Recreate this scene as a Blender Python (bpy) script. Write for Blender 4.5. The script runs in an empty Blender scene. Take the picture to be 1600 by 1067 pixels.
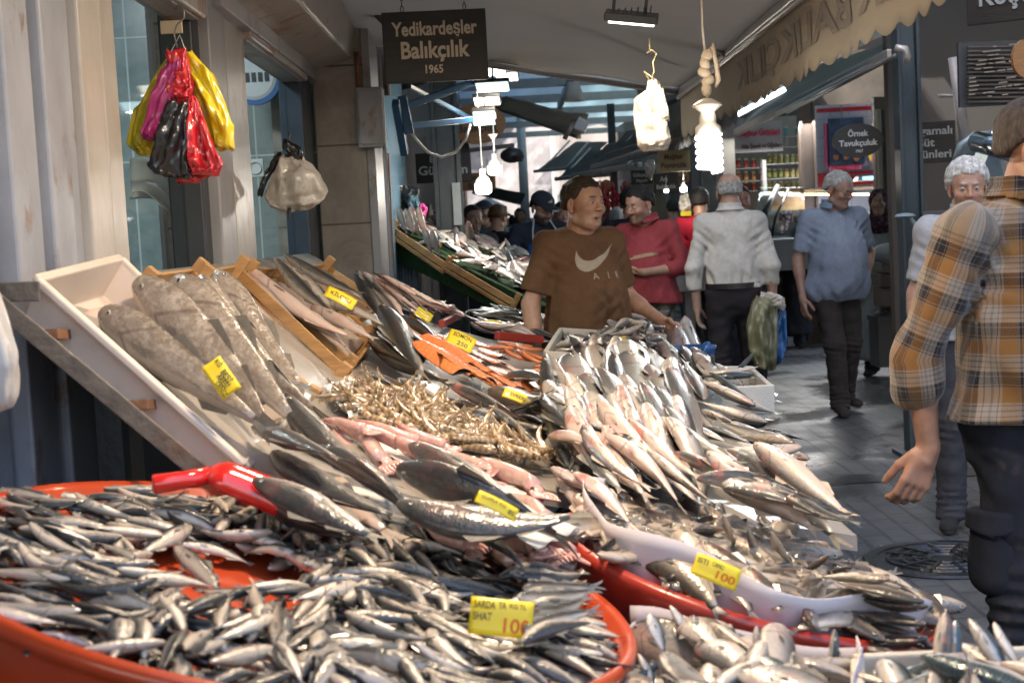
import bpy, math, random
import numpy as np
from mathutils import Vector, Matrix, noise
random.seed(7); RNG = np.random.default_rng(11)
sc = bpy.context.scene
col = sc.collection
# ---------------------------------------------------------------- camera
F = 2300.0
PITCH, ROLL = math.radians(4.3), math.radians(3.0)
CAM = Vector((0, 0, 1.37))
_fw = Vector((0, math.cos(PITCH), -math.sin(PITCH)))
_u0 = Vector((0, math.sin(PITCH), math.cos(PITCH))); _r0 = Vector((1, 0, 0))
_u = math.cos(ROLL) * _u0 + math.sin(ROLL) * _r0
_r = math.cos(ROLL) * _r0 - math.sin(ROLL) * _u0
cd = bpy.data.cameras.new('camera'); cam = bpy.data.objects.new('camera', cd); col.objects.link(cam)
cd.sensor_width = 36; cd.lens = F / 1600 * 36; cd.clip_start = .05; cd.clip_end = 600
cd.dof.use_dof = True; cd.dof.focus_distance = 4.4; cd.dof.aperture_fstop = 8
cam.matrix_world = Matrix(((_r.x, _u.x, -_fw.x, CAM.x), (_r.y, _u.y, -_fw.y, CAM.y), (_r.z, _u.z, -_fw.z, CAM.z), (0, 0, 0, 1)))
sc.camera = cam
# ---------------------------------------------------------------- sky, sun, exposure
SUN_EL, SUN_AZ = 50, -130
w = bpy.data.worlds.new('World'); sc.world = w; w.use_nodes = True
nt = w.node_tree; bg = nt.nodes['Background']
sk = nt.nodes.new('ShaderNodeTexSky'); sk.sky_type = 'NISHITA'; sk.sun_disc = False
sk.sun_elevation = math.radians(SUN_EL); sk.sun_rotation = math.radians(SUN_AZ)
sk.air_density = 1.0; sk.dust_density = 3.0
nt.links.new(sk.outputs[0], bg.inputs[0]); bg.inputs[1].default_value = .15
ld = bpy.data.lights.new('sun', 'SUN'); ld.energy = 2.6; ld.angle = math.radians(.5); ld.color = (1, .94, .85)
sun = bpy.data.objects.new('sun', ld); col.objects.link(sun)
_a = math.radians(SUN_AZ); _e = math.radians(SUN_EL)
sun.rotation_euler = Vector((math.sin(_a) * math.cos(_e), math.cos(_a) * math.cos(_e), math.sin(_e))).to_track_quat('Z', 'Y').to_euler()
sc.view_settings.view_transform = 'Standard'; sc.view_settings.look = 'None'
sc.view_settings.exposure = 1.9; sc.view_settings.gamma = 1
sc.cycles.max_bounces = 6; sc.cycles.diffuse_bounces = 3; sc.cycles.glossy_bounces = 3; sc.cycles.transparent_max_bounces = 8
sc.cycles.sample_clamp_indirect = 4; sc.cycles.use_denoising = True
sc.cycles.caustics_reflective = False; sc.cycles.caustics_refractive = False

def ray(px, py): return _fw + _r * ((px - 800) / F) - _u * ((py - 533.5) / F)
def at(px, py, Y):
    d = ray(px, py); return CAM + d * (Y / d.y)
def onz(px, py, z):
    d = ray(px, py); return CAM + d * ((z - CAM.z) / d.z)
PROF = [(-1.2, 1.50), (-.82, 1.31), (-.45, 1.04), (-.1, .92), (.3, .83), (.78, .74), (1.5, .72)]
def bedz(x):
    for (a, b), (c, d) in zip(PROF, PROF[1:]):
        if x <= c: return b + (d - b) * (x - a) / (c - a)
    return PROF[-1][1]
def onbed(px, py, off=0.0):
    d = ray(px, py); lo = 1.2; prev = None
    for i in range(1400):
        t = 1.2 + i * .005
        p = CAM + d * t
        if p.z <= bedz(p.x) + off: return p
    return p
def V(*a): return Vector(a)
# ---------------------------------------------------------------- tagging
def tag(o, label=None, cat=None, group=None, kind=None):
    if label: o['label'] = label
    if cat: o['category'] = cat
    if group: o['group'] = group
    if kind: o['kind'] = kind
    return o
def empty(name, loc=(0, 0, 0), rz=0, label=None, cat=None, group=None, parent=None):
    o = bpy.data.objects.new(name, None); col.objects.link(o); o.location = loc; o.rotation_euler = (0, 0, rz)
    o.empty_display_size = .1; o.parent = parent
    return tag(o, label, cat, group)
def copy_tree(o, parent=None):
    c = o.copy(); col.objects.link(c); c.parent = parent
    for ch in list(o.children): copy_tree(ch, c)
    return c
# ---------------------------------------------------------------- materials
MATS = {}
def _n(nt, t, **k):
    n = nt.nodes.new(t)
    for a, b in k.items(): setattr(n, a, b)
    return n
def mat(name, c, rough=.55, metal=0, var=.12, vs=6, bump=.0, bs=40, coat=0, emit=None, es=0, trans=0, sss=0, spec=.5, dirt=None, ds=3, dt=(.55, .75), space='Object', alpha=None, stretch=None):
    if name in MATS: return MATS[name]
    m = bpy.data.materials.new(name); m.use_nodes = True; nt = m.node_tree; L = nt.links
    b = nt.nodes['Principled BSDF']; I = b.inputs
    tc = _n(nt, 'ShaderNodeTexCoord'); src = tc.outputs[space]
    if stretch:
        mp = _n(nt, 'ShaderNodeMapping'); mp.inputs['Scale'].default_value = stretch; L.new(src, mp.inputs[0]); src = mp.outputs[0]
    nz = _n(nt, 'ShaderNodeTexNoise'); nz.inputs['Scale'].default_value = vs; nz.inputs['Detail'].default_value = 6; nz.inputs['Roughness'].default_value = .6
    L.new(src, nz.inputs['Vector'])
    rp = _n(nt, 'ShaderNodeValToRGB'); e = rp.color_ramp.elements
    e[0].position = .3; e[1].position = .7
    e[0].color = [max(0, x * (1 - var)) for x in c[:3]] + [1]; e[1].color = [min(1, x * (1 + var)) for x in c[:3]] + [1]
    L.new(nz.outputs[0], rp.inputs[0]); out = rp.outputs[0]
    if dirt:
        n2 = _n(nt, 'ShaderNodeTexNoise'); n2.inputs['Scale'].default_value = ds; n2.inputs['Detail'].default_value = 8; n2.inputs['Roughness'].default_value = .7
        L.new(src, n2.inputs['Vector'])
        r2 = _n(nt, 'ShaderNodeMapRange'); r2.inputs[1].default_value = dt[0]; r2.inputs[2].default_value = dt[1]; L.new(n2.outputs[0], r2.inputs[0])
        mx = _n(nt, 'ShaderNodeMixRGB'); mx.inputs[2].default_value = (*dirt, 1); L.new(r2.outputs[0], mx.inputs[0]); L.new(out, mx.inputs[1]); out = mx.outputs[0]
    L.new(out, I['Base Color'])
    I['Roughness'].default_value = rough; I['Metallic'].default_value = metal; I['Specular IOR Level'].default_value = spec
    I['Coat Weight'].default_value = coat; I['Coat Roughness'].default_value = .12
    I['Transmission Weight'].default_value = trans
    if sss: I['Subsurface Weight'].default_value = sss; I['Subsurface Radius'].default_value = (.02, .01, .006)
    if emit: I['Emission Color'].default_value = (*emit, 1); I['Emission Strength'].default_value = es
    if alpha is not None: I['Alpha'].default_value = alpha
    if bump:
        n3 = _n(nt, 'ShaderNodeTexNoise'); n3.inputs['Scale'].default_value = bs; n3.inputs['Detail'].default_value = 5; L.new(src, n3.inputs['Vector'])
        bp = _n(nt, 'ShaderNodeBump'); bp.inputs['Strength'].default_value = bump; bp.inputs['Distance'].default_value = .01
        L.new(n3.outputs[0], bp.inputs['Height']); L.new(bp.outputs[0], I['Normal'])
    MATS[name] = m
    return m
def sheer(m, f, c):
    """cloth that lets part of the daylight through"""
    nt = m.node_tree; o = nt.nodes['Material Output']; b = nt.nodes['Principled BSDF']; t = _n(nt, 'ShaderNodeBsdfTranslucent'); t.inputs[0].default_value = (*c, 1); x = _n(nt, 'ShaderNodeMixShader'); x.inputs[0].default_value = f
    nt.links.new(b.outputs[0], x.inputs[1]); nt.links.new(t.outputs[0], x.inputs[2]); nt.links.new(x.outputs[0], o.inputs[0]); return m
def tile_mat(name, c1, c2, grout, sx, sz, rough=.35, vein=.3, off=0, axis='xz', gw=.02, space='Object', bump=.3):
    """stone / ceramic tiles with grout lines; marble like veins"""
    m = bpy.data.materials.new(name); m.use_nodes = True; nt = m.node_tree; L = nt.links
    b = nt.nodes['Principled BSDF']; I = b.inputs
    tc = _n(nt, 'ShaderNodeTexCoord'); sp = _n(nt, 'ShaderNodeSeparateXYZ'); L.new(tc.outputs[space], sp.inputs[0])
    cb = _n(nt, 'ShaderNodeCombineXYZ')
    L.new(sp.outputs['xyz'.index(axis[0])], cb.inputs[0]); L.new(sp.outputs['xyz'.index(axis[1])], cb.inputs[1])
    br = _n(nt, 'ShaderNodeTexBrick'); br.offset = off; br.inputs['Scale'].default_value = 1
    br.inputs['Brick Width'].default_value = sx; br.inputs['Row Height'].default_value = sz; br.inputs['Mortar Size'].default_value = gw * .25
    br.inputs['Mortar Smooth'].default_value = .3; br.inputs['Color1'].default_value = (1, 1, 1, 1); br.inputs['Color2'].default_value = (.72, .72, .72, 1); br.inputs['Mortar'].default_value = (0, 0, 0, 1)
    L.new(cb.outputs[0], br.inputs['Vector'])
    nz = _n(nt, 'ShaderNodeTexNoise'); nz.inputs['Scale'].default_value = 4; nz.inputs['Detail'].default_value = 10; nz.inputs['Distortion'].default_value = 1.6; nz.inputs['Roughness'].default_value = .65
    L.new(tc.outputs[space], nz.inputs['Vector'])
    rp = _n(nt, 'ShaderNodeValToRGB'); e = rp.color_ramp.elements; e[0].position = .5 - vein / 2; e[1].position = .5 + vein / 2; e[0].color = (*c1, 1); e[1].color = (*c2, 1)
    L.new(nz.outputs[0], rp.inputs[0])
    mu = _n(nt, 'ShaderNodeMixRGB', blend_type='MULTIPLY'); mu.inputs[0].default_value = .35; L.new(rp.outputs[0], mu.inputs[1]); L.new(br.outputs[0], mu.inputs[2])
    mx = _n(nt, 'ShaderNodeMixRGB'); L.new(br.outputs['Fac'], mx.inputs[0]); L.new(mu.outputs[0], mx.inputs[1]); mx.inputs[2].default_value = (*grout, 1)
    L.new(mx.outputs[0], I['Base Color']); I['Roughness'].default_value = rough
    bp = _n(nt, 'ShaderNodeBump'); bp.inputs['Strength'].default_value = bump; bp.inputs['Distance'].default_value = .004; bp.invert = True
    L.new(br.outputs['Fac'], bp.inputs['Height']); L.new(bp.outputs[0], I['Normal'])
    return m
def fish_mat(name, belly, side, back, split=.5, soft=.12, scale_sz=60, rough=.3, metal=.25, mott=0, mottcol=(.3, .25, .2), stripes=0, pink=0, bumps=.25):
    m = bpy.data.materials.new(name); m.use_nodes = True; nt = m.node_tree; L = nt.links
    b = nt.nodes['Principled BSDF']; I = b.inputs
    uv = _n(nt, 'ShaderNodeUVMap', uv_map='fish'); sp = _n(nt, 'ShaderNodeSeparateXYZ'); L.new(uv.outputs[0], sp.inputs[0])
    tc = _n(nt, 'ShaderNodeTexCoord'); oi = _n(nt, 'ShaderNodeObjectInfo')
    ad = _n(nt, 'ShaderNodeVectorMath', operation='ADD'); L.new(tc.outputs['Object'], ad.inputs[0])
    ms = _n(nt, 'ShaderNodeMath', operation='MULTIPLY'); ms.inputs[1].default_value = 37; L.new(oi.outputs['Random'], ms.inputs[0]); L.new(ms.outputs[0], ad.inputs[1])
    nz = _n(nt, 'ShaderNodeTexNoise'); nz.inputs['Scale'].default_value = 9; nz.inputs['Detail'].default_value = 6; L.new(ad.outputs[0], nz.inputs['Vector'])
    def math_(op, a, bb, clamp=False):
        n = _n(nt, 'ShaderNodeMath', operation=op); n.use_clamp = clamp
        for i, x in ((0, a), (1, bb)):
            if isinstance(x, (int, float)): n.inputs[i].default_value = x
            else: L.new(x, n.inputs[i])
        return n.outputs[0]
    v = sp.outputs[1]; u = sp.outputs[0]
    vv = math_('ADD', v, math_('MULTIPLY', math_('SUBTRACT', nz.outputs[0], .5), .22))
    vv = math_('ADD', vv, math_('MULTIPLY', math_('SUBTRACT', oi.outputs['Random'], .5), .06))
    if stripes:   # wavy bars over the back
        wv = _n(nt, 'ShaderNodeTexWave'); wv.inputs['Scale'].default_value = stripes; wv.inputs['Distortion'].default_value = 5; wv.inputs['Detail'].default_value = 2; wv.inputs['Detail Scale'].default_value = 2
        cb = _n(nt, 'ShaderNodeCombineXYZ'); L.new(u, cb.inputs[0]); L.new(math_('MULTIPLY', v, .35), cb.inputs[1]); L.new(cb.outputs[0], wv.inputs['Vector'])
    rp = _n(nt, 'ShaderNodeValToRGB'); cr = rp.color_ramp; e = cr.elements
    e[0].position = 0; e[0].color = (*belly, 1)
    e[1].position = 1; e[1].color = tuple(x * .8 for x in back) + (1,)
    for p, c in ((max(.02, split - .28), belly), (split - soft, side), (split + soft * .6, tuple((x + y * 2) / 3 for x, y in zip(side, back))), (min(.95, split + soft * 1.5), back)):
        k = cr.elements.new(p); k.color = (*c, 1)
    L.new(vv, rp.inputs[0]); out = rp.outputs[0]
    if stripes:
        mx = _n(nt, 'ShaderNodeMixRGB'); th = math_('MULTIPLY', math_('GREATER_THAN', wv.outputs['Fac'], .55), math_('GREATER_THAN', vv, split + .02))
        L.new(math_('MULTIPLY', th, .85), mx.inputs[0]); L.new(out, mx.inputs[1]); mx.inputs[2].default_value = (.02, .028, .035, 1)
        out = mx.outputs[0]
    if mott:
        n2 = _n(nt, 'ShaderNodeTexNoise'); n2.inputs['Scale'].default_value = 22; n2.inputs['Detail'].default_value = 8; n2.inputs['Roughness'].default_value = .75; L.new(ad.outputs[0], n2.inputs['Vector'])
        r2 = _n(nt, 'ShaderNodeMapRange'); r2.inputs[1].default_value = .45; r2.inputs[2].default_value = .62; r2.inputs[4].default_value = mott; L.new(n2.outputs[0], r2.inputs[0])
        mx = _n(nt, 'ShaderNodeMixRGB'); L.new(r2.outputs[0], mx.inputs[0]); L.new(out, mx.inputs[1]); mx.inputs[2].default_value = (*mottcol, 1); out = mx.outputs[0]
    if pink:      # blood flush round the gills and belly
        n2 = _n(nt, 'ShaderNodeTexNoise'); n2.inputs['Scale'].default_value = 5; n2.inputs['Detail'].default_value = 4; L.new(ad.outputs[0], n2.inputs['Vector'])
        r2 = _n(nt, 'ShaderNodeMapRange'); r2.inputs[1].default_value = .5; r2.inputs[2].default_value = .68; r2.inputs[4].default_value = pink; L.new(n2.outputs[0], r2.inputs[0])
        hd = _n(nt, 'ShaderNodeMapRange'); hd.inputs[1].default_value = .45; hd.inputs[2].default_value = .8; hd.inputs[3].default_value = .25; L.new(u, hd.inputs[0])
        mx = _n(nt, 'ShaderNodeMixRGB'); L.new(math_('MULTIPLY', r2.outputs[0], hd.outputs[0]), mx.inputs[0]); L.new(out, mx.inputs[1]); mx.inputs[2].default_value = (.55, .16, .13, 1); out = mx.outputs[0]
    # gill cover edge and mouth line
    g = math_('ABSOLUTE', math_('SUBTRACT', math_('ADD', u, math_('MULTIPLY', math_('ABSOLUTE', math_('SUBTRACT', v, .45), 0), .22)), .80), 0)
    gl = _n(nt, 'ShaderNodeMapRange'); gl.inputs[1].default_value = .006; gl.inputs[2].default_value = .016; gl.inputs[3].default_value = .45; gl.inputs[4].default_value = 0; L.new(g, gl.inputs[0])
    md = math_('ABSOLUTE', math_('SUBTRACT', v, .40), 0); mm = math_('MULTIPLY', math_('LESS_THAN', md, .02), math_('GREATER_THAN', u, .93))
    mk = math_('MAXIMUM', gl.outputs[0], math_('MULTIPLY', mm, .85))
    mx = _n(nt, 'ShaderNodeMixRGB'); L.new(mk, mx.inputs[0]); L.new(out, mx.inputs[1]); mx.inputs[2].default_value = (.07, .04, .035, 1); out = mx.outputs[0]
    # individual brightness
    br = _n(nt, 'ShaderNodeHueSaturation'); L.new(out, br.inputs['Color'])
    mr = _n(nt, 'ShaderNodeMapRange'); mr.inputs[3].default_value = .72; mr.inputs[4].default_value = 1.15; L.new(oi.outputs['Random'], mr.inputs[0]); L.new(mr.outputs[0], br.inputs['Value'])
    L.new(br.outputs[0], I['Base Color'])
    I['Roughness'].default_value = rough + .04; I['Metallic'].default_value = metal * 1.2; I['Coat Weight'].default_value = .5; I['Coat Roughness'].default_value = .18
    vo = _n(nt, 'ShaderNodeTexVoronoi'); vo.inputs['Scale'].default_value = scale_sz; L.new(tc.outputs['Object'], vo.inputs['Vector'])
    n4 = _n(nt, 'ShaderNodeTexNoise'); n4.inputs['Scale'].default_value = 14; n4.inputs['Detail'].default_value = 3; L.new(ad.outputs[0], n4.inputs['Vector'])
    hh = math_('ADD', math_('MULTIPLY', vo.outputs['Distance'], .5), math_('MULTIPLY', n4.outputs[0], 1.6))
    bp = _n(nt, 'ShaderNodeBump'); bp.inputs['Strength'].default_value = bumps; bp.inputs['Distance'].default_value = .004; L.new(hh, bp.inputs['Height']); L.new(bp.outputs[0], I['Normal']); L.new(bp.outputs[0], I['Coat Normal'])
    return m
# ---------------------------------------------------------------- mesh builder
class MB:
    def __init__(s): s.v = []; s.f = []; s.m = []; s.mi = 0
    def add(s, vs, fs):
        k = len(s.v); s.v += [tuple(x) for x in vs]; s.f += [tuple(i + k for i in f) for f in fs]; s.m += [s.mi] * len(fs); return s
    def box(s, c, sz, rot=None, top=1.0):
        c = Vector(c); out = []
        for k in (-.5, .5):
            t = top if k > 0 else 1
            for x, y in ((-.5, -.5), (.5, -.5), (.5, .5), (-.5, .5)):
                p = Vector((x * sz[0] * t, y * sz[1] * t, k * sz[2]))
                out.append(c + (rot @ p if rot else p))
        return s.add(out, [(3, 2, 1, 0), (4, 5, 6, 7), (0, 1, 5, 4), (1, 2, 6, 5), (2, 3, 7, 6), (3, 0, 4, 7)])
    def bar(s, a, b, w, h, up=(0, 0, 1)):
        a = Vector(a); b = Vector(b); d = b - a; l = d.length; x = d.normalized(); u = Vector(up); u = (u - x * u.dot(x))
        u = u.normalized() if u.length > 1e-4 else x.orthogonal().normalized(); y = u.cross(x)
        R = Matrix((x, y, u)).transposed()
        return s.box((a + b) / 2, (l, w, h), R)
    def hexa(s, q): # 8 corners bottom4, top4
        return s.add(q, [(3, 2, 1, 0), (4, 5, 6, 7), (0, 1, 5, 4), (1, 2, 6, 5), (2, 3, 7, 6), (3, 0, 4, 7)])
    def slab(s, q, th, n=None): # quad (4 pts) with thickness th along -normal
        q = [Vector(x) for x in q]; n = Vector(n) if n else (q[1] - q[0]).cross(q[3] - q[0]).normalized()
        return s.hexa([p - n * th for p in q] + q)
    def tube(s, pts, rad, seg=8, cap=True, flat=1.0):
        pts = [Vector(p) for p in pts]; n = len(pts); rad = rad if isinstance(rad, (list, tuple)) else [rad] * n
        t0 = (pts[1] - pts[0]).normalized(); u = t0.orthogonal().normalized(); vs = []
        for i, p in enumerate(pts):
            t = (pts[min(i + 1, n - 1)] - pts[max(i - 1, 0)]).normalized(); u = (u - t * u.dot(t)).normalized(); v = t.cross(u)
            for k in range(seg):
                a = 2 * math.pi * k / seg; vs.append(p + (u * math.cos(a) + v * math.sin(a) * flat) * rad[i])
        fs = [(i * seg + k, i * seg + (k + 1) % seg, (i + 1) * seg + (k + 1) % seg, (i + 1) * seg + k) for i in range(n - 1) for k in range(seg)]
        if cap: fs += [tuple(range(seg))[::-1], tuple((n - 1) * seg + k for k in range(seg))]
        return s.add(vs, fs)
    def lathe(s, prof, c=(0, 0, 0), seg=24, rot=None, sx=1, sy=1, close=False):
        c = Vector(c); vs = []; n = len(prof)
        for r_, z in prof:
            for k in range(seg):
                a = 2 * math.pi * k / seg; p = Vector((r_ * math.cos(a) * sx, r_ * math.sin(a) * sy, z)); vs.append(c + (rot @ p if rot else p))
        fs = [(i * seg + k, i * seg + (k + 1) % seg, (i + 1) * seg + (k + 1) % seg, (i + 1) * seg + k) for i in range(n - 1) for k in range(seg)]
        if close: fs += [tuple(range(seg))[::-1], tuple((n - 1) * seg + k for k in range(seg))]
        return s.add(vs, fs)
    def ell(s, c, r, rot=None, seg=12, ring=8):
        prof = [(math.sin(math.pi * i / ring), -math.cos(math.pi * i / ring)) for i in range(ring + 1)]
        R = Matrix.Diagonal(Vector(r)); R = (rot.to_3x3() if rot else Matrix.Identity(3)) @ R
        return s.lathe([(max(a, 1e-4), b) for a, b in prof], c, seg, R)
    def grid(s, fn, nu, nv):
        vs = [fn(i / nu, j / nv) for j in range(nv + 1) for i in range(nu + 1)]
        fs = [(j * (nu + 1) + i, j * (nu + 1) + i + 1, (j + 1) * (nu + 1) + i + 1, (j + 1) * (nu + 1) + i) for j in range(nv) for i in range(nu)]
        return s.add(vs, fs)
    def build(s, name, mats, parent=None, smooth=False, thick=0, bevel=0, local=True):
        me = bpy.data.meshes.new(name); me.from_pydata(s.v, [], s.f)
        for x in (mats if isinstance(mats, (list, tuple)) else [mats]): me.materials.append(x)
        me.polygons.foreach_set('material_index', s.m)
        if smooth: me.polygons.foreach_set('use_smooth', [True] * len(s.f))
        me.update(); o = bpy.data.objects.new(name, me); col.objects.link(o)
        if parent: 
            o.parent = parent
            if local == 'world': o.matrix_parent_inverse = (Matrix.Translation(parent.location) @ parent.rotation_euler.to_matrix().to_4x4()).inverted()
        if bevel:
            md = o.modifiers.new('bevel', 'BEVEL'); md.width = bevel; md.segments = 2; md.limit_method = 'ANGLE'
        if thick:
            md = o.modifiers.new('solid', 'SOLIDIFY'); md.thickness = thick; md.offset = 0
        return o
def quadgrid(q, nu, nv, sag=0, wob=0, ws=3, seed=0):
    """bilinear patch between four corners p00,p10,p11,p01 with a little sag and wobble"""
    a, b, c, d = [Vector(x) for x in q]; n = (b - a).cross(d - a).normalized()
    def fn(u, v):
        p = a * (1 - u) * (1 - v) + b * u * (1 - v) + c * u * v + d * (1 - u) * v
        p = p + Vector((0, 0, -sag * 4 * u * (1 - u) * (1 - (2 * v - 1) ** 2 * .6)))
        if wob: p = p + n * wob * noise.noise(Vector((u * ws * 2 + seed, v * ws, seed * 1.7)))
        return p
    return MB().grid(fn, nu, nv)
def lettering(txt, size, M, m, parent=None, bold=.012, ext=.002, align='CENTER', name='lettering', space=1.0, width=None, mirror=False, line=1.0, warp=None):
    cu = bpy.data.curves.new(name, 'FONT'); cu.body = txt; cu.size = size; cu.align_x = align; cu.align_y = 'CENTER'
    cu.offset = bold * size; cu.extrude = ext; cu.resolution_u = 3; cu.space_line = line; cu.space_character = space
    o = bpy.data.objects.new(name, cu); col.objects.link(o)
    dg = bpy.context.evaluated_depsgraph_get(); dg.update(); me = bpy.data.meshes.new_from_object(o.evaluated_get(dg))
    bpy.data.objects.remove(o); bpy.data.curves.remove(cu)
    xs = [v.co.x for v in me.vertices]
    if xs and width:
        k = width / (max(xs) - min(xs)); x0 = (max(xs) + min(xs)) / 2
        for v in me.vertices: v.co.x = (v.co.x - x0) * k
    if mirror:
        for v in me.vertices: v.co.x = -v.co.x
    if warp:
        for v in me.vertices: v.co = warp(v.co)
    else: me.transform(M)
    me.materials.clear(); me.materials.append(m); me.name = name
    o = bpy.data.objects.new(name, me); col.objects.link(o)
    if parent: o.parent = parent
    return o
def frame(c, yaw=0, pitch=0): # local x right, y up, z towards viewer (-Y world)
    return Matrix.Translation(Vector(c)) @ Matrix.Rotation(yaw, 4, 'Z') @ Matrix.Rotation(math.pi / 2 + pitch, 4, 'X')
# ================================================================ SETTING
W_ = 'world'
def struct(mb, name, m, **k): return tag(mb.build(name, m, **k), kind='structure')
# ground
pav = tile_mat('pavers', (.075, .077, .08), (.12, .122, .124), (.055, .057, .06), .22, .11, rough=.42, vein=.6, off=.5, axis='yx', gw=.035, bump=.6)
nt = pav.node_tree; b = nt.nodes['Principled BSDF']
nz = _n(nt, 'ShaderNodeTexNoise'); nz.inputs['Scale'].default_value = 1.3; nz.inputs['Detail'].default_value = 7; tcn = _n(nt, 'ShaderNodeTexCoord'); nt.links.new(tcn.outputs['Object'], nz.inputs['Vector'])
mr = _n(nt, 'ShaderNodeMapRange'); mr.inputs[1].default_value = .4; mr.inputs[2].default_value = .6; mr.inputs[3].default_value = .18; mr.inputs[4].default_value = .6; nt.links.new(nz.outputs[0], mr.inputs[0]); nt.links.new(mr.outputs[0], b.inputs['Roughness'])
struct(MB().add([(-60, -8, 0), (60, -8, 0), (60, 160, 0), (-60, 160, 0)], [(0, 1, 2, 3)]), 'street', pav)
dk = mat('dark_paver', (.035, .037, .042), .3, var=.3, vs=5, bump=.3, bs=30)
p = onz(1290, 800, .004)
struct(MB().add([(0.6, 4.0, .004), (4.2, 4.35, .004), (4.2, 4.62, .004), (.6, 4.27, .004)], [(0, 1, 2, 3)]), 'paving_band', dk)
struct(MB().add([(1.0, 7.35, .004), (5.2, 7.6, .004), (5.2, 7.85, .004), (1.0, 7.6, .004)], [(0, 1, 2, 3)]), 'paving_band', dk)
# manhole
c = onz(1478, 873, .004); r = Vector((c.x, c.y, 0))
iron = mat('cast_iron', (.05, .052, .058), .3, metal=.7, var=.3, vs=20, bump=.3, bs=60)
mh = empty('manhole', (c.x, c.y, 0), label='round cast iron manhole cover in the wet paving by the dark work trousers', cat='manhole cover')
m = MB().lathe([(.0001, .006), (.26, .006), (.27, .012), (.31, .012), (.32, .004)], (0, 0, 0), 40); m.build('rim', iron, mh, smooth=False)
m = MB()
for rr in (.06, .11, .16, .21): m.lathe([(rr, .006), (rr + .004, .014), (rr + .018, .014), (rr + .022, .006)], (0, 0, 0), 36)
for k in range(12):
    a = k * math.pi / 6; m.bar((.09 * math.cos(a), .09 * math.sin(a), .012), (.235 * math.cos(a), .235 * math.sin(a), .012), .012, .012)
m.build('cover', iron, mh)
# ---- left building
grey_tile = tile_mat('grey_marble', (.20, .21, .24), (.40, .41, .43), (.13, .13, .14), .6, .31, axis='xz', rough=.35, off=0)
teal_tile = tile_mat('teal_tile', (.17, .22, .22), (.33, .39, .38), (.55, .62, .6), .30, .60, axis='xz', rough=.25, vein=.45)
brown_tile = tile_mat('brown_marble', (.24, .20, .165), (.44, .38, .32), (.12, .1, .08), .46, .36, axis='xz', rough=.3, vein=.35)
paint = mat('grey_paint', (.31, .30, .31), .38, var=.1, vs=7, bump=.25, bs=18, dirt=(.20, .12, .07), ds=3.2, dt=(.58, .66), stretch=(1, 1, .6))
paint2 = mat('cool_paint', (.28, .29, .325), .4, var=.2, vs=7, bump=.25, bs=18, dirt=(.19, .13, .1), ds=4.5, dt=(.56, .62), stretch=(1, 1, .6))
cream = mat('cream_paint', (.40, .365, .33), .33, var=.14, vs=6, bump=.3, bs=20, dirt=(.27, .12, .04), ds=3.0, dt=(.56, .62), stretch=(1, 1, .6))
navy = mat('navy_metal', (.03, .045, .065), .35, var=.3, vs=5)
darkm = mat('dark_metal', (.03, .032, .036), .4, var=.2)
def wx(y): return -.875 + .006 * (y - 2.6)
def dpx(px): return 1978 / (791 - px)
fac = empty('fishmonger_shop', (-1.1, 4, 0), label='grey painted fishmonger front with two tall windows behind the tilted crates', cat='shop')
def post(px0, px1, m, out=0, name='post', z0=0, z1=3.4, dep=.10):
    y0, y1 = dpx(px0), dpx(px1); x = wx((y0 + y1) / 2) + out
    return MB().box((x - dep / 2, (y0 + y1) / 2, (z0 + z1) / 2), (dep, y1 - y0, z1 - z0)).build(name, m, fac, local=W_, bevel=.006)
post(-160, 38, grey_tile, -.03, 'stone_panel')
for a, b_, m_, o_ in ((38, 44, darkm, -.06), (44, 84, paint2, .0), (84, 92, darkm, -.05), (92, 124, paint2, .012), (124, 130, darkm, -.04), (130, 143, paint2, .0), (143, 176, cream, .02), (176, 181, paint, -.03), (181, 203, cream, .012),
                      (336, 346, darkm, -.02), (346, 368, paint, .012), (368, 373, darkm, -.03), (373, 402, cream, .0), (486, 500, navy, -.01)):
    post(a, b_, m_, o_)
for a in (205, 402):      # dull lower panels under the glass
    e_ = 336 if a == 205 else 486
    post(a, e_, navy, -.03, 'lower_panel', 0, .98)
gm = bpy.data.materials.new('window_glass'); gm.use_nodes = True; nt = gm.node_tree; nt.nodes.remove(nt.nodes['Principled BSDF'])
tr = _n(nt, 'ShaderNodeBsdfTransparent'); tr.inputs[0].default_value = (.86, .92, .93, 1); gl = _n(nt, 'ShaderNodeBsdfGlossy'); gl.inputs['Roughness'].default_value = .03
fr = _n(nt, 'ShaderNodeFresnel'); fr.inputs[0].default_value = 1.5; mx = _n(nt, 'ShaderNodeMixShader'); mx.inputs[0].default_value = .07; nt.links.new(tr.outputs[0], mx.inputs[1]); nt.links.new(gl.outputs[0], mx.inputs[2]); nt.links.new(mx.outputs[0], nt.nodes['Material Output'].inputs[0])
for a, e_, zt in ((203, 336, 2.03), (402, 486, 2.065)):
    y0, y1 = dpx(a), dpx(e_)
    MB().box((wx(y0) - .07, (y0 + y1) / 2, (.98 + zt) / 2), (.008, y1 - y0, zt - .98)).build('window_pane', gm, fac, local=W_)
    MB().box((wx(y0) - .03, (y0 + y1) / 2, zt + .12), (.12, y1 - y0 + .02, .24)).build('lintel', cream, fac, local=W_, bevel=.008)
    MB().box((wx(y0) - .005, (y0 + y1) / 2, zt + .012), (.03, y1 - y0, .03)).build('window_frame', paint, fac, local=W_, bevel=.004)
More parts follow.
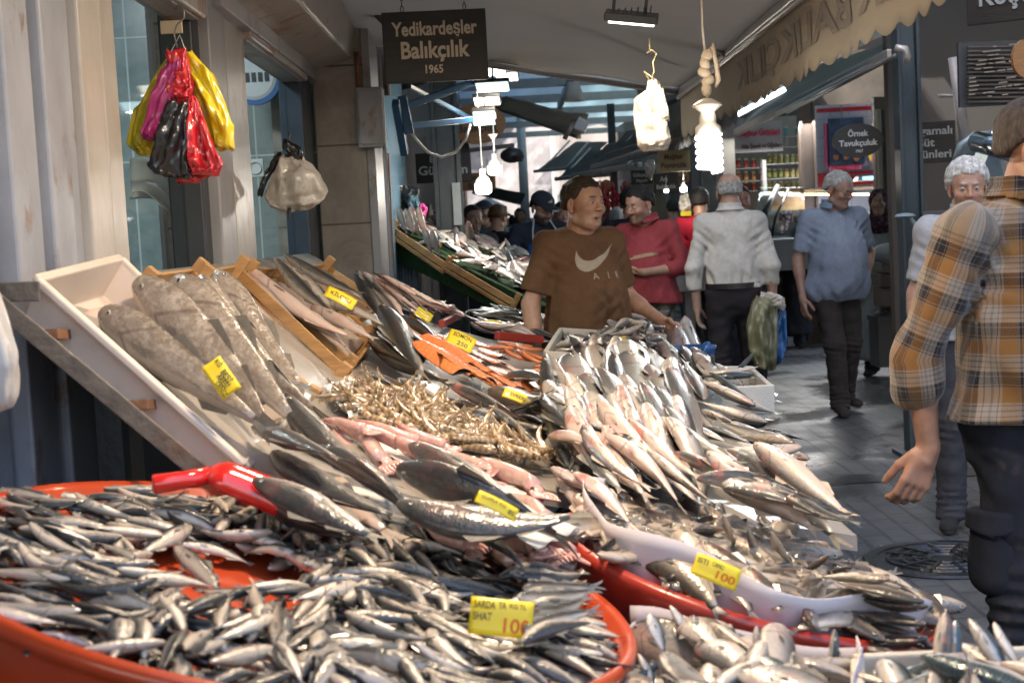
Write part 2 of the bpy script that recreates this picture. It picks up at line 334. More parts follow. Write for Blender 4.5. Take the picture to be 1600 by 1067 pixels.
# roller shutter housing
for y0, y1, zt in ((1.2, 4.25, 2.36), (4.5, 6.85, 2.14)):
    q = [V(-.86, y0, zt), V(-.70, y0, zt), V(-.70, y1, zt), V(-.86, y1, zt), V(-.86, y0, zt + .42), V(-.60, y0, zt + .42), V(-.60, y1, zt + .42), V(-.86, y1, zt + .42)]
    q[1] = V(-.665, y0, zt + .05); q[2] = V(-.665, y1, zt + .05)
    MB().hexa(q).build('shutter_box', cream if zt < 2.3 else paint, fac, local=W_, bevel=.01)
    MB().box((-.845, (y0 + y1) / 2, zt - .02), (.05, y1 - y0, .06)).build('shutter_rail', paint, fac, local=W_, bevel=.004)
# stone pier facing us and its trim
x0, x1 = at(499, 300, 6.8).x, at(577, 300, 6.8).x
MB().box(((x0 + x1) / 2, 7.0, 1.55), (x1 - x0, .4, 3.1)).build('stone_pier', brown_tile, fac, local=W_, bevel=.004)
xt = at(590, 300, 6.8).x
MB().box(((x1 + xt) / 2, 7.0, 1.55), (xt - x1, .43, 3.1)).build('pier_trim', paint, fac, local=W_, bevel=.004)
# room seen through the glass
MB().box((-2.4, 7.3, 1.7), (3.3, .1, 3.4)).build('inner_wall', teal_tile, fac, local=W_)
MB().box((-3.6, 4.7, 1.7), (.1, 5.2, 3.4)).build('inner_wall', teal_tile, fac, local=W_)
xa, xb = at(247, 300, 5.25).x, at(337, 300, 5.25).x
MB().box(((xa + xb) / 2, 5.33, 1.7), (xb - xa, .14, 3.4)).build('inner_pier', brown_tile, fac, local=W_, bevel=.004)
xa, xb = at(432, 300, 7.1).x, at(490, 300, 7.1).x
MB().box(((xa + xb) / 2, 7.15, 1.7), (xb - xa, .12, 3.4)).build('inner_pier', brown_tile, fac, local=W_, bevel=.004)
xa, xb = at(245, 300, 5.2).x, at(252, 300, 5.2).x
MB().box(((xa + xb) / 2, 5.24, 1.7), (xb - xa, .06, 3.4)).build('corner_trim', paint, fac, local=W_)
# upper storeys of both sides (they shade the street)
plaster = mat('plaster', (.30, .27, .24), .8, var=.2, vs=2, bump=.3, bs=10, dirt=(.15, .13, .12))
MB().box((-4.45, 2.0, 5.6), (7.1, 21.0, 4.4)).build('upper_wall', plaster, fac, local=W_)
MB().box((-6.2, 3.0, 1.7), (5.0, 9, 3.4)).build('inner_block', plaster, fac, local=W_)
# paper roll hung inside, wall clock, socket
wp = mat('white_paper', (.62, .63, .62), .7, var=.06)
pr = empty('paper_stack', at(232, 290, 4.2), label='white wrapping paper hanging in curled sheets behind the first window', cat='wrapping paper')
m = MB()
for k, (x0_, y0_, x1_, y1_, dd) in enumerate(((203, 248, 274, 306, 4.35), (203, 285, 276, 332, 4.4), (206, 300, 262, 330, 4.38))):
    a, b_, c_, d_ = at(x0_, y0_, dd), at(x1_ - 12, y0_ + 22, dd), at(x1_, y1_, dd), at(x0_, y1_ - 20, dd)
    def fn(u, v, a=a, b_=b_, c_=c_, d_=d_): 
        q = (a * (1 - u) + b_ * u) * (1 - v) + (d_ * (1 - u) + c_ * u) * v
        return q + Vector((0, .05 * math.sin(u * 3) * v, .02 * math.sin(u * 3.1)))
    m.grid(fn, 10, 6)
m.build('sheets', wp, pr, local=W_, smooth=True, thick=.002)
ck = empty('wall_scale', at(398, 122, 6.9), label='round white dial with blue trim on the tiles behind the second window', cat='dial')
m = MB().lathe([(.0001, 0), (.11, 0), (.115, .02), (.09, .03), (.0001, .03)], (0, 0, 0), 28, Matrix.Rotation(math.pi / 2, 3, 'X')); m.build('face', wp, ck, smooth=False)
m = MB()
for i in range(5): m.box((-.06 + i * .03, -.034, .0), (.018, .006, .04))
m.build('keys', darkm, ck)
bl = mat('blue_plastic', (.02, .12, .34), .35, var=.15, coat=.3)
MB().lathe([(.105, 0), (.128, 0), (.128, .03), (.105, .03)], (0, 0, .0), 28, Matrix.Rotation(math.pi / 2, 3, 'X')).build('rim', bl, ck)
sk_ = empty('wall_socket', at(400, 263, 6.9), label='small square white socket on the teal tiles behind the second window', cat='socket')
MB().box((0, 0, 0), (.075, .02, .085)).build('plate', wp, sk_, bevel=.004); MB().lathe([(.022, 0), (.028, .006), (.03, 0)], (0, -.012, 0), 16, Matrix.Rotation(math.pi / 2, 3, 'X')).build('outlet', wp, sk_)
# ---- second shop (blue) beyond the pier
bluew = tile_mat('blue_tile', (.018, .085, .19), (.03, .12, .25), (.12, .22, .3), .20, .20, axis='xz', rough=.25, vein=.5)
bs_ = empty('blue_shop', (-1.2, 9, 0), label='bright blue tiled shop front beside the stone pier', cat='shop')
xa, xb = at(575, 300, 7.6).x, at(640, 300, 9).x
MB().box((-1.6, 8.4, 1.7), (2.0, 1.6, 3.4)).build('wall', bluew, bs_, local=W_)
bpaint = mat('blue_paint', (.03, .12, .25), .4, var=.2, vs=8, dirt=(.12, .1, .09), dt=(.6, .7), ds=6)
for px in (592, 604):
    a = at(px, 300, 7.5); MB().box((a.x, 7.5, 1.5), (.022, .05, 3.0)).build('post', bpaint, bs_, local=W_, bevel=.003)
rust = mat('rusty_pipe', (.20, .09, .04), .7, var=.4, vs=14, bump=.4, bs=50)
MB().tube([at(606, 240, 7.45), at(616, 470, 7.45)], .008, 8).build('pipe', rust, bs_, local=W_, smooth=True)
brn = mat('brown_dark', (.10, .075, .06), .6, var=.3, vs=4)
MB().box((-1.35, 12.5, 1.9), (1.2, 6.5, 3.8)).build('inner_wall', brn, bs_, local=W_)
MB().box((-4.2, 17, 5.2), (6.4, 16, 3.6)).build('upper_wall', plaster, bs_, local=W_)
cor = mat('corrugated_blue', (.03, .13, .26), .4, var=.2)
m = MB()
for i in range(9):
    a = at(612 + i * 5, 455, 8.2); m.box((a.x, 8.2, a.z - .15), (.010, .02, .75))
m.build('slatted_panel', cor, bs_, local=W_)
# grey meter box
mb_ = empty('meter_box', at(580, 185, 6.75), label='grey metal meter box high on the wall under the hanging shop sign', cat='meter box')
MB().box((0, 0, 0), (.12, .12, .27)).build('case', paint, mb_, bevel=.006); MB().box((.0, -.064, -.0), (.1, .008, .24)).build('lid', paint, mb_, bevel=.003)
MB().tube([(-.05, 0, .13), (-.05, 0, .3)], .012).build('conduit', rust, mb_, smooth=True); MB().tube([(.055, -.03, .28), (.055, -.03, -1.0)], .010).build('pipe', paint, mb_, smooth=True)
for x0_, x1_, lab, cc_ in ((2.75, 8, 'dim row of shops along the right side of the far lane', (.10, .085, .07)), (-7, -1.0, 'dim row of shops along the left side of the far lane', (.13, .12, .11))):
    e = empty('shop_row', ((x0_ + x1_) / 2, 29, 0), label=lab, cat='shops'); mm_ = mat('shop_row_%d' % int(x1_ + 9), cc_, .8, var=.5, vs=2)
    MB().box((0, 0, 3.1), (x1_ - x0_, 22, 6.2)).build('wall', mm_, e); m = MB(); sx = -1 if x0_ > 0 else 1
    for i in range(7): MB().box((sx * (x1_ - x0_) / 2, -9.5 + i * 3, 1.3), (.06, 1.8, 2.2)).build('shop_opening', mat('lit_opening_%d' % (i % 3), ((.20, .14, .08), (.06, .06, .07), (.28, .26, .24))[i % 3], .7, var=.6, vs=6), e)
# ---- centre post with stencilled plate
steel = mat('blue_grey_steel', (.034, .048, .058), .38, var=.2, vs=6, bump=.15)
def steel_post(px, py, Y, w, label, z1=3.0, m=steel, plate=False, grp=None):
    a = at(px, py, Y); e = empty('steel_post', (a.x, Y, 0), label=label, cat='post', group=grp)
    mm = MB(); t = w * .16
    mm.box((-w / 2 + t / 2, 0, z1 / 2), (t, w, z1)); mm.box((w / 2 - t / 2, 0, z1 / 2), (t, w, z1)); mm.box((0, 0, z1 / 2), (w - 2 * t, w * .5, z1 - .002))
    mm.build('column', m, e, bevel=.003); MB().box((0, 0, .012), (w * 1.9, w * 1.9, .02)).build('base_plate', m, e)
    if plate:
        MB().box((w * .30, -w * .5 - .004, (at(px, 320, Y).z)), (.05, .006, .26)).build('plate', mat('grey_plate', (.30, .33, .34), .5), e)
    return e
steel_post(701, 300, 9.2, .17, 'dark blue grey steel post with a narrow pale plate beside the turf stall', plate=True)
steel_post(1422, 300, 8.2, .125, 'dark steel post between the oval sign and the dairy sign')
steel_post(1088, 300, 13.5, .10, 'slim blue steel post left of the jar shop')
steel_post(960, 300, 20, .10, 'slim far steel post behind the brown shirted man')
steel_post(1262, 260, 15.4, .16, 'broad brown pillar between the jar shop and the red shop', m=brn)
# ---- hanging signs
woodd = mat('sign_dark_wood', (.022, .018, .014), .5, var=.35, vs=10, bump=.2, stretch=(1, 1, 8))
woodo = mat('sign_orange_wood', (.32, .15, .045), .5, var=.2, vs=10, bump=.2, stretch=(1, 1, 8))
woody = mat('sign_yellow_wood', (.36, .26, .12), .5, var=.15)
cream_l = mat('cream_lettering', (.58, .50, .38), .6, var=.03); dark_l = mat('dark_lettering', (.05, .03, .02), .6, var=.02)
chainm = mat('chain_metal', (.08, .07, .06), .5, metal=.6)
def sign(label, px, py, Y, wpx, hpx, lines, m, lm, shape='rect', yaw=0, bold=.02, hang=True, roll=0, group=None, cat='sign'):
    c = at(px, py, Y); w_ = wpx / F * Y; h_ = hpx / F * Y
    e = empty('shop_sign', c, yaw, label, cat, group)
    mm = MB()
    if shape == 'rect': mm.box((0, 0, 0), (w_, .03, h_))
    elif shape == 'arch':
        pts = [(-w_ / 2, -h_ / 2), (w_ / 2, -h_ / 2)] + [(w_ / 2 * math.cos(t), h_ / 2 * math.sin(t)) for t in np.linspace(0, math.pi, 14)]
        n_ = len(pts); mm.add([(x, -.015, z) for x, z in pts] + [(x, .015, z) for x, z in pts], [tuple(range(n_)), tuple(range(2 * n_ - 1, n_ - 1, -1))] + [(i, (i + 1) % n_, n_ + (i + 1) % n_, n_ + i)[::-1] for i in range(n_)])
    else:
        mm.lathe([(.0001, -.015), (.5, -.015), (.5, .015), (.0001, .015)], (0, 0, 0), 40, Matrix.Diagonal(Vector((w_, 1, h_))) @ Matrix.Rotation(math.pi / 2, 3, 'X'))
    mm.build('board', m, e, bevel=.004 if shape == 'rect' else 0)
    for (t, dx, dy, s, wd) in lines:
        M = Matrix.Translation((dx * w_, -.018, dy * h_)) @ Matrix.Rotation(math.pi / 2, 4, 'X')
        lettering(t, s * h_, M, lm, e, bold=bold, width=wd * w_ if wd else None)
    if hang:
        for sx in (-.3, .3):
            mm = MB()
            for k in range(5):
                R = Matrix.Rotation(math.pi / 2 * (k % 2), 3, 'Z')
                mm.tube([Vector((sx * w_, 0, h_ / 2 + .012 + k * .022)) + R @ Vector((.006 * math.cos(t), 0, .013 * math.sin(t))) for t in np.linspace(0, 2 * math.pi, 9)], .002, 5)
            mm.build('chain', chainm, e)
    return e
sign('dark brown hanging sign reading Yedikardeşler Balıkçılık 1965', 680, 73, 5.9, 160, 108, [('Yedikardeşler', 0, .24, .27, .82), ('Balıkçılık', -.0, -.06, .33, .66), ('1965', -.02, -.33, .16, .17)], woodd, cream_l, yaw=.05, bold=.025)
sign('round orange wooden sign reading Balıkçılık behind the lamps', 746, 194, 10.5, 88, 62, [('B.....', -.1, .22, .2, .2), ('Balıkçılık', 0, -.12, .26, .72)], woodo, dark_l, 'oval', .1)
sign('black sign with white lettering behind the centre steel post', 692, 262, 9.9, 84, 46, [('E', -.2, .28, .3, None), ('Gü rün n', 0, -.1, .42, .9)], woodd, mat('white_lettering', (.5, .52, .52), .6), 'rect', .05)
sign('dark arched board behind the centre steel post', 718, 245, 10.6, 34, 80, [], woodd, dark_l, 'arch', .3, hang=False)
sign('orange sign reading Emin Balık under the bulbs', 746, 284, 12.5, 56, 27, [('Emin', -.05, .2, .42, .4), ('Balık', -.05, -.24, .42, .42)], woodo, dark_l, 'rect', .05)
sign('pale wooden sign reading Meşhur Peynircilik', 1053, 252, 12.0, 50, 33, [('Meşhur', 0, .2, .36, .58), ('Peynircilik', 0, -.2, .36, .8)], woody, dark_l, 'rect', -.1)
sign('orange oval sign reading Manav under the cheese sign', 1061, 278, 14.5, 40, 20, [('Manav', 0, 0, .5, .6)], woodo, dark_l, 'oval', -.1, hang=False)
sign('upper dark orange sign on the slim blue post', 1058, 208, 13, 40, 34, [('Zamanı', 0, .1, .3, .6), ('Manas', 0, -.25, .3, .5)], woodo, dark_l, 'rect', -.1, hang=False)
wl = mat('white_lettering', (.5, .52, .52))
sign('small black sign reading Gökçeğin hanging in the middle of the lane', 1003, 277, 15, 34, 22, [('Gökçeğin', 0, .15, .36, .8), ('Peyniri', 0, -.25, .3, .5)], woodd, cream_l, 'rect', -.1)
sign('black sign reading Balıkçılık below the cheese sign', 1041, 286, 13.5, 38, 30, [('Am', -.1, .2, .36, .3), ('Balıkçılık', 0, -.2, .3, .8)], woodd, wl, 'rect', -.1, hang=False)
sign('black oval sign reading Örnek Tavukçuluk 1967', 1340, 220, 8.6, 78, 52, [('Örnek', 0, .2, .25, .4), ('Tavukçuluk', 0, -.08, .25, .76), ('1967', .02, -.32, .13, .14)], woodd, wl, 'oval', -.03)
sign('black square sign reading gamalı Süt Ürünleri beside the dark post', 1462, 222, 8.5, 60, 64, [('gamalı', -.0, .26, .27, .82), ('Süt', -.26, -.02, .27, .42), ('ünleri', .0, -.3, .27, .74)], woodd, mat('grey_lettering', (.36, .37, .36), .6), 'rect', -.03, hang=False)
sign('round dark orange sign cut off at the right edge above the fridge', 1603, 92, 6.5, 44, 60, [], woodo, dark_l, 'oval', 0, hang=False)
sign('black plank sign reading Koşu at the top right corner', 1640, -12, 5.3, 250, 76, [('Koşu', -.26, .06, .62, .32)], woodd, mat('grey_lettering', (.36, .37, .36)), 'rect', -.55, hang=False)
sign('small dark sign far down the lane behind the cap', 924, 292, 18, 24, 16, [], woodd, wl, 'rect', 0, hang=False)
sign('small round brown sign far down the lane', 947, 292, 17.6, 20, 22, [], woodo, wl, 'oval', 0, hang=False)
sign('small black oval sign just right of the cap', 924, 312, 16, 26, 14, [], woodd, wl, 'oval', 0, hang=False)
# ---- awnings
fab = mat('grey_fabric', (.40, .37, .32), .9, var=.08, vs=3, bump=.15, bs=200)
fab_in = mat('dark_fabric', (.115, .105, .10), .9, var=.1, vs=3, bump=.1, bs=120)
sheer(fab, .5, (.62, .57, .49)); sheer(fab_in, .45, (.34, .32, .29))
alu = mat('aluminium', (.42, .40, .38), .35, metal=.5, var=.1, vs=10)
val_m = bpy.data.materials.new('valance_fabric'); val_m.use_nodes = True; nt = val_m.node_tree; b = nt.nodes['Principled BSDF']; b.inputs['Base Color'].default_value = (.36, .315, .25, 1); b.inputs['Roughness'].default_value = .9
tl = _n(nt, 'ShaderNodeBsdfTranslucent'); tl.inputs[0].default_value = (.40, .33, .25, 1); mx = _n(nt, 'ShaderNodeMixShader'); mx.inputs[0].default_value = .35
nt.links.new(b.outputs[0], mx.inputs[1]); nt.links.new(tl.outputs[0], mx.inputs[2]); nt.links.new(mx.outputs[0], nt.nodes['Material Output'].inputs[0])
aw = empty('awning', (1.0, 5, 2.1), label='big grey folding awning with a scalloped valance over the near fish stall', cat='awning')
q = [V(-.88, 7.3, 2.48), V(.80, 8.2, 2.10), V(1.0, 4.2, 2.12), V(-.66, 3.9, 2.75)]
quadgrid([V(-.75, 7.1, 2.33), V(.98, 8.1, 2.10), V(1.01, 1.7, 2.11), V(-.75, 1.7, 2.70)], 24, 30, .03, .02).build('canopy', fab, aw, local=W_, smooth=True, thick=.003)
MB().tube([V(-.75, 7.13, 2.31), V(.97, 8.13, 2.08)], .022, 10).build('rail', alu, aw, local=W_, smooth=True)
MB().bar(V(1.01, 2.6, 2.115), V(1.01, 8.2, 2.095), .05, .07).build('front_bar', alu, aw, local=W_, bevel=.012)
MB().tube([V(.985, 2.6, 2.07), V(.985, 8.2, 2.05)], .012, 8).build('front_rail', alu, aw, local=W_, smooth=True)
MB().tube([at(1010, -10, 6.2), at(1152, 92, 6.5)], .028, 10).build('arm', alu, aw, local=W_, smooth=True)
MB().tube([at(857, -6, 6.0), at(1063, 97, 7.0)], .012, 8).build('seam_rod', alu, aw, local=W_, smooth=True)
def valfn(x, y0, y1, zt, h, per, amp):
    def fn(u, v):
        y = y0 + (y1 - y0) * u; sc_ = amp * abs(math.sin(math.pi * (y - y0) / per)) 
        return Vector((x + .012 * math.sin(y * 9) * v + .01 * v, y, zt - (h - amp + sc_) * v))
    return fn
MB().grid(valfn(1.0, 2.4, 8.2, 2.085, .265, .17, .028), 220, 6).build('valance', val_m, aw, local=W_, smooth=True, thick=.003)
lm_ = mat('valance_lettering', (.17, .145, .12), .9, var=.05)
def wv(co):  # text x in [-.5,.5] -> along the valance, mirrored as it is read from behind
    y = 5.0 + (-co.x) * 1.0; return Vector((1.0 - .004 + .012 * math.sin((8.45 + (5.02 - 8.45) * (co.x)) * 9) * .5, 0, 0))
y0v, y1v = 1.01 * 2300 / (1163 - 791), 1.01 * 2300 / (1480 - 791)
def wv(co):
    y = y0v + (y1v - y0v) * co.x; v = .52 - co.y
    return Vector((1.0 - .005 + .012 * math.sin(y * 9) * v + .01 * v, y, 2.085 - .265 * v))
t_ = lettering('KILIÇKILAB REK'[::-1], 1, Matrix(), lm_, aw, bold=.03, ext=.0)
vs = t_.data.vertices; mxn = min(v.co.x for v in vs); mxx = max(v.co.x for v in vs)
yy = sorted(v.co.y for v in vs); ymin, ymax = yy[0], yy[-1]
for v in vs:
    cx = 1 - (v.co.x - mxn) / (mxx - mxn); cy = ((v.co.y - ymin) / (ymax - ymin) - .5) * .52
    v.co = wv(Vector((cx, cy, 0)))
t_.matrix_parent_inverse = Matrix.Translation(aw.location).inverted()
# second neighbouring awning further left of the arm with its small valance
def awning(label, q, m, bar_edge=(1, 2), val=0, wob=.02, sag=.03, arms=(), vm=None, group='awnings along the lane'):
    q = [Vector(x) for x in q]; e = empty('awning', sum(q, Vector()) / 4, label=label, cat='awning', group=group)
    quadgrid(q, 12, 12, sag, wob, seed=q[0].x).build('canopy', m, e, local=W_, smooth=True, thick=.004)
    a, b_ = q[bar_edge[0]], q[bar_edge[1]]
    MB().bar(a, b_, .05, .06).build('front_bar', alu, e, local=W_, bevel=.01)
    if val:
        n_ = max(8, int((b_ - a).length / .04))
        def fn(u, v): 
            p = a * (1 - u) + b_ * u; return p + Vector((.01 * math.sin(u * 40) * v, 0, -.03 - (val + .03 * abs(math.sin(u * n_ * .8))) * v))
        MB().grid(fn, n_ * 3, 3).build('valance', vm or m, e, local=W_, smooth=True, thick=.003)
    for p0, p1 in arms: MB().tube([p0, p1], .02, 8).build('arm', alu, e, local=W_, smooth=True)
    return e
gval = mat('greenish_fabric', (.24, .24, .19), .9, var=.1)
wval = mat('pale_fabric', (.40, .41, .44), .85, var=.08)
awning('grey awning with a greenish valance just past the big near awning', [at(960, 60, 12), at(1010, 175, 11.5), at(1148, 95, 8.6), at(1250, -40, 8.6)], fab, val=.22, vm=gval)
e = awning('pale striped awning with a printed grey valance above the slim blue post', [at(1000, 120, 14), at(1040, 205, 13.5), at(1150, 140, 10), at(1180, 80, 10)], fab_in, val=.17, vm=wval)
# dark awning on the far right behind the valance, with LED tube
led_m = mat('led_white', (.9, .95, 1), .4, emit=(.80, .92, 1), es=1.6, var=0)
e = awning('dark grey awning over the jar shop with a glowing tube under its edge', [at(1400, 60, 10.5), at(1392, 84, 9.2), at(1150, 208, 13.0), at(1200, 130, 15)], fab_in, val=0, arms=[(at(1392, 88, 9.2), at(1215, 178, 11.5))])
lt = empty('tube_lamp', at(1180, 165, 13.2), label='long glowing white tube lamp under the dark awning edge', cat='lamp')
MB().tube([at(1128, 192, 13.4), at(1226, 140, 13.0)], .022, 10).build('tube', led_m, lt, local=W_, smooth=True)
MB().bar(at(1128, 186, 13.45), at(1226, 134, 13.05), .06, .03).build('fitting', alu, lt, local=W_)
jn = empty('awning_joint', at(1412, 90, 8.0), label='white curved awning elbow bolted to the dark steel post', cat='bracket')
MB().tube([at(1399, 75, 8.0), at(1413, 78, 8.0), at(1418, 90, 8.0), at(1416, 98, 8.0)], [.02, .026, .022, .012], 10).build('elbow', alu, jn, local=W_, smooth=True)
MB().tube([at(1399, 88, 8.05), at(1230, 176, 11)], .014, 8).build('folding_arm', mat('dull_aluminium', (.2, .2, .2), .4, metal=.4), jn, local=W_, smooth=True)
# row of smaller awnings down the lane (right side): (px,py,Y) corners
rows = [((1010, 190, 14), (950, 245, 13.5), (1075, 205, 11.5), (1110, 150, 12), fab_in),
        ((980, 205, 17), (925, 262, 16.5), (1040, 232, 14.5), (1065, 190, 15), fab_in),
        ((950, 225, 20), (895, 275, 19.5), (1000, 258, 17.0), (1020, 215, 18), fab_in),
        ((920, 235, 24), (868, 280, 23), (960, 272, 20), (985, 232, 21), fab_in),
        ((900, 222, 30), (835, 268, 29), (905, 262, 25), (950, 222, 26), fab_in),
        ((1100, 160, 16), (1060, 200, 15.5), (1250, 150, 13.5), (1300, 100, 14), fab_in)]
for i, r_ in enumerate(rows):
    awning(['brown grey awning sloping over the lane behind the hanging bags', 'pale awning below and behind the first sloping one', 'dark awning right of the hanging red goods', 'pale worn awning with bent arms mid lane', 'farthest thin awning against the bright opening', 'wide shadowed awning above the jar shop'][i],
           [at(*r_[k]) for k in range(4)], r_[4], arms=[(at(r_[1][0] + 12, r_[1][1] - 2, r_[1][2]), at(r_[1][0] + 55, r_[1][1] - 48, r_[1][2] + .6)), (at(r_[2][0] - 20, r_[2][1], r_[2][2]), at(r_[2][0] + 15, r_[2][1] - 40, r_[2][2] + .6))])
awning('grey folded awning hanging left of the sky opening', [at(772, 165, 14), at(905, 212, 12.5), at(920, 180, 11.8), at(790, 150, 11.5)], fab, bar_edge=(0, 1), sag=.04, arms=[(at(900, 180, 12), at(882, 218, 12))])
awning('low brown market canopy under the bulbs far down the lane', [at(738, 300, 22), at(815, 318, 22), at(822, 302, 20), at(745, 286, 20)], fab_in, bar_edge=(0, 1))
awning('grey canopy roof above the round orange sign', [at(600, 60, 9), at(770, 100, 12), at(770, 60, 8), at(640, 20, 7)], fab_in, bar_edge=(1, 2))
bx = empty('lamp_housing', at(908, 196, 11.6), label='white box shaped speaker on the folded awning tip', cat='speaker')
MB().box((0, 0, 0), (.10, .08, .11), Matrix.Rotation(.5, 3, 'Y')).build('case', alu, bx, bevel=.01); MB().box((.0, -.05, 0), (.07, .03, .075), Matrix.Rotation(.5, 3, 'Y')).build('front', wp, bx)
# translucent street roof
rm = bpy.data.materials.new('translucent_roof'); rm.use_nodes = True; nt = rm.node_tree; b = nt.nodes['Principled BSDF']; b.inputs['Base Color'].default_value = (.18, .25, .27, 1); b.inputs['Roughness'].default_value = .7
tl = _n(nt, 'ShaderNodeBsdfTranslucent'); tl.inputs[0].default_value = (.3, .4, .42, 1); mx = _n(nt, 'ShaderNodeMixShader'); mx.inputs[0].default_value = .75
nz = _n(nt, 'ShaderNodeTexNoise'); nz.inputs['Scale'].default_value = 2.5; nz.inputs['Detail'].default_value = 7; 
rp = _n(nt, 'ShaderNodeValToRGB'); rp.color_ramp.elements[0].color = (.25, .34, .38, 1); rp.color_ramp.elements[1].color = (.75, .88, .92, 1); nt.links.new(nz.outputs[0], rp.inputs[0]); nt.links.new(rp.outputs[0], tl.inputs[0])
nt.links.new(b.outputs[0], mx.inputs[1]); nt.links.new(tl.outputs[0], mx.inputs[2]); nt.links.new(mx.outputs[0], nt.nodes['Material Output'].inputs[0])
rf = empty('street_roof', (1, 15, 3.2), label='blue grey translucent roof sheeting over the lane with dark purlins', cat='roof')
MB().grid(lambda u, v: Vector((-1.6 + 5.2 * u, 9 + 26 * v, 3.15 + .4 * v + .25 * math.sin(u * math.pi) + .03 * math.sin(u * 60))), 90, 6).build('sheeting', rm, rf, local=W_, smooth=True, thick=.004)
m = MB()
for y in (10.5, 12.4, 14.6, 17, 19.5, 22.4, 25.5, 29, 33): m.bar((-1.6, y, 3.12 + (y - 9) * .015), (3.6, y, 3.12 + (y - 9) * .015), .08, .12)
m.build('purlin', alu, rf, local=W_)
m = MB()
for x in (-.6, .9, 2.3): m.bar((x, 9, 3.2), (x, 22.5, 3.2), .06, .1)
m.build('rafter', alu, rf, local=W_)
# ---- blue bracket
br_ = empty('wall_bracket', at(640, 170, 7.2), label='blue painted steel wall bracket of crossed bars', cat='bracket')
for a, b_, w_ in (((625, 170, 7.2), (742, 128, 7.6), .035), ((632, 198, 7.2), (738, 187, 7.6), .03), ((628, 150, 7.2), (640, 210, 7.2), .045), ((640, 135, 7.3), (735, 185, 8.4), .022), ((618, 160, 7.1), (632, 240, 7.3), .05)):
    MB().bar(at(*a), at(*b_), w_ * .7, w_).build('bar', bpaint, br_, local=W_, bevel=.003)
cbm = mat('white_cable', (.6, .62, .6), .5)
cb = MB().tube([at(*p) for p in ((636, 200, 7.2), (650, 218, 7.2), (668, 238, 7.25), (690, 246, 7.3), (712, 238, 7.35), (728, 218, 7.4), (735, 195, 7.45))], .007, 8).build('power_cable', cbm, smooth=True)
tag(cb, 'white power cable sagging in a loop under the blue bracket', 'cable')
m = MB().tube([at(1396 - i * 0, 0, 0.1) for i in ()] or [at(790, 105, 9), at(795, 92, 9)], .006, 6)
# beams / pipes in dark top-left ceiling
for i, (a, b_, r_, l_) in enumerate((((560, -10, 6.5), (612, 45, 6.5), .02, 'brown pipe running down to the big hanging sign'), ((590, -20, 7.5), (602, 150, 7.5), .03, 'dark vertical pipe behind the meter box'),
                                    ((1490, 90, 8.0), (1512, 250, 8.0), .03, 'grey drain pipe right of the dairy sign'), ((1466, 150, 8.3), (1500, 150, 8.3), .01, 'thin conduit by the dairy sign'))):
    o = MB().tube([at(*a), at(*b_)], r_, 10).build('pipe', brn if i < 2 else paint, smooth=True); tag(o, l_, 'pipe')
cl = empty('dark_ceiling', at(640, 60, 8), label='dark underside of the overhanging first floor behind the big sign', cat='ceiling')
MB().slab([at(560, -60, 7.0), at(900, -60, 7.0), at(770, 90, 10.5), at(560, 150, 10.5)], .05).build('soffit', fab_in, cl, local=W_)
# ---- lamps
shade_m0 = mat('white_shade', (.6, .6, .58), .4)
rf2 = empty('upper_storey', (5.5, 6, 3), label='plain upper storeys over the shops on the right of the lane', cat='building')
MB().box((6.3, 9.5, 5.4), (5.4, 11.0, 4.8)).build('upper_wall', plaster, rf2, local=W_)
MB().box((7.3, 7.5, 1.5), (5.4, 7.0, 3.0)).build('lower_wall', plaster, rf2, local=W_)
glow = mat('led_warm', (1, .95, .85), .4, emit=(1, .90, .72), es=1.6, var=0); glowc = mat('led_cool', (.9, 1, 1), .4, emit=(.72, .95, 1), es=1.3, var=0)
def area(name, loc, size, power, colr, rot=(0, 0, 0), sy=None, parent=None):
    l = bpy.data.lights.new(name, 'AREA'); l.energy = power; l.size = size; l.color = colr; l.shape = 'RECTANGLE'; l.size_y = sy or size
    o = bpy.data.objects.new(name, l); col.objects.link(o); o.location = loc; o.rotation_euler = rot; 
    if parent: o.parent = parent
    return o
def point(name, loc, power, colr, r=.04):
    l = bpy.data.lights.new(name, 'POINT'); l.energy = power; l.color = colr; l.shadow_soft_size = r
    o = bpy.data.objects.new(name, l); col.objects.link(o); o.location = loc; return o
fx = at(987, 33, 4.6)
fl = empty('flood_light', fx, math.radians(-8), 'black framed LED flood light hanging under the near awning', 'lamp')
T = Matrix.Rotation(math.radians(14), 3, 'X') @ Matrix.Rotation(math.radians(9), 3, 'Y')
MB().box((0, 0, .012), (.165, .12, .024), T).build('housing', darkm, fl, bevel=.004)
MB().box((0, 0, -.004), (.14, .10, .006), T).build('diffuser', glow, fl)
m = MB()
for sx in (-.05, .05): m.box((sx, 0, .07), (.01, .012, .11), T)
m.box((0, 0, .125), (.11, .012, .012), T)
for i in range(7): m.box((-.06 + i * .02, 0, .03), (.004, .08, .014), T)
m.build('bracket', darkm, fl)
area('flood_beam', fx + V(0, 0, -.03), .14, 2.6, (1, .86, .66), (math.radians(8), 0, 0), .10)
for yy, pw in ((2.15, 8.5), (3.4, 5.5)):  # extra lamps above the view, added to warm and brighten the near fish
    f2 = copy_tree(fl); f2.location = (.05, yy, 2.22); f2['label'] = 'LED flood light of the row over the stall, ' + ('nearest to the viewer' if yy < 3 else 'second from the viewer')
    area('flood_beam', (.05, yy, 2.19), .22, pw, (1, .79, .56), (0, 0, 0), .10)
rl = empty('ceiling_lamp', (-1.9, 5.4, 2.9), label='white ceiling lamp lighting the tiled room behind the windows', cat='lamp'); MB().box((0, 0, 0), (.5, .12, .05)).build('housing', shade_m0, rl)
area('room_light', (-1.9, 5.4, 2.85), .5, 16, (.92, .98, 1), (0, 0, 0), .4)
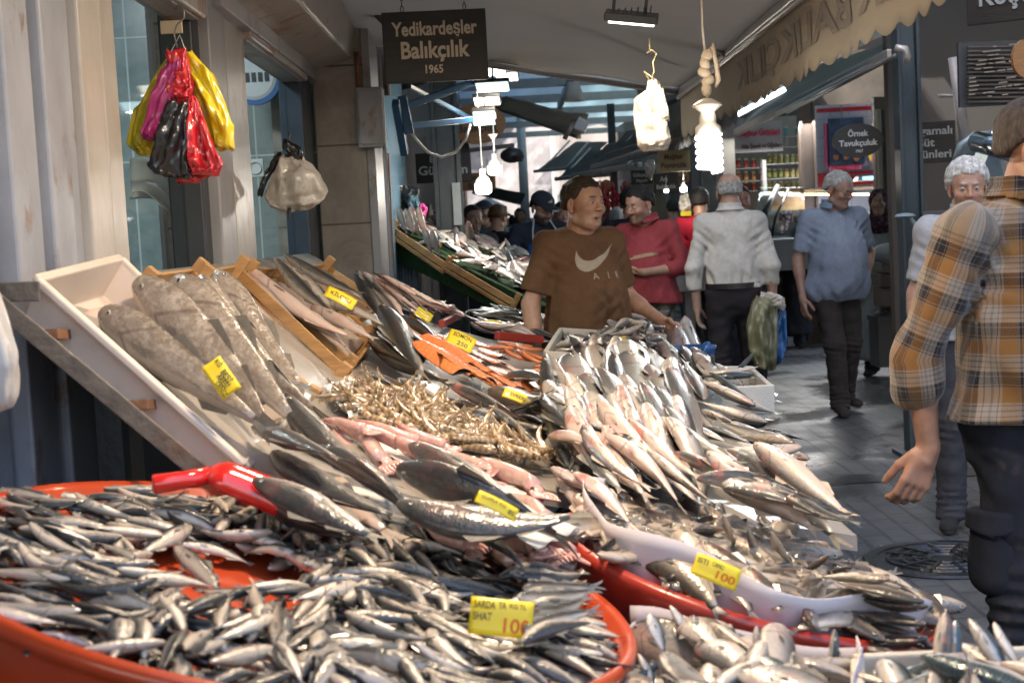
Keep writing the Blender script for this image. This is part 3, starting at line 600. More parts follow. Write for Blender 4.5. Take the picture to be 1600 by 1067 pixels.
# spiral bulb
sb = empty('spiral_bulb', at(1107, 210, 4.2), label='lit spiral energy saving bulb in a wrapped socket hanging on a cord', cat='lamp')
pts = []
R0 = 17 / F * 4.2
for i in range(150):
    t = i / 149; a = t * 2 * math.pi * 5.2; pts.append(V(R0 * math.cos(a), R0 * math.sin(a), -t * .104))
MB().tube(pts, .0085, 8).build('spiral', mat('bulb_white', (1, .98, .94), .3, emit=(1, .95, .88), es=2.2, var=0), sb, smooth=True)
MB().lathe([(.012, .10), (.04, .085), (.043, .08), (.02, .062), (.024, .05), (.024, .03), (.036, .02), (.038, .0), (.036, -.004), (.0001, -.004)], (0, 0, .0), 24).build('socket', cream, sb, smooth=True)
MB().tube([V(0, 0, .09), V(.004, 0, .16), V(-.004, 0, .3), V(.0, 0, .7)], .004, 6).build('cord', cream, sb, smooth=True)
m = MB()
for k in range(5): m.ell((.006 * math.sin(k * 2), .0, .125 + k * .024), (.015, .012, .02), Matrix.Rotation(k, 3, 'Y'))
m.tube([V(.004, 0, .22), V(.02, 0, .25), V(.03, 0, .2), V(.034, 0, .15), V(.026, 0, .13)], [.005, .009, .007, .008, .004], 6)
m.build('tape', mat('wrapped_tape', (.50, .42, .32), .8, var=.2, vs=30, bump=.6, bs=60), sb, smooth=True)
point('spiral_light', at(1107, 235, 4.2) + V(0, -.09, -.0), 1.2, (1, .93, .83), .03)
# hanging bulbs mid lane
shade_m = mat('white_shade', (.6, .6, .58), .4)
def bulb(label, px, py, Y, r, warm=(1, .96, .9), es=2, cordpx=None, pw=1.6):
    c = at(px, py, Y); e = empty('hanging_bulb', c, label=label, cat='lamp', group='bulbs hanging over the lane')
    MB().lathe([(.0001, -r * 1.1), (r * .55, -r * 1.08), (r * .95, -r * .85), (r, -.3 * r), (r, .2 * r)], (0, 0, 0), 20).build('bulb', mat('bulb_glow', (1, 1, .95), .3, emit=warm, es=es, var=0), e, smooth=True)
    MB().lathe([(r, .2 * r), (r * .75, .75 * r), (r * .4, 1.1 * r), (r * .35, 1.9 * r), (.0001, 1.95 * r)], (0, 0, 0), 20).build('neck', shade_m, e, smooth=True)
    top = at(cordpx[0], cordpx[1], Y) - c if cordpx else V(0, 0, .5)
    MB().tube([V(0, 0, 1.9 * r), top], .004, 6).build('cord', cbm, e, smooth=True)
    if pw: point('bulb_light', c + V(0, -r * 1.5, -r * .6), pw, (1, .92, .8), r)
    return c
c = bulb('bright bulb with a long white funnel neck, right of the pair', 773, 262, 8.6, .042, cordpx=(770, 160))
MB().lathe([(.03, .0), (.008, -.03), (.006, -.045)], at(770, 210, 8.6), 16).build('funnel', shade_m, smooth=True).parent = None
bpy.data.objects['funnel']['category'] = 'lamp'; bpy.data.objects['funnel']['label'] = 'small white funnel cap on the cord above the right hand bright bulb'
bulb('lower left bright bulb of the pair over the turf stall', 755, 290, 8.2, .047, cordpx=(745, 140))
bulb('small lit bulb under the orange oval sign', 1068, 294, 12.5, .03, cordpx=(1068, 265), pw=3)
bulb('small dim bulb left of the slim post', 1041, 297, 13, .022, es=2, cordpx=(1041, 275), pw=0)
bulb('white pendant shade high under the street roof', 895, 150, 12, .0, pw=0) if False else None
ps = empty('pendant_lamp', at(896, 143, 12), label='white pendant shade high under the street roof', cat='lamp')
MB().lathe([(.045, .075), (.095, -.08), (.09, -.08), (.04, .07), (.0001, .075)], (0, 0, 0), 24).build('shade', shade_m, ps, smooth=True); MB().tube([(0, 0, .07), (0, 0, .5)], .008).build('rod', darkm, ps)
# LED panels left of centre
for i, (px, py, Y, wpx, warm, lab) in enumerate(((775, 112, 8.0, 30, 1, 'first warm LED panel right of the big sign'), (792, 121, 8.4, 34, 1, 'second warm LED panel, tucked behind the first'), (770, 137, 7.6, 50, 0, 'widest cold LED panel under the big sign corner'),
                                  (761, 159, 8.3, 40, 1, 'warm LED panel above the blue bracket'), (757, 181, 8.2, 34, 0, 'cold LED panel beside the bracket, upper of two'), (756, 190, 8.6, 34, 0, 'cold LED panel beside the bracket, lower of two'))):
    w_ = wpx / F * Y; e = empty('panel_lamp', at(px, py, Y), -.05, lab, 'lamp', 'LED panel lamps over the turf stall')
    T = Matrix.Rotation(math.radians(-12), 3, 'X')
    MB().box((0, 0, .015), (w_ * 1.08, .15, .02), T).build('housing', darkm, e, bevel=.003); MB().box((0, 0, -.0), (w_ * .96, .125, .008), T).build('diffuser', glow if warm else glowc, e)
    MB().bar((0, .03, .02), (0, .06, .3), .01, .01).build('hanger', darkm, e)
    if i in (0, 2, 4): area('panel_beam', at(px, py, Y) + V(0, 0, -.03), w_ * .5, 1.6, (1, .86, .66) if warm else (1, .94, .86), (0, 0, 0), .03)
pj = empty('projector_lamp', at(800, 243, 10.5), label='black floodlight housing seen from behind beside the bright opening', cat='lamp')
MB().ell((0, 0, 0), (.085, .08, .055)).build('housing', darkm, pj, smooth=True); MB().bar((-.3, 0, .05), (.02, 0, .07), .02, .03).build('arm', darkm, pj); MB().lathe([(.03, 0), (.05, .04)], (.04, -.05, -.05), 12).build('hood', darkm, pj)
# ================================================================ FISH
def fish_mesh(name, mats, hk=.22, wk=.11, seg=12, bend=0.0, curl=0.0, tail=.16, fork=.06, mouth=0.0, blunt=.5, headk=1.0, dorsal=1, eye=.016, deep=.42, fins=True):
    """unit long fish: head at +x, back at +z. hk/wk: greatest height/width over length"""
    ns = 16 if seg > 9 else 11
    us = [0.0, .02, .06, .12] + list(np.linspace(.2, 1, ns - 4))   # 0 = snout, 1 = tail root
    V_ = []; Fc = []; M_ = []; UV = {}
    body = 1 - tail * .75
    def prof(t):
        pk = deep
        s = math.sin(math.pi / 2 * min(1, t / pk)) ** (blunt * .92) if t < pk else (math.cos(math.pi / 2 * (t - pk) / (1 - pk) * .88) ** .95)
        return max(.03, s * (headk if t < .25 else 1 + (headk - 1) * max(0, (.45 - t) / .2) if t < .45 else 1))
    def spine(x):    # x: distance from the snout (0..1)
        a = (x - .45)
        return Vector((.5 - x, bend * (a * a) * 1.6 - bend * .06, curl * (a * a) * 1.6))
    for i, t in enumerate(us):
        x = t * body; h = hk / 2 * prof(t); w_ = wk / 2 * prof(t) ** .9 * (1 if t < .5 else 1 - .55 * (t - .5) / .5)
        h = max(h, hk * .11 if t > .6 else h); c = spine(x)
        d = (spine(x + .01) - spine(x - .01)).normalized(); side = d.cross(Vector((0, 0, 1))).normalized(); up = side.cross(d)
        for k in range(seg):
            a = 2 * math.pi * k / seg - math.pi / 2
            ca, sa = math.cos(a), math.sin(a)
            zz = sa * h * (1.0 if sa > 0 else 1.08 if t < .6 else 1); yy = ca * w_ * (1 - .25 * max(0, sa) - .12 * max(0, -sa))
            if mouth and t < .1 and sa < 0: zz -= mouth * (1 - t / .1)
            V_.append(c + side * yy + up * zz); UV[len(V_) - 1] = (1 - x, (sa + 1) / 2)
    for i in range(len(us) - 1):
        for k in range(seg):
            Fc.append((i * seg + k, (i + 1) * seg + k, (i + 1) * seg + (k + 1) % seg, i * seg + (k + 1) % seg)); M_.append(0)
    Fc.append(tuple(range(seg))); M_.append(3 if mouth else 0)
    Fc.append(tuple((len(us) - 1) * seg + k for k in range(seg))[::-1]); M_.append(0)
    def sheet(pts, mi=1, v=.75):
        k = len(V_)
        for p, u in pts: V_.append(p); UV[len(V_) - 1] = (u, v)
        Fc.append(tuple(range(k, k + len(pts)))); M_.append(mi)
    # forked tail: two lobes, slightly cupped
    r0 = spine(body); e_ = spine(1.0); hs = hk * .11; ft = hk * (.27 if fork else .2) 
    mid = spine(1 - fork)
    for sg in (1, -1):
        sheet([(r0 + Vector((.02, 0, sg * hs * .7)), .1), (spine(body + tail * .45) + Vector((0, .004, sg * ft * .62)), .05), (e_ + Vector((0, .008, sg * ft)), 0), (e_ + Vector((.02, .004, sg * ft * .55)), 0), (mid + Vector((0, 0, sg * .001)), .02), (r0 + Vector((.02, 0, 0)), .1)])
    if fins:
        def top(x, o=0): 
            t = min(1, x / body); return spine(x) + Vector((0, 0, hk / 2 * prof(t) + o))
        def bot(x, o=0):
            t = min(1, x / body); return spine(x) - Vector((0, 0, hk / 2 * prof(t) * 1.05 + o))
        if dorsal: 
            sheet([(top(.36, -.01), .6), (top(.42, hk * .22), .58), (top(.52, hk * .12), .5), (top(.60, -.008), .4)])
            sheet([(top(.62, -.01), .38), (top(.66, hk * .14), .34), (top(.76, hk * .04), .3), (top(.78, -.006), .2)])
        sheet([(bot(.60, -.01), .4), (bot(.65, hk * .16), .35), (bot(.76, hk * .05), .25), (bot(.77, -.006), .22)], v=.2)
        sheet([(bot(.32, -.012), .7), (bot(.40, hk * .16), .64), (bot(.43, hk * .02), .6)], v=.2)
        for sg in (1, -1):
            c = spine(.26); w_ = wk / 2 * prof(.26 / body) ** .9
            sheet([(c + Vector((0, sg * w_ * .95, -hk * .05)), .74), (c + Vector((-.10, sg * (w_ + .012), -hk * .02)), .66), (c + Vector((-.13, sg * (w_ + .018), -hk * .14)), .62), (c + Vector((-.03, sg * w_ * .97, -hk * .16)), .72)], v=.3)
    me_ = MB(); me_.v = [tuple(p) for p in V_]; me_.f = Fc; me_.m = M_
    if eye:
        for sg in (1, -1):
            x = .085 if blunt > .45 else .10; t = x / body; c = spine(x) + Vector((0, sg * wk / 2 * prof(t) ** .9 * .86, hk * .09 * prof(t) * 2))
            for mi, r_, o in ((2, eye, 0), (3, eye * .58, eye * .28)):
                me_.mi = mi; k0 = len(me_.v); me_.ell(c + Vector((0, sg * o, 0)), (r_, r_ * .45, r_), seg=8, ring=5)
    me = bpy.data.meshes.new(name); me.from_pydata(me_.v, [], me_.f)
    for x in mats: me.materials.append(x)
    me.polygons.foreach_set('material_index', me_.m); me.polygons.foreach_set('use_smooth', [True] * len(me_.f))
    ul = me.uv_layers.new(name='fish'); 
    for lp in me.loops: ul.data[lp.index].uv = UV.get(lp.vertex_index, (.9, .6))
    me.update(); return me
fin_m = mat('fin', (.17, .155, .13), .35, var=.25, vs=20, coat=.3)
fin_p = mat('pale_fin', (.42, .34, .28), .35, var=.25, vs=20, coat=.3)
eye_w = mat('fish_eye', (.38, .34, .26), .15, var=.1, coat=1); eye_b = mat('pupil', (.008, .008, .01), .08, var=0, coat=1)
M_sard = fish_mat('sardine_skin', (.54, .46, .37), (.36, .315, .26), (.035, .038, .040), .54, .10, 46, .30, .12)
M_bass = fish_mat('bass_skin', (.64, .54, .46), (.38, .365, .34), (.05, .053, .052), .56, .10, 60, .30, .12, mott=.25, mottcol=(.16, .16, .15), pink=.45)
M_dark = fish_mat('dark_bass_skin', (.60, .52, .44), (.23, .22, .205), (.038, .040, .042), .48, .12, 70, .25, .12, mott=.35, mottcol=(.09, .085, .07), pink=.15)
M_pink = fish_mat('pale_belly_skin', (.68, .52, .45), (.54, .46, .41), (.09, .09, .085), .74, .11, 60, .28, .1, pink=.9)
M_hake = fish_mat('hake_skin', (.50, .43, .36), (.34, .28, .225), (.20, .16, .125), .58, .22, 50, .36, .05, mott=.75, mottcol=(.46, .40, .34), bumps=.6)
M_mack = fish_mat('mackerel_skin', (.60, .53, .46), (.42, .41, .39), (.05, .085, .095), .60, .07, 40, .24, .2, stripes=14)
M_istv = fish_mat('horse_mackerel_skin', (.54, .45, .36), (.36, .31, .25), (.07, .062, .052), .56, .12, 46, .28, .2, mott=.2, mottcol=(.2, .16, .12), pink=.25)
M_brem = fish_mat('bream_skin', (.60, .53, .46), (.42, .40, .37), (.09, .086, .08), .66, .13, 34, .28, .18, mott=.25, mottcol=(.2, .19, .18), pink=.35)
M_red = fish_mat('red_mullet_skin', (.55, .34, .28), (.42, .17, .13), (.24, .07, .06), .6, .2, 40, .3, .2, mott=.4, mottcol=(.5, .3, .26))
M_blue = fish_mat('needle_fish_skin', (.56, .55, .52), (.36, .40, .40), (.05, .10, .10), .55, .08, 40, .24, .4)
fm = lambda b_, f=fin_m: [b_, f, eye_w, eye_b]
BD = ((0, 0), (.2, .06), (-.18, -.08), (.06, .18), (-.06, -.22), (.4, -.12))
SP = {}
def species(key, base, m, n=5, f=fin_m, **k):
    SP[key] = [fish_mesh(base, fm(m, f), bend=BD[i][0] * k.pop('bd', 1) if False else BD[i][0], curl=BD[i][1], mouth=(k.get('mo', 0) if i % 2 else 0), **{a: c for a, c in k.items() if a != 'mo'}) for i in range(n)]
    SP[key + '#'] = (k.get('hk', .22), k.get('wk', .11), base)
species('sard', 'sardine', M_sard, 6, hk=.20, wk=.145, seg=8, tail=.15, blunt=.55, eye=.022)
species('bass', 'sea_bass', M_bass, 5, hk=.235, wk=.135, blunt=.6, mo=.02, eye=.014)
species('dark', 'dark_fish', M_dark, 5, hk=.215, wk=.14, blunt=.6, mo=.02, eye=.013)
species('pink', 'pale_fish', M_pink, 5, f=fin_p, hk=.21, wk=.15, blunt=.6, mo=.03, eye=.014)
species('hake', 'hake', M_hake, 3, hk=.165, wk=.135, blunt=.5, headk=1.08, mo=.0, eye=.013, deep=.25)
species('mack', 'mackerel', M_mack, 5, hk=.20, wk=.14, seg=10, tail=.15, blunt=.62, eye=.016)
species('istv', 'horse_mackerel', M_istv, 5, hk=.235, wk=.13, seg=10, tail=.17, blunt=.55, eye=.024, mo=.015)
species('brem', 'sea_bream', M_brem, 5, hk=.35, wk=.14, blunt=.5, eye=.022, deep=.36)
species('red', 'red_mullet', M_red, 3, hk=.2, wk=.13, seg=7, eye=.02)
species('need', 'needle_fish', M_blue, 3, hk=.12, wk=.08, seg=7, tail=.22, fork=.1, eye=.012)
# height field of everything lying on the stall
GX0, GY0, GR = -1.35, 1.2, .005
GNX, GNY = 500, 2100
HM = np.zeros((GNX, GNY), np.float32)
for i in range(GNX): HM[i, :] = bedz(GX0 + i * GR)
def hidx(x, y): return (np.clip(((np.asarray(x) - GX0) / GR).astype(int), 0, GNX - 1), np.clip(((np.asarray(y) - GY0) / GR).astype(int), 0, GNY - 1))
def hset(poly, fn):   # set the field inside an XY polygon
    xs = [p[0] for p in poly]; ys = [p[1] for p in poly]
    X, Y = np.meshgrid(np.arange(min(xs), max(xs), GR), np.arange(min(ys), max(ys), GR), indexing='ij')
    ins = inpoly(X, Y, poly); i, j = hidx(X[ins], Y[ins]); HM[i, j] = fn(X[ins], Y[ins])
def inpoly(X, Y, poly):
    ins = np.zeros(np.shape(X), bool); n = len(poly)
    for k in range(n):
        x1, y1 = poly[k][:2]; x2, y2 = poly[(k + 1) % n][:2]
        if y1 == y2: continue
        c = ((y1 > Y) != (y2 > Y)) & (X < (x2 - x1) * (Y - y1) / (y2 - y1) + x1); ins ^= c
    return ins
def base0(x, y): return BASE(x, y)
BASE = lambda x, y: bedz(x)
def place(mesh, base, L, x, y, yaw, hk, wk, roll=90, label=None, cat='fish', group=None, lift=0, sink=.35, maxpitch=.5, pitch=None, update=True, name=None, make=True, sq=1.0, cap=.075, relp=.13):
    """lay one fish on the heap so that it rests on what lies below"""
    hk *= sq; wk *= sq; rr = math.radians(roll); cr, sr = abs(math.cos(rr)), abs(math.sin(rr))
    hw = L * (sr * hk + cr * wk) / 2; ht = L * (cr * hk + sr * wk) / 2
    ts = np.linspace(-.42, .42, 9) * L; cy, sy = math.cos(yaw), math.sin(yaw)
    wd = np.array([.35, .5, .8, 1, 1, 1, .95, .8, .6])
    cr_ = np.linspace(-.6, .6, 5) * hw
    PX = x + ts[:, None] * cy - cr_[None] * wd[:, None] * sy; PY = y + ts[:, None] * sy + cr_[None] * wd[:, None] * cy
    i, j = hidx(PX, PY); H = HM[i, j]
    h = H.max(1) * .6 + H.mean(1) * .4
    b_ = np.polyfit(ts, h, 1)[0] if pitch is None else math.tan(pitch); b_ = max(-math.tan(maxpitch), min(math.tan(maxpitch), b_))
    a = np.max((h - b_ * ts)[1:-1] - ht * (1 - wd[1:-1]) * .4); 
    a = a * .75 + np.mean(h - b_ * ts) * .25
    cz = a + ht * (1 - sink) + lift
    if cap is not None and base0(x, y) is not None:
        g0 = base0(x, y); cz = min(cz, g0 + cap + ht * .5)
        gs = (base0(x + .05 * cy, y + .05 * sy) - base0(x - .05 * cy, y - .05 * sy)) / .1; b_ = max(gs - relp, min(gs + relp, b_))
    if update:
        n = int(L * 1.0 / GR); m_ = max(3, int(2 * hw / GR))
        T, S = np.meshgrid(np.linspace(-.46, .42, n) * L, np.linspace(-1, 1, m_), indexing='ij')
        pr = np.sqrt(np.clip(1 - (T / L / .5) ** 2, .05, 1))
        X = x + T * cy - S * hw * pr * sy; Y = y + T * sy + S * hw * pr * cy
        Z = cz + b_ * T + ht * .92 * pr * np.sqrt(np.clip(1 - S ** 2, 0, 1))
        i, j = hidx(X, Y); np.maximum.at(HM, (i, j), Z)
    ex = Vector((cy, sy, b_)).normalized()
    # cross slope of the support rolls the fish a little
    cs = float(np.polyfit(cr_, (H - b_ * ts[:, None]).mean(0), 1)[0]) if hw > 0 else 0
    up = Vector((0, 0, 1)) + Vector((-sy, cy, 0)) * -max(-.5, min(.5, cs))
    ez = (up - ex * up.dot(ex)).normalized(); ey = ez.cross(ex)
    R = Matrix((ex, ey, ez)).transposed() @ Matrix.Rotation(rr, 3, 'X')
    M = Matrix.Translation((x, y, cz)) @ R.to_4x4() @ Matrix.Diagonal((L, L * sq, L * sq, 1))
    if not make: return M
    o = bpy.data.objects.new(name or base, mesh); col.objects.link(o); o.matrix_world = M
    tag(o, label, cat, group); return o
def lay(key, L, x, y, yaw, roll=90, label=None, group=None, **k):
    hk, wk, base = SP[key + '#']; me = random.choice(SP[key]) if 'mesh' not in k else k.pop('mesh')
    L *= random.uniform(.85, 1.12); k.setdefault('sq', random.uniform(.85, 1.15))
    return place(me, base, L, x, y, yaw, hk, wk, roll, label, 'fish', group, **k)
def scatter(poly, spacing, seed=0):
    rg = random.Random(seed); xs = [p[0] for p in poly]; ys = [p[1] for p in poly]; pts = []
    nx = int((max(xs) - min(xs)) / spacing) + 2; ny = int((max(ys) - min(ys)) / spacing) + 2
    for i in range(nx):
        for j in range(ny):
            x = min(xs) + (i + .5 * (j % 2) + rg.uniform(-.35, .35)) * spacing; y = min(ys) + (j + rg.uniform(-.35, .35)) * spacing
            if inpoly(np.array([x]), np.array([y]), poly)[0]: pts.append((x, y))
    return pts
def P2(lst, off=.04): return [tuple(onbed(px, py, off)[:2]) for px, py in lst]
def yaw_px(px, py, ang, ln=40):
    """world yaw on the bed of a line drawn at the picture angle ang (deg, anticlockwise)"""
    a = onbed(px, py); b_ = onbed(px + ln * math.cos(math.radians(ang)), py - ln * math.sin(math.radians(ang)))
    return math.atan2(b_.y - a.y, b_.x - a.x)
def linefish(key, head, tail, roll=90, label=None, group=None, **k):
    """fish drawn from its snout pixel to its tail pixel on the bed surface"""
    a, b_ = onbed(*head, .03), onbed(*tail, .03); c = (a + b_) / 2; L = (a - b_).length; k['sq'] = max(.45, min(1.25, math.hypot(head[0] - tail[0], head[1] - tail[1]) / F * c.y / L * k.pop('fat', 1.08)))
    hk, wk, base = SP[key + '#']; me = random.choice(SP[key])
    return place(me, base, L, c.x, c.y, math.atan2(a.y - b_.y, a.x - b_.x), hk, wk, -roll, label, 'fish', group, **k)
# ---------------------------------------------------------------- bed of the stall
foam = mat('polystyrene', (.60, .58, .53), .8, var=.06, vs=8, bump=.2, bs=120)
bedm = mat('wet_sheet', (.30, .27, .24), .4, var=.2, vs=5, coat=.3)
icem = mat('crushed_ice', (.72, .76, .78), .25, var=.15, vs=60, bump=1.0, bs=90, coat=.4)
st = empty('fish_stall', (-.1, 4, 0), label='long sloping fish stall bed running from the shop wall down to the lane', cat='stall')
m = MB(); xsb = [-.86, -.82, -.45, -.1, .3, .64]
def ybed(x): return 2.45 if x < -.2 else 2.78
for x0_, x1_ in zip(xsb, xsb[1:]):
    m.slab([V(x0_, ybed(x0_), bedz(x0_) - .012), V(x1_, ybed(x0_), bedz(x1_) - .012), V(x1_, 6.35, bedz(x1_) - .012), V(x0_, 6.35, bedz(x0_) - .012)], .03, (0, 0, 1))
m.build('bed', bedm, st, local=W_)
redp = mat('red_plastic', (.38, .035, .02), .32, var=.1, vs=5, coat=.3)
turf = mat('artificial_turf', (.013, .055, .010), .95, var=.5, vs=60, bump=1.0, bs=400)
MB().box((.69, 4.57, .36), (.012, 3.56, .50)).build('turf_skirt', turf, st, local=W_)
for x in (-.8, .6):
    for y in (2.9, 4.4, 6.2): MB().box((x, y, bedz(x) / 2 - .03), (.05, .05, bedz(x) - .08)).build('leg', steel, st, local=W_)
# polystyrene sheets peeping out between the fish
def tray_at(pl, h, name, label, cat, m_, grp=None, th=.02, lift=0):
    c = sum((onbed(*p) for p in pl), Vector()) / len(pl); e = empty(name, c, label=label, cat=cat, group=grp)
    pts = [onbed(*p) for p in pl]
    n_ = (pts[1] - pts[0]).cross(pts[3] - pts[0]).normalized(); n_ = n_ if n_.z > 0 else -n_
    pts = [p + n_ * lift for p in pts]
    MB().slab(pts, .012, n_).build('base', m_, e, local=W_)
    m = MB()
    for a, b_ in zip(pts, pts[1:] + pts[:1]):
        m.bar(a + n_ * h / 2, b_ + n_ * h / 2, th, h, n_)
    m.build('sides', m_, e, local=W_, bevel=.004)
    return e, n_
# ================================================================ TUB 1 (sardines)
TC = V(-.3205, 2.0138, .908); TB, TCY, TR = -.2416, .0222, .477
TB, TCY = -.2416, .0222
def tilt(n):
    ex = (V(1, 0, 0) - n * n.x).normalized(); return Matrix((ex, n.cross(ex), n)).transposed()
def tz(x, y): return TC.z + TB * (x - TC.x) + TCY * (y - TC.y)
orange = mat('orange_plastic', (.46, .055, .014), .3, var=.12, vs=4, coat=.35, bump=.08, bs=30, dirt=(.42, .10, .04), ds=8)
tn = V(-TB, -TCY, 1).normalized(); Rt = tilt(tn)
tub = empty('round_tub', TC, label='big round orange plastic tub heaped with small sardines at the front left', cat='tub')
pr_ = [(.0001, -.045), (TR - .06, -.045), (TR - .022, -.02), (TR - .012, .0), (TR + .000, .008), (TR + .009, .0), (TR + .007, -.014), (TR + .0, -.016), (TR - .012, -.03), (TR - .035, -.15), (TR - .05, -.16), (.0001, -.16)]
o = MB().lathe(pr_, (0, 0, 0), 96, Rt).build('bowl', orange, tub, smooth=True)
MB().lathe([(TR - .03, -.105), (TR - .012, -.10), (TR - .012, -.112), (TR - .035, -.118)], (0, 0, 0), 96, Rt).build('rib', orange, tub, smooth=True)
tubstand = empty('tub_stand', (TC.x, TC.y, 0), label='dark steel stand carrying the big orange tub', cat='stand')
m = MB()
for a in range(4): m.box((.3 * math.cos(a * 1.57 + .8), .3 * math.sin(a * 1.57 + .8), .38), (.04, .04, .76))
m.box((0, 0, .74), (.6, .6, .03)); m.build('frame', navy, tubstand)
circle = [(TC.x + (TR + .07) * math.cos(t), TC.y + (TR + .07) * math.sin(t)) for t in np.linspace(0, 2 * math.pi, 40, endpoint=False)]
hset(circle, lambda X, Y: tz(X, Y) - .042 + .02 * np.clip(((X - TC.x) ** 2 + (Y - TC.y) ** 2) / TR ** 2, 0, 1))
gap = at(352, 905, 1.0); d_ = ray(352, 905); 
def onplane(px, py, off=0):
    d = ray(px, py); a = CAM.z - (TC.z + off + TB * (CAM.x - TC.x) + TCY * (CAM.y - TC.y)); t = a / -(d.z - TB * d.x - TCY * d.y); return CAM + d * t
gp = onplane(350, 915, -.04)
def gapd(x, y): return ((x - gp.x) / .105) ** 2 + ((y - gp.y) / .11) ** 2
def flow(x, y):  # direction the sardines tend to lie in, by region
    dx, dy = x - gp.x, y - gp.y
    if x < gp.x - .06: a = math.radians(165 if y > gp.y else 175)
    elif dy < -.04 and x < gp.x + .2: a = math.radians(75)
    elif x > gp.x + .16: a = math.radians(150 if y < gp.y + .12 else 120)
    else: a = math.radians(100)
    return a
sard_cells = scatter([(TC.x + (TR - .035) * math.cos(t), TC.y + (TR - .035) * math.sin(t)) for t in np.linspace(0, 2 * math.pi, 40, endpoint=False)], .030, 3)
BASE = lambda x, y: tz(x, y) - .04
layer0 = [p for p in sard_cells if gapd(*p) > 1.0]
under = []
for (x, y) in layer0[::2]:
    if gapd(x, y) < 1.9: continue
    me = random.choice(SP['sard']); L = random.uniform(.10, .13)
    under.append((me, place(me, 'sardine', L, x, y, random.uniform(0, 6.28), .21, .125, random.uniform(40, 120), make=False, cap=.01)))
def join_meshes(lst, name, mats, label, cat, uvn='fish'):
    vs = []; fs = []; mi = []; uv = []
    for me, M in lst:
        k = len(vs); vs += [M @ v.co for v in me.vertices]; fs += [tuple(i + k for i in p.vertices) for p in me.polygons]; mi += [p.material_index for p in me.polygons]
        d = me.uv_layers[uvn].data; uv += [d[l].uv[:] for l in range(len(me.loops))]
    me = bpy.data.meshes.new(name); me.from_pydata(vs, [], fs)
    for x in mats: me.materials.append(x)
    me.polygons.foreach_set('material_index', mi); me.polygons.foreach_set('use_smooth', [True] * len(fs))
    ul = me.uv_layers.new(name=uvn); ul.data.foreach_set('uv', [c for p in uv for c in p]); me.update()
    o = bpy.data.objects.new(name, me); col.objects.link(o); return tag(o, label, cat, None, 'stuff')
join_meshes(under, 'sardine_heap', fm(M_sard), 'lower layer of small sardines under the top ones in the orange tub', 'fish heap')
vis = [p for p in layer0 if proj_ok(*p)] if 'proj_ok' in globals() else layer0
random.shuffle(vis); n_s = 0
LMK = [(t_,) + tuple(onplane(px_, py_)[:2]) for t_, px_, py_ in (('by the red scoop', 350, 790), ('at the back left rim', 80, 800), ('behind the bare orange patch', 330, 850), ('left of the bare orange patch', 130, 890), ('in front of the bare orange patch', 330, 990), ('right of the bare orange patch', 500, 910), ('by the yellow tag', 780, 960), ('at the front rim', 520, 1050), ('under the big dark fish', 640, 860), ('left front of the tub', 60, 960), ('behind the yellow tag', 820, 900))]
for (x, y) in vis:
    if n_s >= 295: break
    dx, dy = x - gp.x, y - gp.y
    yw = flow(x, y) + random.gauss(0, .38) + (math.pi if random.random() < .4 else 0)
    if gapd(x, y) < 1.9: yw = math.atan2(dy, dx) + random.choice((math.pi / 2, -math.pi / 2)) + random.gauss(0, .25)
    side = min(LMK, key=lambda q: (q[1] - x) ** 2 + (q[2] - y) ** 2)[0]
    L = random.uniform(.105, .138)
    rl_ = random.choice((90, -90, 60, 120, -70, -110)) + random.uniform(-15, 15); lk = 'showing its dark back' if abs(rl_) < 80 else 'showing its pale belly' if abs(rl_) > 100 else 'flat on its side'
    lay('sard', L, x, y, yw, rl_, 'sardine %s in the tub, %s' % (lk, side), 'sardines %s, %s' % (lk, side), sink=.30, cap=.035)
    n_s += 1
for (a, b_) in (((275, 868), (352, 935)), ((1, 800), (90, 835))):   # stray fish across the bare patch
    A, B = onplane(*a, -.03), onplane(*b_, -.04); c = (A + B) / 2
    place(SP['sard'][0], 'sardine', (A - B).length, c.x, c.y, math.atan2(A.y - B.y, A.x - B.x), .17, .11, 60, 'dark backed sardine pointing into the bare orange patch' if a[0] > 200 else 'plump sardine against the far left rim of the orange tub', 'fish', sink=.2)
# bundle of tails at the right rim
for i in range(13):
    px, py = 925 + random.uniform(-14, 8), 895 + i * 8.5; a = onplane(px, py, .02)
    a0 = onplane(px - 115 + random.uniform(-12, 12), py - 12 + i * .6, .035); c = (a + a0) / 2
    place(random.choice(SP['sard']), 'sardine', (a - a0).length, c.x, c.y, math.atan2(a0.y - a.y, a0.x - a.x), .19, .12, random.choice((60, 100, -80)), 'sardine laid straight in the row of tails at the right rim', 'fish', 'sardines in a row at the right rim of the orange tub', sink=.2)
BASE = lambda x, y: bedz(x)
# ---------------------------------------------------------------- red scoop
shm = mat('glossy_red_plastic', (.62, .02, .015), .18, var=.06, coat=.8)
a, b_, c_ = onplane(238, 757, .05), onplane(340, 742, .075), onplane(455, 790, .045)
sc_ = empty('scoop', b_, label='glossy red plastic hand scoop lying on the sardines at the back rim', cat='scoop')
MB().tube([a, a + (b_ - a) * .03, a + (b_ - a) * .5, b_ + (a - b_) * .12], [.013, .0155, .014, .016], 14).build('handle', shm, sc_, local=W_, smooth=True)
ax = (c_ - b_).normalized()
m = MB(); n_ = 16; vs = []
side = ax.cross(V(0, 0, 1)).normalized(); up = side.cross(ax)
L_ = (c_ - b_).length
for i in range(n_ + 1):
    t = i / n_; r_ = .032 * min(1, (t * 5) ** .5) + .006 * t if t < .97 else .036
    for k in range(13):
        a_ = math.pi * (k / 12) * 1.25 - .39
        vs.append(b_ - ax * .02 + ax * (t * (L_ + .03) - (.0 if k in range(3, 10) else .02 * t)) + side * (math.cos(a_) * (r_ + .002)) + up * (math.sin(a_) * r_ * .9 - .004))
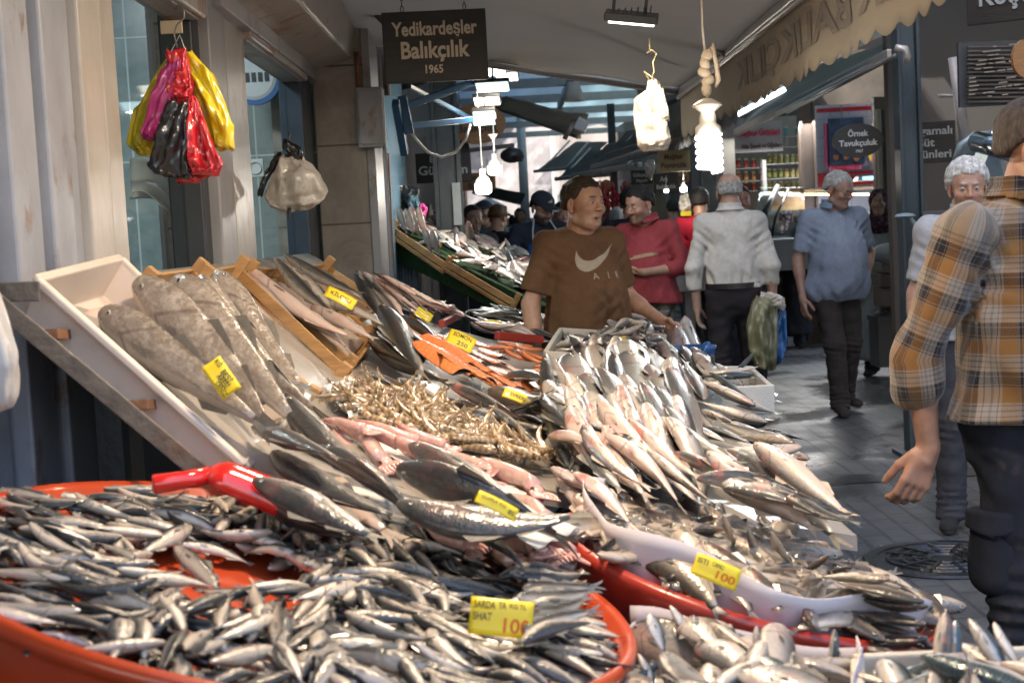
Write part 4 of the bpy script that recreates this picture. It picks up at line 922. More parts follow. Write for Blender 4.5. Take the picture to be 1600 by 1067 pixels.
m.add(vs, [(i * 13 + k, i * 13 + k + 1, (i + 1) * 13 + k + 1, (i + 1) * 13 + k) for i in range(n_) for k in range(12)])
m.build('scoop_bowl', shm, sc_, local=W_, smooth=True, thick=.003)
# ---------------------------------------------------------------- price tags
yel = mat('yellow_card', (.85, .62, .015), .5, var=.05, coat=.25); inkb = mat('black_ink', (.02, .02, .02), .5, var=0); inkr = mat('red_ink', (.70, .10, .01), .5, var=0)
def price_tag(label, px, py, wpx, hpx, ang, lines, off=.05, tilt=35, surf=None, name='price_tag', m_=yel, Y=None, yawx=0):
    c = (surf or onbed)(px, py, off) if Y is None else at(px, py, Y)
    s = c.y / F; w_, h_ = wpx * s, hpx * s
    e = empty(name, c, label=label, cat='price tag', group='yellow price tags')
    M = (cam.matrix_world.to_3x3().to_4x4()) @ Matrix.Rotation(math.radians(ang), 4, 'Z') @ Matrix.Rotation(math.radians(-tilt), 4, 'X') @ Matrix.Rotation(math.radians(yawx), 4, 'Y')
    e.matrix_world = Matrix.Translation(c) @ M
    h2 = h_ / max(.3, math.cos(math.radians(tilt)))
    MB().grid(lambda u, v: Vector(((u - .5) * w_, (v - .5) * h2, .05 * w_ * math.sin(u * 3.0) - .03 * w_ * math.cos(v * 4))), 10, 6).build('card', m_, e, thick=.0012, smooth=True)
    for (t, dx, dy, sz, wd, im) in lines:
        warp = lambda co, dx=dx, dy=dy, sz=sz: Vector((co.x + dx * w_, co.y * sz * h2 + dy * h2, .05 * w_ * math.sin(((co.x / w_) + dx + .5) * 3) - .03 * w_ * math.cos((co.y * sz + dy + .5) * 4) + .0018))
        lettering(t, 1, None, im, e, bold=.01, ext=0, width=wd * w_, warp=warp)
    return e
price_tag('yellow tag reading SARDALYA 100 on the sardines', 783, 965, 100, 56, -6, [('SARDA', -.28, .30, .3, .34, inkb), ('YA', -.0, .32, .3, .12, inkb), ('KG TL', .25, .33, .2, .26, inkb), ('SHAT', -.3, -.02, .3, .3, inkb), ('100', .26, -.22, .55, .42, inkr)], surf=onplane, off=.045, tilt=15)
# ================================================================ big items on the bed, back to front
# hanging steel brace and tray
trayp = mat('white_tray_plastic', (.62, .52, .44), .35, var=.07, vs=3, coat=.15, sss=.0, dirt=(.42, .33, .26), ds=5, dt=(.5, .8))
paper_m = mat('butcher_paper', (.52, .40, .33), .75, var=.12, vs=5, bump=.5, bs=9, dirt=(.42, .28, .22), ds=4)
wood = mat('crate_wood', (.46, .255, .10), .6, var=.25, vs=4, bump=.2, bs=20, stretch=(1, 1, 9), dirt=(.26, .13, .05), ds=5, dt=(.55, .75))
A1, A2, A3, A4 = at(62, 432, 2.42), at(192, 400, 2.85), at(452, 650, 2.78), at(388, 722, 2.42)   # top-left, top-right, low-right, low-left of rim
tr_ = empty('plastic_tray', (A1 + A3) / 2, label='long white plastic tray tilted down from the wall with hakes in it', cat='tray')
nrm = (A4 - A1).cross(A2 - A1).normalized(); nrm = nrm if nrm.z > 0 else -nrm
cc = (A1 + A2 + A3 + A4) / 4
dep = .085
def inset(p, k): return cc + (p - cc) * k
ri = [A1, A2, A3, A4]; bo = [inset(p, .90) - nrm * dep for p in ri]; bi = [inset(p, .885) - nrm * (dep - .006) for p in ri]; ti = [inset(p, .965) for p in ri]
m = MB(); k = 4
vs = ri + bo + ti + bi; fs = [(i, (i + 1) % 4, 4 + (i + 1) % 4, 4 + i) for i in range(4)] + [(8 + i, 12 + i, 12 + (i + 1) % 4, 8 + (i + 1) % 4) for i in range(4)] + [(i, 8 + i, 8 + (i + 1) % 4, (i + 1) % 4) for i in range(4)] + [(4, 5, 6, 7), (12, 15, 14, 13)]
m.add(vs, fs); m.build('shell', trayp, tr_, local=W_, bevel=.006)
m = MB()
for i in range(4): m.bar(ri[i] - nrm * .008 , ri[(i + 1) % 4] - nrm * .008, .018, .014, nrm)
m.build('rim', trayp, tr_, local=W_, bevel=.004)
def onq(q, u, v, off=0, n=None):
    a, b2, c2, d2 = q; p = (a * (1 - u) + b2 * u) * (1 - v) + (d2 * (1 - u) + c2 * u) * v; return p + (n or V(0, 0, 1)) * off
MB().grid(lambda u, v: onq(bi, .04 + .92 * u, .06 + .5 * v, .006 + .006 * noise.noise(Vector((u * 5, v * 5, 0))), nrm), 14, 14).build('paper_lining', paper_m, tr_, local=W_, smooth=True, thick=.001)
brm = mat('worn_steel', (.13, .105, .085), .55, metal=.3, var=.3, vs=20, bump=.3, bs=60, dirt=(.16, .07, .03))
stb = empty('steel_brace', at(150, 600, 2.3), label='grey flat steel bracket holding the white tray out from the posts', cat='bracket')
MB().bar(at(-30, 458, 2.36), at(62, 455, 2.36), .006, .032).build('bar', brm, stb, local=W_, bevel=.002)
MB().bar(at(-30, 452, 2.33), at(318, 742, 2.36), .006, .030).build('bar', brm, stb, local=W_, bevel=.002)
for a, b_ in (((75, 522, 2.36), (128, 524, 2.55)), ((215, 632, 2.36), (262, 634, 2.6))): MB().bar(at(*a), at(*b_), .03, .016).build('cross_bar', rust, stb, local=W_)
wb = empty('hanging_bag', at(-5, 530, 2.0), label='crumpled translucent white bag hanging at the left edge', cat='bag')
def crumple(c, r, seed=0, amp=.18, taper=.5, seg=40, ring=26, freq=2.2, neck=.22, pleat=0):
    """bag hanging from its gathered top, fuller and creased below"""
    vs = []; 
    for j in range(ring + 1):
        t = j / ring; rr = (neck + (1 - neck) * (min(1, t * 1.5) ** taper)) * (1 - max(0, (t - .86) / .14) ** 2 * .5) if t < 1 else .02
        for k in range(seg):
            a = 2 * math.pi * k / seg; n1 = noise.noise(Vector((math.cos(a) * freq + seed, math.sin(a) * freq, t * 2.6 + seed)))
            n2 = noise.noise(Vector((math.cos(a) * freq * 3 + seed, math.sin(a) * freq * 3, t * 4)))
            f = 1 + amp * n1 * 1.6 + amp * .55 * n2 + pleat * math.sin(a * 17 + t * 2) * (.3 + t)
            vs.append(Vector(c) + Vector((math.cos(a) * r[0] * rr * f, math.sin(a) * r[1] * rr * f, -t * r[2] * (1 + .07 * n1))))
    return vs, [(j * seg + k, (j + 1) * seg + k, (j + 1) * seg + (k + 1) % seg, j * seg + (k + 1) % seg) for j in range(ring) for k in range(seg)] + [tuple(ring * seg + k for k in range(seg))]
bagw = mat('thin_white_plastic', (.48, .45, .42), .3, var=.05, coat=.3, sss=.25, bump=.5, bs=25)
m = MB(); m.add(*crumple((-.015, 0, .10), (.035, .035, .20), 3, .3, pleat=.06)); m.build('bag', bagw, wb, smooth=True)
# ---- wooden crates
def crate(label, c4, h, top_posts=True, grp='wooden fish crates leaning on the stall', lining=True, slat=.0, low_posts=True, posts=(0, 1)):
    q = [at(*p) for p in c4]; e = empty('wooden_crate', sum(q, Vector()) / 4, label=label, cat='crate', group=grp)
    n_ = (q[3] - q[0]).cross(q[1] - q[0]).normalized(); n_ = n_ if n_.z > 0 else -n_
    MB().slab([p - n_ * h for p in q], .006, n_).build('base', wood, e, local=W_)
    for i in range(4):
        a, b_ = q[i], q[(i + 1) % 4]; kk = 1 if i % 2 else 1
        MB().bar(a - n_ * h * .33, b_ - n_ * h * .33, .009, h * .62, n_).build('side_board', wood, e, local=W_, bevel=.0015)
        MB().bar(a - n_ * (h * .86), b_ - n_ * (h * .86), .009, h * .22, n_).build('side_board', wood, e, local=W_, bevel=.0015)
    ctr = sum(q, Vector()) / 4
    for i in range(4):
        d = (ctr - q[i]).normalized() * .024; up_ = .035 if i in posts else .012
        MB().bar(q[i] + d - n_ * h, q[i] + d + n_ * up_, .03, .03, (q[1] - q[0])).build('corner_post', wood, e, local=W_, bevel=.002)
    if lining: MB().grid(lambda u, v: onq(q, .05 + .9 * u, .05 + .9 * v, -h + .012 + .008 * noise.noise(Vector((u * 4, v * 6, q[0].x * 9))), n_), 14, 14).build('paper_lining', paper_m, e, local=W_, smooth=True, thick=.001)
    return e, q, n_
c1 = crate('wooden crate beside the white tray with big hakes lying across it', ((212, 432, 3.15), (306, 420, 3.75), (480, 608, 3.35), (395, 650, 2.75)), .05)
c2 = crate('empty paper lined wooden crate right of the hakes', ((306, 426, 3.7), (372, 414, 4.15), (553, 583, 3.72), (494, 618, 3.3)), .05)
c3 = crate('wooden crate of pale fish behind the empty one', ((378, 416, 4.25), (446, 420, 4.8), (590, 520, 4.5), (556, 566, 3.95)), .05)
c4_ = crate('farthest wooden crate with its slatted end up against the pier', ((450, 418, 4.9), (510, 412, 5.5), (600, 470, 5.3), (560, 500, 4.9)), .05, lining=False)
# ---- hakes (grey brown, long)
def seg_fish(key, a, b_, roll, label, group=None, mesh=0, lift=0, fat=1.0):
    """fish between two explicit points of the scene (snout a, tail b)"""
    hk, wk, base = SP[key + '#']; A, B = at(*a), at(*b_); L = (A - B).length; ex = (A - B).normalized()
    up = V(0, 0, 1); ez = (up - ex * up.dot(ex)).normalized(); ey = ez.cross(ex)
    R = Matrix((ex, ey, ez)).transposed() @ Matrix.Rotation(math.radians(roll), 3, 'X'); roll = -roll if key in ('dark', 'hake') and roll > 0 else roll; fat *= max(.4, min(1.3, math.hypot(a[0] - b_[0], a[1] - b_[1]) / F * (a[2] + b_[2]) / 2 / L * 1.05))
    o = bpy.data.objects.new(base, SP[key][mesh % len(SP[key])]); col.objects.link(o); o.matrix_world = Matrix.Translation((A + B) / 2 + V(0, 0, lift)) @ R.to_4x4() @ Matrix.Diagonal((L, L * fat, L * fat, 1))
    return tag(o, label, 'fish', group)
seg_fish('hake', (158, 486, 2.62), (432, 680, 2.38), 15, 'lowest hake in the white tray, its snout at the left', mesh=0, fat=1.2)
seg_fish('hake', (228, 446, 2.82), (455, 690, 2.5), 10, 'grey brown hake second from the left, under the yellow tag', mesh=1, fat=1.35)
seg_fish('hake', (272, 436, 2.95), (478, 680, 2.62), 30, 'big hake in the middle lying across tray and crate', mesh=0, fat=1.4)
seg_fish('hake', (296, 434, 3.1), (500, 668, 2.78), -20, 'hake pressed against the middle one on its right side', mesh=2, fat=1.2)
hk_ = seg_fish('hake', (338, 436, 3.3), (486, 640, 2.95), 60, 'right hand hake with its belly slit open', mesh=1, fat=1.2)
gut = MB().ell((0, 0, 0), (.5, .5, .5), seg=12); g = gut.build('gut_slit', mat('gut_dark', (.10, .02, .02), .3, coat=.6), hk_, smooth=True); g.location = (.22, .052, -.045); g.scale = (.16, .02, .03); 
price_tag('yellow handwritten tag on the second hake, reading BEŞİ KİLOZ', 346, 590, 60, 34, -55, [('KĞ', -.35, .25, .35, .2, inkb), ('BEŞİ', .05, .22, .4, .35, inkb), ('ARESİ', .1, -.05, .4, .4, inkb), ('DENİZ', .25, -.3, .3, .42, inkb)], Y=2.40, tilt=10)
# ---- pale fish in crate 3 and beyond
for i, (h_, t_, k_, r_, fat) in enumerate((((372, 420, 4.2), (505, 560, 3.9), 'pink', 80, .8), ((384, 424, 4.3), (560, 548, 3.85), 'pink', 95, .8), ((438, 470, 4.15), (560, 545, 3.9), 'pink', 120, 1.1), ((428, 408, 4.6), (520, 500, 4.2), 'dark', 70, .8),
                                 ((436, 404, 4.65), (548, 500, 4.25), 'bass', 100, .8), ((486, 478, 4.25), (590, 532, 3.95), 'pink', 80, 1.1), ((445, 402, 4.7), (572, 470, 4.4), 'dark', 60, .7), ((505, 470, 4.4), (612, 505, 4.1), 'bass', 90, 1.0))):
    seg_fish(k_, h_, t_, r_, ['pale fish nearest the empty crate, belly up', 'long pale fish beside it running down the crate', 'white fish with a pink flush in the crate', 'dark backed fish head up at the crate top', 'silver fish leaning beside the dark one', 'pale pink fish at the crate end', 'dark slim fish between the crates', 'silver fish under the white tag card'][i], 'pale fish in the wooden crates', i, fat=fat)
# long white fillets hanging down from the top
for i in range(9):
    a = at(556 + i * 5.2, 424 + (i % 3) * 4, 5.2 - i * .03); b_ = at(606 + i * 12, 512 - i * 3.5, 4.75 + i * .02)
    hk, wk, base = SP['pink#']; L = (a - b_).length; ex = (a - b_).normalized(); ez = (V(0, 0, 1) - ex * ex.z).normalized(); ey = ez.cross(ex)
    o = bpy.data.objects.new('long_fish', SP['pink' if i > 1 else 'dark'][i % 5]); col.objects.link(o); o.matrix_world = Matrix.Translation((a + b_) / 2) @ (Matrix((ex, ey, ez)).transposed() @ Matrix.Rotation(random.uniform(-2, 2), 3, 'X')).to_4x4() @ Matrix.Diagonal((L, L * .55, L * .55, 1))
    tag(o, 'long skinned white fish in the fan of bodies below the stone pier', 'fish', 'long white fish fanned out below the pier')
price_tag('yellow and white tag on the pale fish below the pier', 532, 466, 50, 16, -28, [('KİLOSU', 0, 0, .4, .7, inkb)], Y=4.2, tilt=40)
# ================================================================ heaps on the open bed (pixel polygons -> bed)
def heap(key, poly, spacing, L, ang, label, group, jit=.25, rolls=(90, -90, 70, 110), seed=1, order=None, flip=.15, maxn=200, px=True, angfn=None, lm=None, **k):
    pl = P2(poly) if px else poly
    pts = scatter(pl, spacing, seed); rg = random.Random(seed)
    pts.sort(key=order or (lambda p: -p[1])); out = []
    for x, y in pts[:maxn]:
        yw = (angfn(x, y) if angfn else math.radians(ang)) + rg.gauss(0, jit) + (math.pi if rg.random() < flip else 0)
        kk = rg.choice(key) if isinstance(key, (tuple, list)) else key
        rl_ = rg.choice(rolls) + rg.uniform(-12, 12); l2, g2 = label, group
        if lm: t_ = min(lm, key=lambda q: (q[1] - x) ** 2 + (q[2] - y) ** 2)[0]; t_ = t_ + (', back up' if abs(rl_) < 84 else ', belly up' if abs(rl_) > 96 else ''); l2 = label + ' ' + t_; g2 = group + ' ' + t_
        out.append(lay(kk, L * rg.uniform(.88, 1.12), x, y, yw, rl_, l2, g2, **k))
    return out
# shared pale sheets
mf = mat('fillet', (.62, .48, .40), .35, var=.2, vs=14, coat=.5, bump=.3, bs=30)
# ice and white slabs under everything in the middle
e = empty('ice_bed', onbed(560, 640), label='patch of crushed ice at the corner of the shrimp heap', cat='ice'); tag(e, kind='stuff')
pl = [onbed(*p) for p in ((505, 612), (560, 596), (640, 640), (560, 680))]
MB().grid(lambda u, v: onq(pl, u, v, .012 + .018 * abs(noise.noise(Vector((u * 9, v * 9, 1)))), V(0, 0, 1)), 50, 50).build('ice', icem, e, local=W_, smooth=False)
# background heap: sea bass / bream along the lane side (far to near)
FAR = lambda p: -p[1]
# lane-side rim row : bream with heads out
def rows(x0, x1, y0, y1, dx, dy, vec, keys, label, group, skew=0, jit=8, seed=1, lim=None, fat=1.15, rolls=(90, -90, 75, -100)):
    rg = random.Random(seed); y = y0
    while y < y1:
        x = x0 + skew * (y - y0) + rg.uniform(0, dx)
        while x < x1 + skew * (y - y0):
            j_ = lambda a: rg.uniform(-a, a)
            if lim is None or inpoly(np.array([x]), np.array([y]), lim)[0]:
                k_ = rg.choice(keys); s_ = rg.uniform(.85, 1.15) * (.62 + .38 * (y - 480) / 300)
                h_ = (x + j_(jit), y + j_(jit)); t_ = (h_[0] + vec[0] * s_ + j_(jit * 1.3), h_[1] + vec[1] * s_ + j_(jit))
                if rg.random() < .07: h_, t_ = t_, h_
                linefish(k_, h_, t_, rg.choice(rolls), label, group, sink=.15, fat=fat * (1.25 if k_ == 'brem' else 1), cap=.07)
            x += dx * rg.uniform(.85, 1.15)
        y += dy
rows(850, 1060, 528, 600, 22, 17, (44, 42), ('bass', 'bass', 'pink'), 'silver sea bass in the far rows of the lane side heap', 'sea bass in the far lane side rows', skew=.6, jit=5, seed=5)
rows(1030, 1165, 590, 730, 44, 24, (88, 24), ('brem', 'bass', 'brem'), 'plump silver bream stacked at the lane edge', 'bream stacked at the lane edge', skew=.35, jit=7, seed=6)
rows(835, 1040, 590, 690, 30, 27, (48, 84), ('bass', 'bass', 'brem', 'dark'), 'silver grey sea bass lying head up the slope mid heap', 'sea bass lying head up the slope', skew=.35, jit=7, seed=7)
rows(860, 1050, 670, 745, 34, 26, (62, 80), ('pink', 'bass', 'pink'), 'pale pink gilled sea bass lying head up', 'pale sea bass head up', skew=.3, jit=8, seed=8)
# lane edge dark fish showing their backs
for i, (h_, t_) in enumerate((((1228, 690), (1120, 655)), ((1252, 716), (1130, 700)), ((1245, 733), (1140, 720)), ((1222, 748), (1120, 735)), ((1200, 660), (1080, 640)), ((1180, 640), (1070, 612)), ((1238, 700), (1140, 670)))):
    linefish(('dark', 'brem')[i % 2], h_, t_, (60, 90)[i % 2], 'dark backed fish sticking out over the lane edge', 'dark backed fish at the lane edge', sink=.15)
# the pink white belly-up fish in the lower right
PB = [((862, 742), (960, 800)), ((905, 735), (1010, 800)), ((985, 725), (1100, 790)), ((955, 740), (1085, 820)), ((1010, 762), (1120, 822)), ((1100, 712), (1235, 790)), ((1150, 740), (1320, 835)), ((1060, 760), (1180, 808)),
      ((1098, 775), (1240, 830)), ((930, 700), (1050, 780)), ((1040, 720), (1160, 770)), ((1180, 760), (1335, 840)), ((900, 768), (1000, 828)), ((1130, 800), (1290, 850)), ((860, 700), (950, 760)), ((1000, 690), (1110, 750))]
for i, (h_, t_) in enumerate(sorted(PB, key=lambda q: q[0][1])):
    linefish('pink' if i % 4 else 'dark', h_, t_, random.choice((130, 100, -110, 150, 70)), 'pink bellied fish lying head up and left in the lower lane side heap' if i % 4 else 'dark backed fish among the pink bellied ones', 'pink bellied fish of the lower heap' if i % 4 else 'dark backed fish among the pink ones', sink=.15, fat=1.2)
for i in range(9):   # trailing tails towards the lane
    h_ = (1090 + i * 16, 800 + i * 4 - (i % 3) * 6); t_ = (1290 + i * 8, 862 - (8 - i) * 5 + (i % 2) * 14)
    linefish('dark' if i % 3 else 'pink', h_, t_, random.choice((60, 90, -80)), 'dark fish with its tail trailing to the right corner of the stall', 'fish trailing their tails at the stall corner', sink=.1)
# shrimp
shm_ = bpy.data.materials.new('shrimp_shell'); shm_.use_nodes = True; nt = shm_.node_tree; b = nt.nodes['Principled BSDF']; L = nt.links
oi = _n(nt, 'ShaderNodeObjectInfo'); tc = _n(nt, 'ShaderNodeTexCoord'); wv_ = _n(nt, 'ShaderNodeTexWave'); wv_.inputs['Scale'].default_value = 3.2; wv_.inputs['Distortion'].default_value = .6; L.new(tc.outputs['Object'], wv_.inputs['Vector'])
r1 = _n(nt, 'ShaderNodeValToRGB'); r1.color_ramp.elements[0].color = (.24, .145, .07, 1); r1.color_ramp.elements[1].color = (.42, .31, .185, 1); L.new(wv_.outputs['Fac'], r1.inputs[0])
hs = _n(nt, 'ShaderNodeHueSaturation'); mr = _n(nt, 'ShaderNodeMapRange'); mr.inputs[3].default_value = .6; mr.inputs[4].default_value = 1.2; L.new(oi.outputs['Random'], mr.inputs[0]); L.new(mr.outputs[0], hs.inputs['Value']); L.new(r1.outputs[0], hs.inputs['Color']); L.new(hs.outputs[0], b.inputs['Base Color'])
b.inputs['Roughness'].default_value = .2; b.inputs['Coat Weight'].default_value = .8; b.inputs['Subsurface Weight'].default_value = .25; b.inputs['Subsurface Radius'].default_value = (.01, .005, .003)
def shrimp_mesh(curl):
    m = MB(); pts = []; rr = []
    for i in range(12):
        t = i / 11; a = curl * t * 2.4; x = .5 - t; pts.append(V(.42 - .8 * (math.sin(a) / (curl * 2.4) if curl else t), 0, -.8 * ((1 - math.cos(a)) / (curl * 2.4)) if curl else 0)); rr.append((.088 if t < .35 else .085 * (1 - (t - .35) * 1.05)) * (1 + .10 * (i % 2)) * (.35 if t == 0 else .8 if t < .1 else 1))
    m.tube(pts, rr, 8, flat=.8); e = pts[-1]; d = (pts[-1] - pts[-2]).normalized()
    for s in (-1, 0, 1): m.add([e, e + d * .12 + V(0, .05 * s + .02, .0), e + d * .13 + V(0, .05 * s - .02, .01)], [(0, 1, 2)])
    for s in (-1, 1): m.tube([pts[0] + V(0, .02 * s, .01), pts[0] + V(.12, .03 * s, .02), pts[0] + V(.18, .08 * s, .0)], .005, 4)
    m.mi = 1
    for s in (-1, 1): m.ell(pts[0] + V(-.03, .035 * s, .03), (.016, .014, .016), seg=6, ring=4)
    o = m.build('shrimp', [shm_, eye_b], smooth=True); me = o.data; bpy.data.objects.remove(o); return me
SH = [shrimp_mesh(c) for c in (.2, .4, .6)]
rg = random.Random(4)
for x, y in sorted(scatter(P2(((528, 612), (590, 588), (700, 632), (790, 668), (846, 700), (852, 742), (760, 735), (660, 690), (575, 655))), .0235, 9), key=lambda p: -p[1])[:290]:
    place(rg.choice(SH), 'shrimp', rg.uniform(.10, .125), x, y, rg.gauss(-.5, .9), .16, .13, rg.choice((80, 90, -90, 100)), 'glossy tan shrimp in the long translucent heap', 'shrimp', 'raw shrimp heaped across the stall', sink=.25, cap=.03)
rows(560, 850, 566, 690, 42, 17, (78, 40), ('pink', 'bass', 'bass'), 'silver fish in the row between the shrimp and the salmon', 'fish between the shrimp and the salmon', lim=((560, 575), (640, 585), (830, 640), (850, 680), (800, 655), (690, 625), (600, 600)), seed=15)
# squid
sqm = mat('squid_skin', (.62, .38, .32), .16, var=.35, vs=5, coat=.9, sss=.15, bump=.2, bs=14, dirt=(.48, .14, .12), ds=4, dt=(.5, .72))
def squid_mesh(k):
    m = MB(); n_ = 12
    pts = [V(.5 - i / n_ * .62, .04 * math.sin(i * .5 + k), 0) for i in range(n_ + 1)]; rr = [.014 + .095 * math.sin(min(1, i / n_ * 1.5) * math.pi / 2) for i in range(n_ + 1)]
    m.tube(pts, rr, 14, flat=.55)
    for s in (-1, 1): m.grid(lambda u, v: pts[0] + V(-.02 - .26 * u, s * (.02 + .13 * math.sin(u * math.pi) * v), .012 * math.sin(u * 5)), 8, 3)
    h = pts[-1]; m.ell(h + V(-.02, 0, 0), (.06, .055, .04))
    for i in range(8):
        a = (i - 3.5) * .02; m.tube([h + V(-.05, a, 0), h + V(-.09, a * 1.6, .01 * math.sin(i)), h + V(-.13, a * 1.6, -.01), h + V(-.17, a * 1.3, 0)], [.018, .016, .012, .006], 6)
    m.mi = 1
    for s in (-1, 1): m.ell(h + V(-.02, .05 * s, .012), (.018, .012, .018), seg=8, ring=5)
    o = m.build('squid', [sqm, eye_b], smooth=True); me = o.data; bpy.data.objects.remove(o)
    return me
SQ = [squid_mesh(k) for k in range(3)]
for i, (a, b_) in enumerate((((520, 632), (640, 668)), ((560, 640), (700, 690)), ((535, 655), (650, 712)), ((600, 662), (745, 712)), ((640, 700), (760, 752)), ((690, 690), (820, 742)), ((580, 690), (680, 735)), ((720, 725), (850, 790)), ((780, 735), (895, 800)), ((800, 770), (905, 825)), ((690, 715), (790, 770)), ((620, 650), (735, 690)),
                            ((760, 715), (880, 765)), ((655, 735), (770, 790)), ((740, 760), (860, 815)), ((510, 645), (610, 690)), ((555, 665), (660, 700)), ((610, 680), (720, 730)), ((660, 715), (775, 765)), ((720, 740), (830, 785)), ((800, 750), (900, 790)), ((585, 655), (690, 690)), ((700, 700), (800, 735)), ((840, 780), (915, 820)), ((770, 770), (880, 825)), ((640, 720), (730, 765)))):
    a = (a[0], a[1] + 16); b_ = (b_[0], b_[1] + 14); A, B = onbed(*a, .03), onbed(*b_, .03); c = (A + B) / 2
    place(SQ[i % 3], 'squid', (A - B).length * 1.15, c.x, c.y, math.atan2(A.y - B.y, A.x - B.x), .11, .16, 180 * (i % 2), 'pink glossy squid lying between the shrimp and the big dark fish', 'squid', 'pink squid in a slanting band', sink=.3, cap=.04)
sw = empty('fish_sheet', onbed(650, 735), label='white plastic sheet peeping out under the squid', cat='sheet')
pl2 = [onbed(*p) for p in ((560, 690), (640, 668), (905, 838), (840, 870))]
MB().grid(lambda u, v: onq(pl2, u, v, .012 + .006 * noise.noise(Vector((u * 5, v * 5, 1)))), 20, 10).build('sheet', foam, sw, local=W_, smooth=True, thick=.002)
# dark long group and middle rows
for i, (h_, t_, k_) in enumerate((((570, 530), (690, 615), 'dark'), ((585, 522), (705, 612), 'dark'), ((600, 535), (668, 612), 'dark'), ((614, 525), (720, 600), 'dark'), ((628, 560), (730, 612), 'dark'), ((690, 612), (790, 655), 'dark'), ((555, 575), (640, 625), 'pink'), ((560, 590), (625, 622), 'bass'))):
    linefish(k_, h_, t_, (50, 75, 60)[i % 3], 'long dark fish in the upper bundle above the shrimp' if k_ == 'dark' else 'pale fish tucked under the dark bundle', 'dark fish bundle above the shrimp' if k_ == 'dark' else 'pale fish under the dark bundle', sink=.25)
for i, (h_, t_, k_) in enumerate((((700, 618), (830, 660), 'pink'), ((720, 640), (850, 690), 'bass'), ((620, 600), (720, 640), 'pink'), ((792, 598), (880, 648), 'dark'), ((766, 612), (858, 690), 'dark'), ((765, 660), (850, 700), 'bass'), ((820, 640), (905, 700), 'dark'), ((870, 620), (930, 690), 'dark'), ((840, 660), (930, 735), 'dark'), ((835, 632), (900, 660), 'bass'), ((845, 620), (930, 650), 'brem'), ((868, 650), (960, 740), 'pink'))):
    linefish(k_, h_, t_, (70, 100, 85)[i % 3], {'pink': 'pale pinkish fish in the middle row below the salmon', 'bass': 'silver fish in the middle row below the salmon', 'brem': 'bream by the middle row tag', 'dark': 'dark backed fish pointing up left at the middle of the stall'}[k_], {'pink': 'pale fish of the middle row', 'bass': 'silver fish of the middle row', 'brem': 'bream of the middle row', 'dark': 'dark fish of the middle row'}[k_], sink=.2)
price_tag('yellow tag on the middle row of dark fish', 806, 620, 42, 13, -22, [('LEVREK', 0, 0, .5, .7, inkb)], off=.09, tilt=35)
price_tag('yellow tag reading SALMON on the orange fillets', 720, 533, 44, 22, -24, [('SOMON', 0, .2, .35, .7, inkb), ('250', .1, -.25, .35, .4, inkb)], off=.07, tilt=50)
# salmon
hset(P2(((636, 516), (760, 512), (880, 560), (890, 640), (820, 626), (650, 556))), lambda X, Y: np.interp(X, [q_[0] for q_ in PROF], [q_[1] for q_ in PROF]) + .015)
salm = mat('salmon_flesh', (.72, .20, .055), .25, var=.35, vs=30, coat=.6, bump=.2, bs=60, stretch=(1, 6, 1), dirt=(.74, .42, .28), ds=20, dt=(.56, .62)); skinm = mat('salmon_skin', (.10, .10, .10), .3, var=.4, coat=.6)
def fillet_mesh():
    m = MB()
    def fn(u, v):
        wdt = .15 * (math.sin(math.pi * min(.94, u * .8 + .15)) ** .35); return V(.5 - u, (v - .5) * 2 * wdt, .045 * math.sin(math.pi * v) ** .6 * (1 - u * .5) + .004 * math.sin(u * 60 + abs(v - .5) * 14))
    m.grid(fn, 40, 10); m.mi = 1; m.grid(lambda u, v: fn(u, v) * 1 + V(0, 0, -.012 - fn(u, v).z), 12, 4)
    o = m.build('salmon_fillet', [salm, skinm], smooth=True); me = o.data; bpy.data.objects.remove(o); return me
def steak_mesh():
    m = MB(); pts = []
    for i in range(15):
        t = -2.5 + 5.0 * i / 14; pts.append(V(math.sin(t) * .36, -math.cos(t) * .44 + .1, 0))
    m.tube(pts, [.05] + [.15 + .05 * math.cos(i / 13 * 3.14 * 2 + 3.14) for i in range(13)] + [.05], 10, flat=1); m.mi = 1
    m.v = [(x, y, max(-.06, min(.06, z))) for x, y, z in m.v]
    m.tube([p * 1.18 - V(0, .04, 0) for p in pts], [.03] * 15, 6)
    m.v = [(x, y, max(-.062, min(.056, z))) for x, y, z in m.v]
    o = m.build('salmon_steak', [salm, skinm], smooth=True); me = o.data; bpy.data.objects.remove(o); return me
SF, SS = fillet_mesh(), steak_mesh()
SF.materials[0], SF.materials[1] = salm, skinm
for i, (px, py, ang) in enumerate(((660, 530, -28), (690, 520, -24), (720, 535, -25), (700, 548, -22), (735, 552, -25), (765, 560, -22), (672, 548, -30), (790, 575, -22), (752, 578, -20), (712, 566, -24), (800, 592, -20), (742, 528, -20), (770, 545, -22), (655, 560, -28), (700, 585, -24), (740, 598, -22), (780, 612, -20), (690, 598, -26), (730, 610, -22), (650, 545, -26), (815, 615, -20), (760, 585, -20))):
    p = onbed(px, py + 10, .02); place(SF, 'salmon_fillet', .24, p.x, p.y, yaw_px(px, py, ang), .05, .32, 0, 'orange salmon fillet in the overlapping row', 'fillet', 'salmon fillets laid in a row', sink=.0, update=True, cap=.10)
for i, (px, py) in enumerate(((782, 552), (812, 560), (838, 566), (858, 578), (848, 592), (868, 600), (838, 602), (858, 615), (872, 628), (826, 548), (800, 540), (880, 612), (846, 628))):
    p = onbed(px, py, .02); place(SS, 'salmon_steak', .105, p.x, p.y, random.uniform(0, 6.3), .12, .8, random.choice((0, 12, -15)), 'horseshoe shaped salmon steak with dark skin', 'steak', 'salmon steaks beside the fillets', sink=.0, cap=.11)
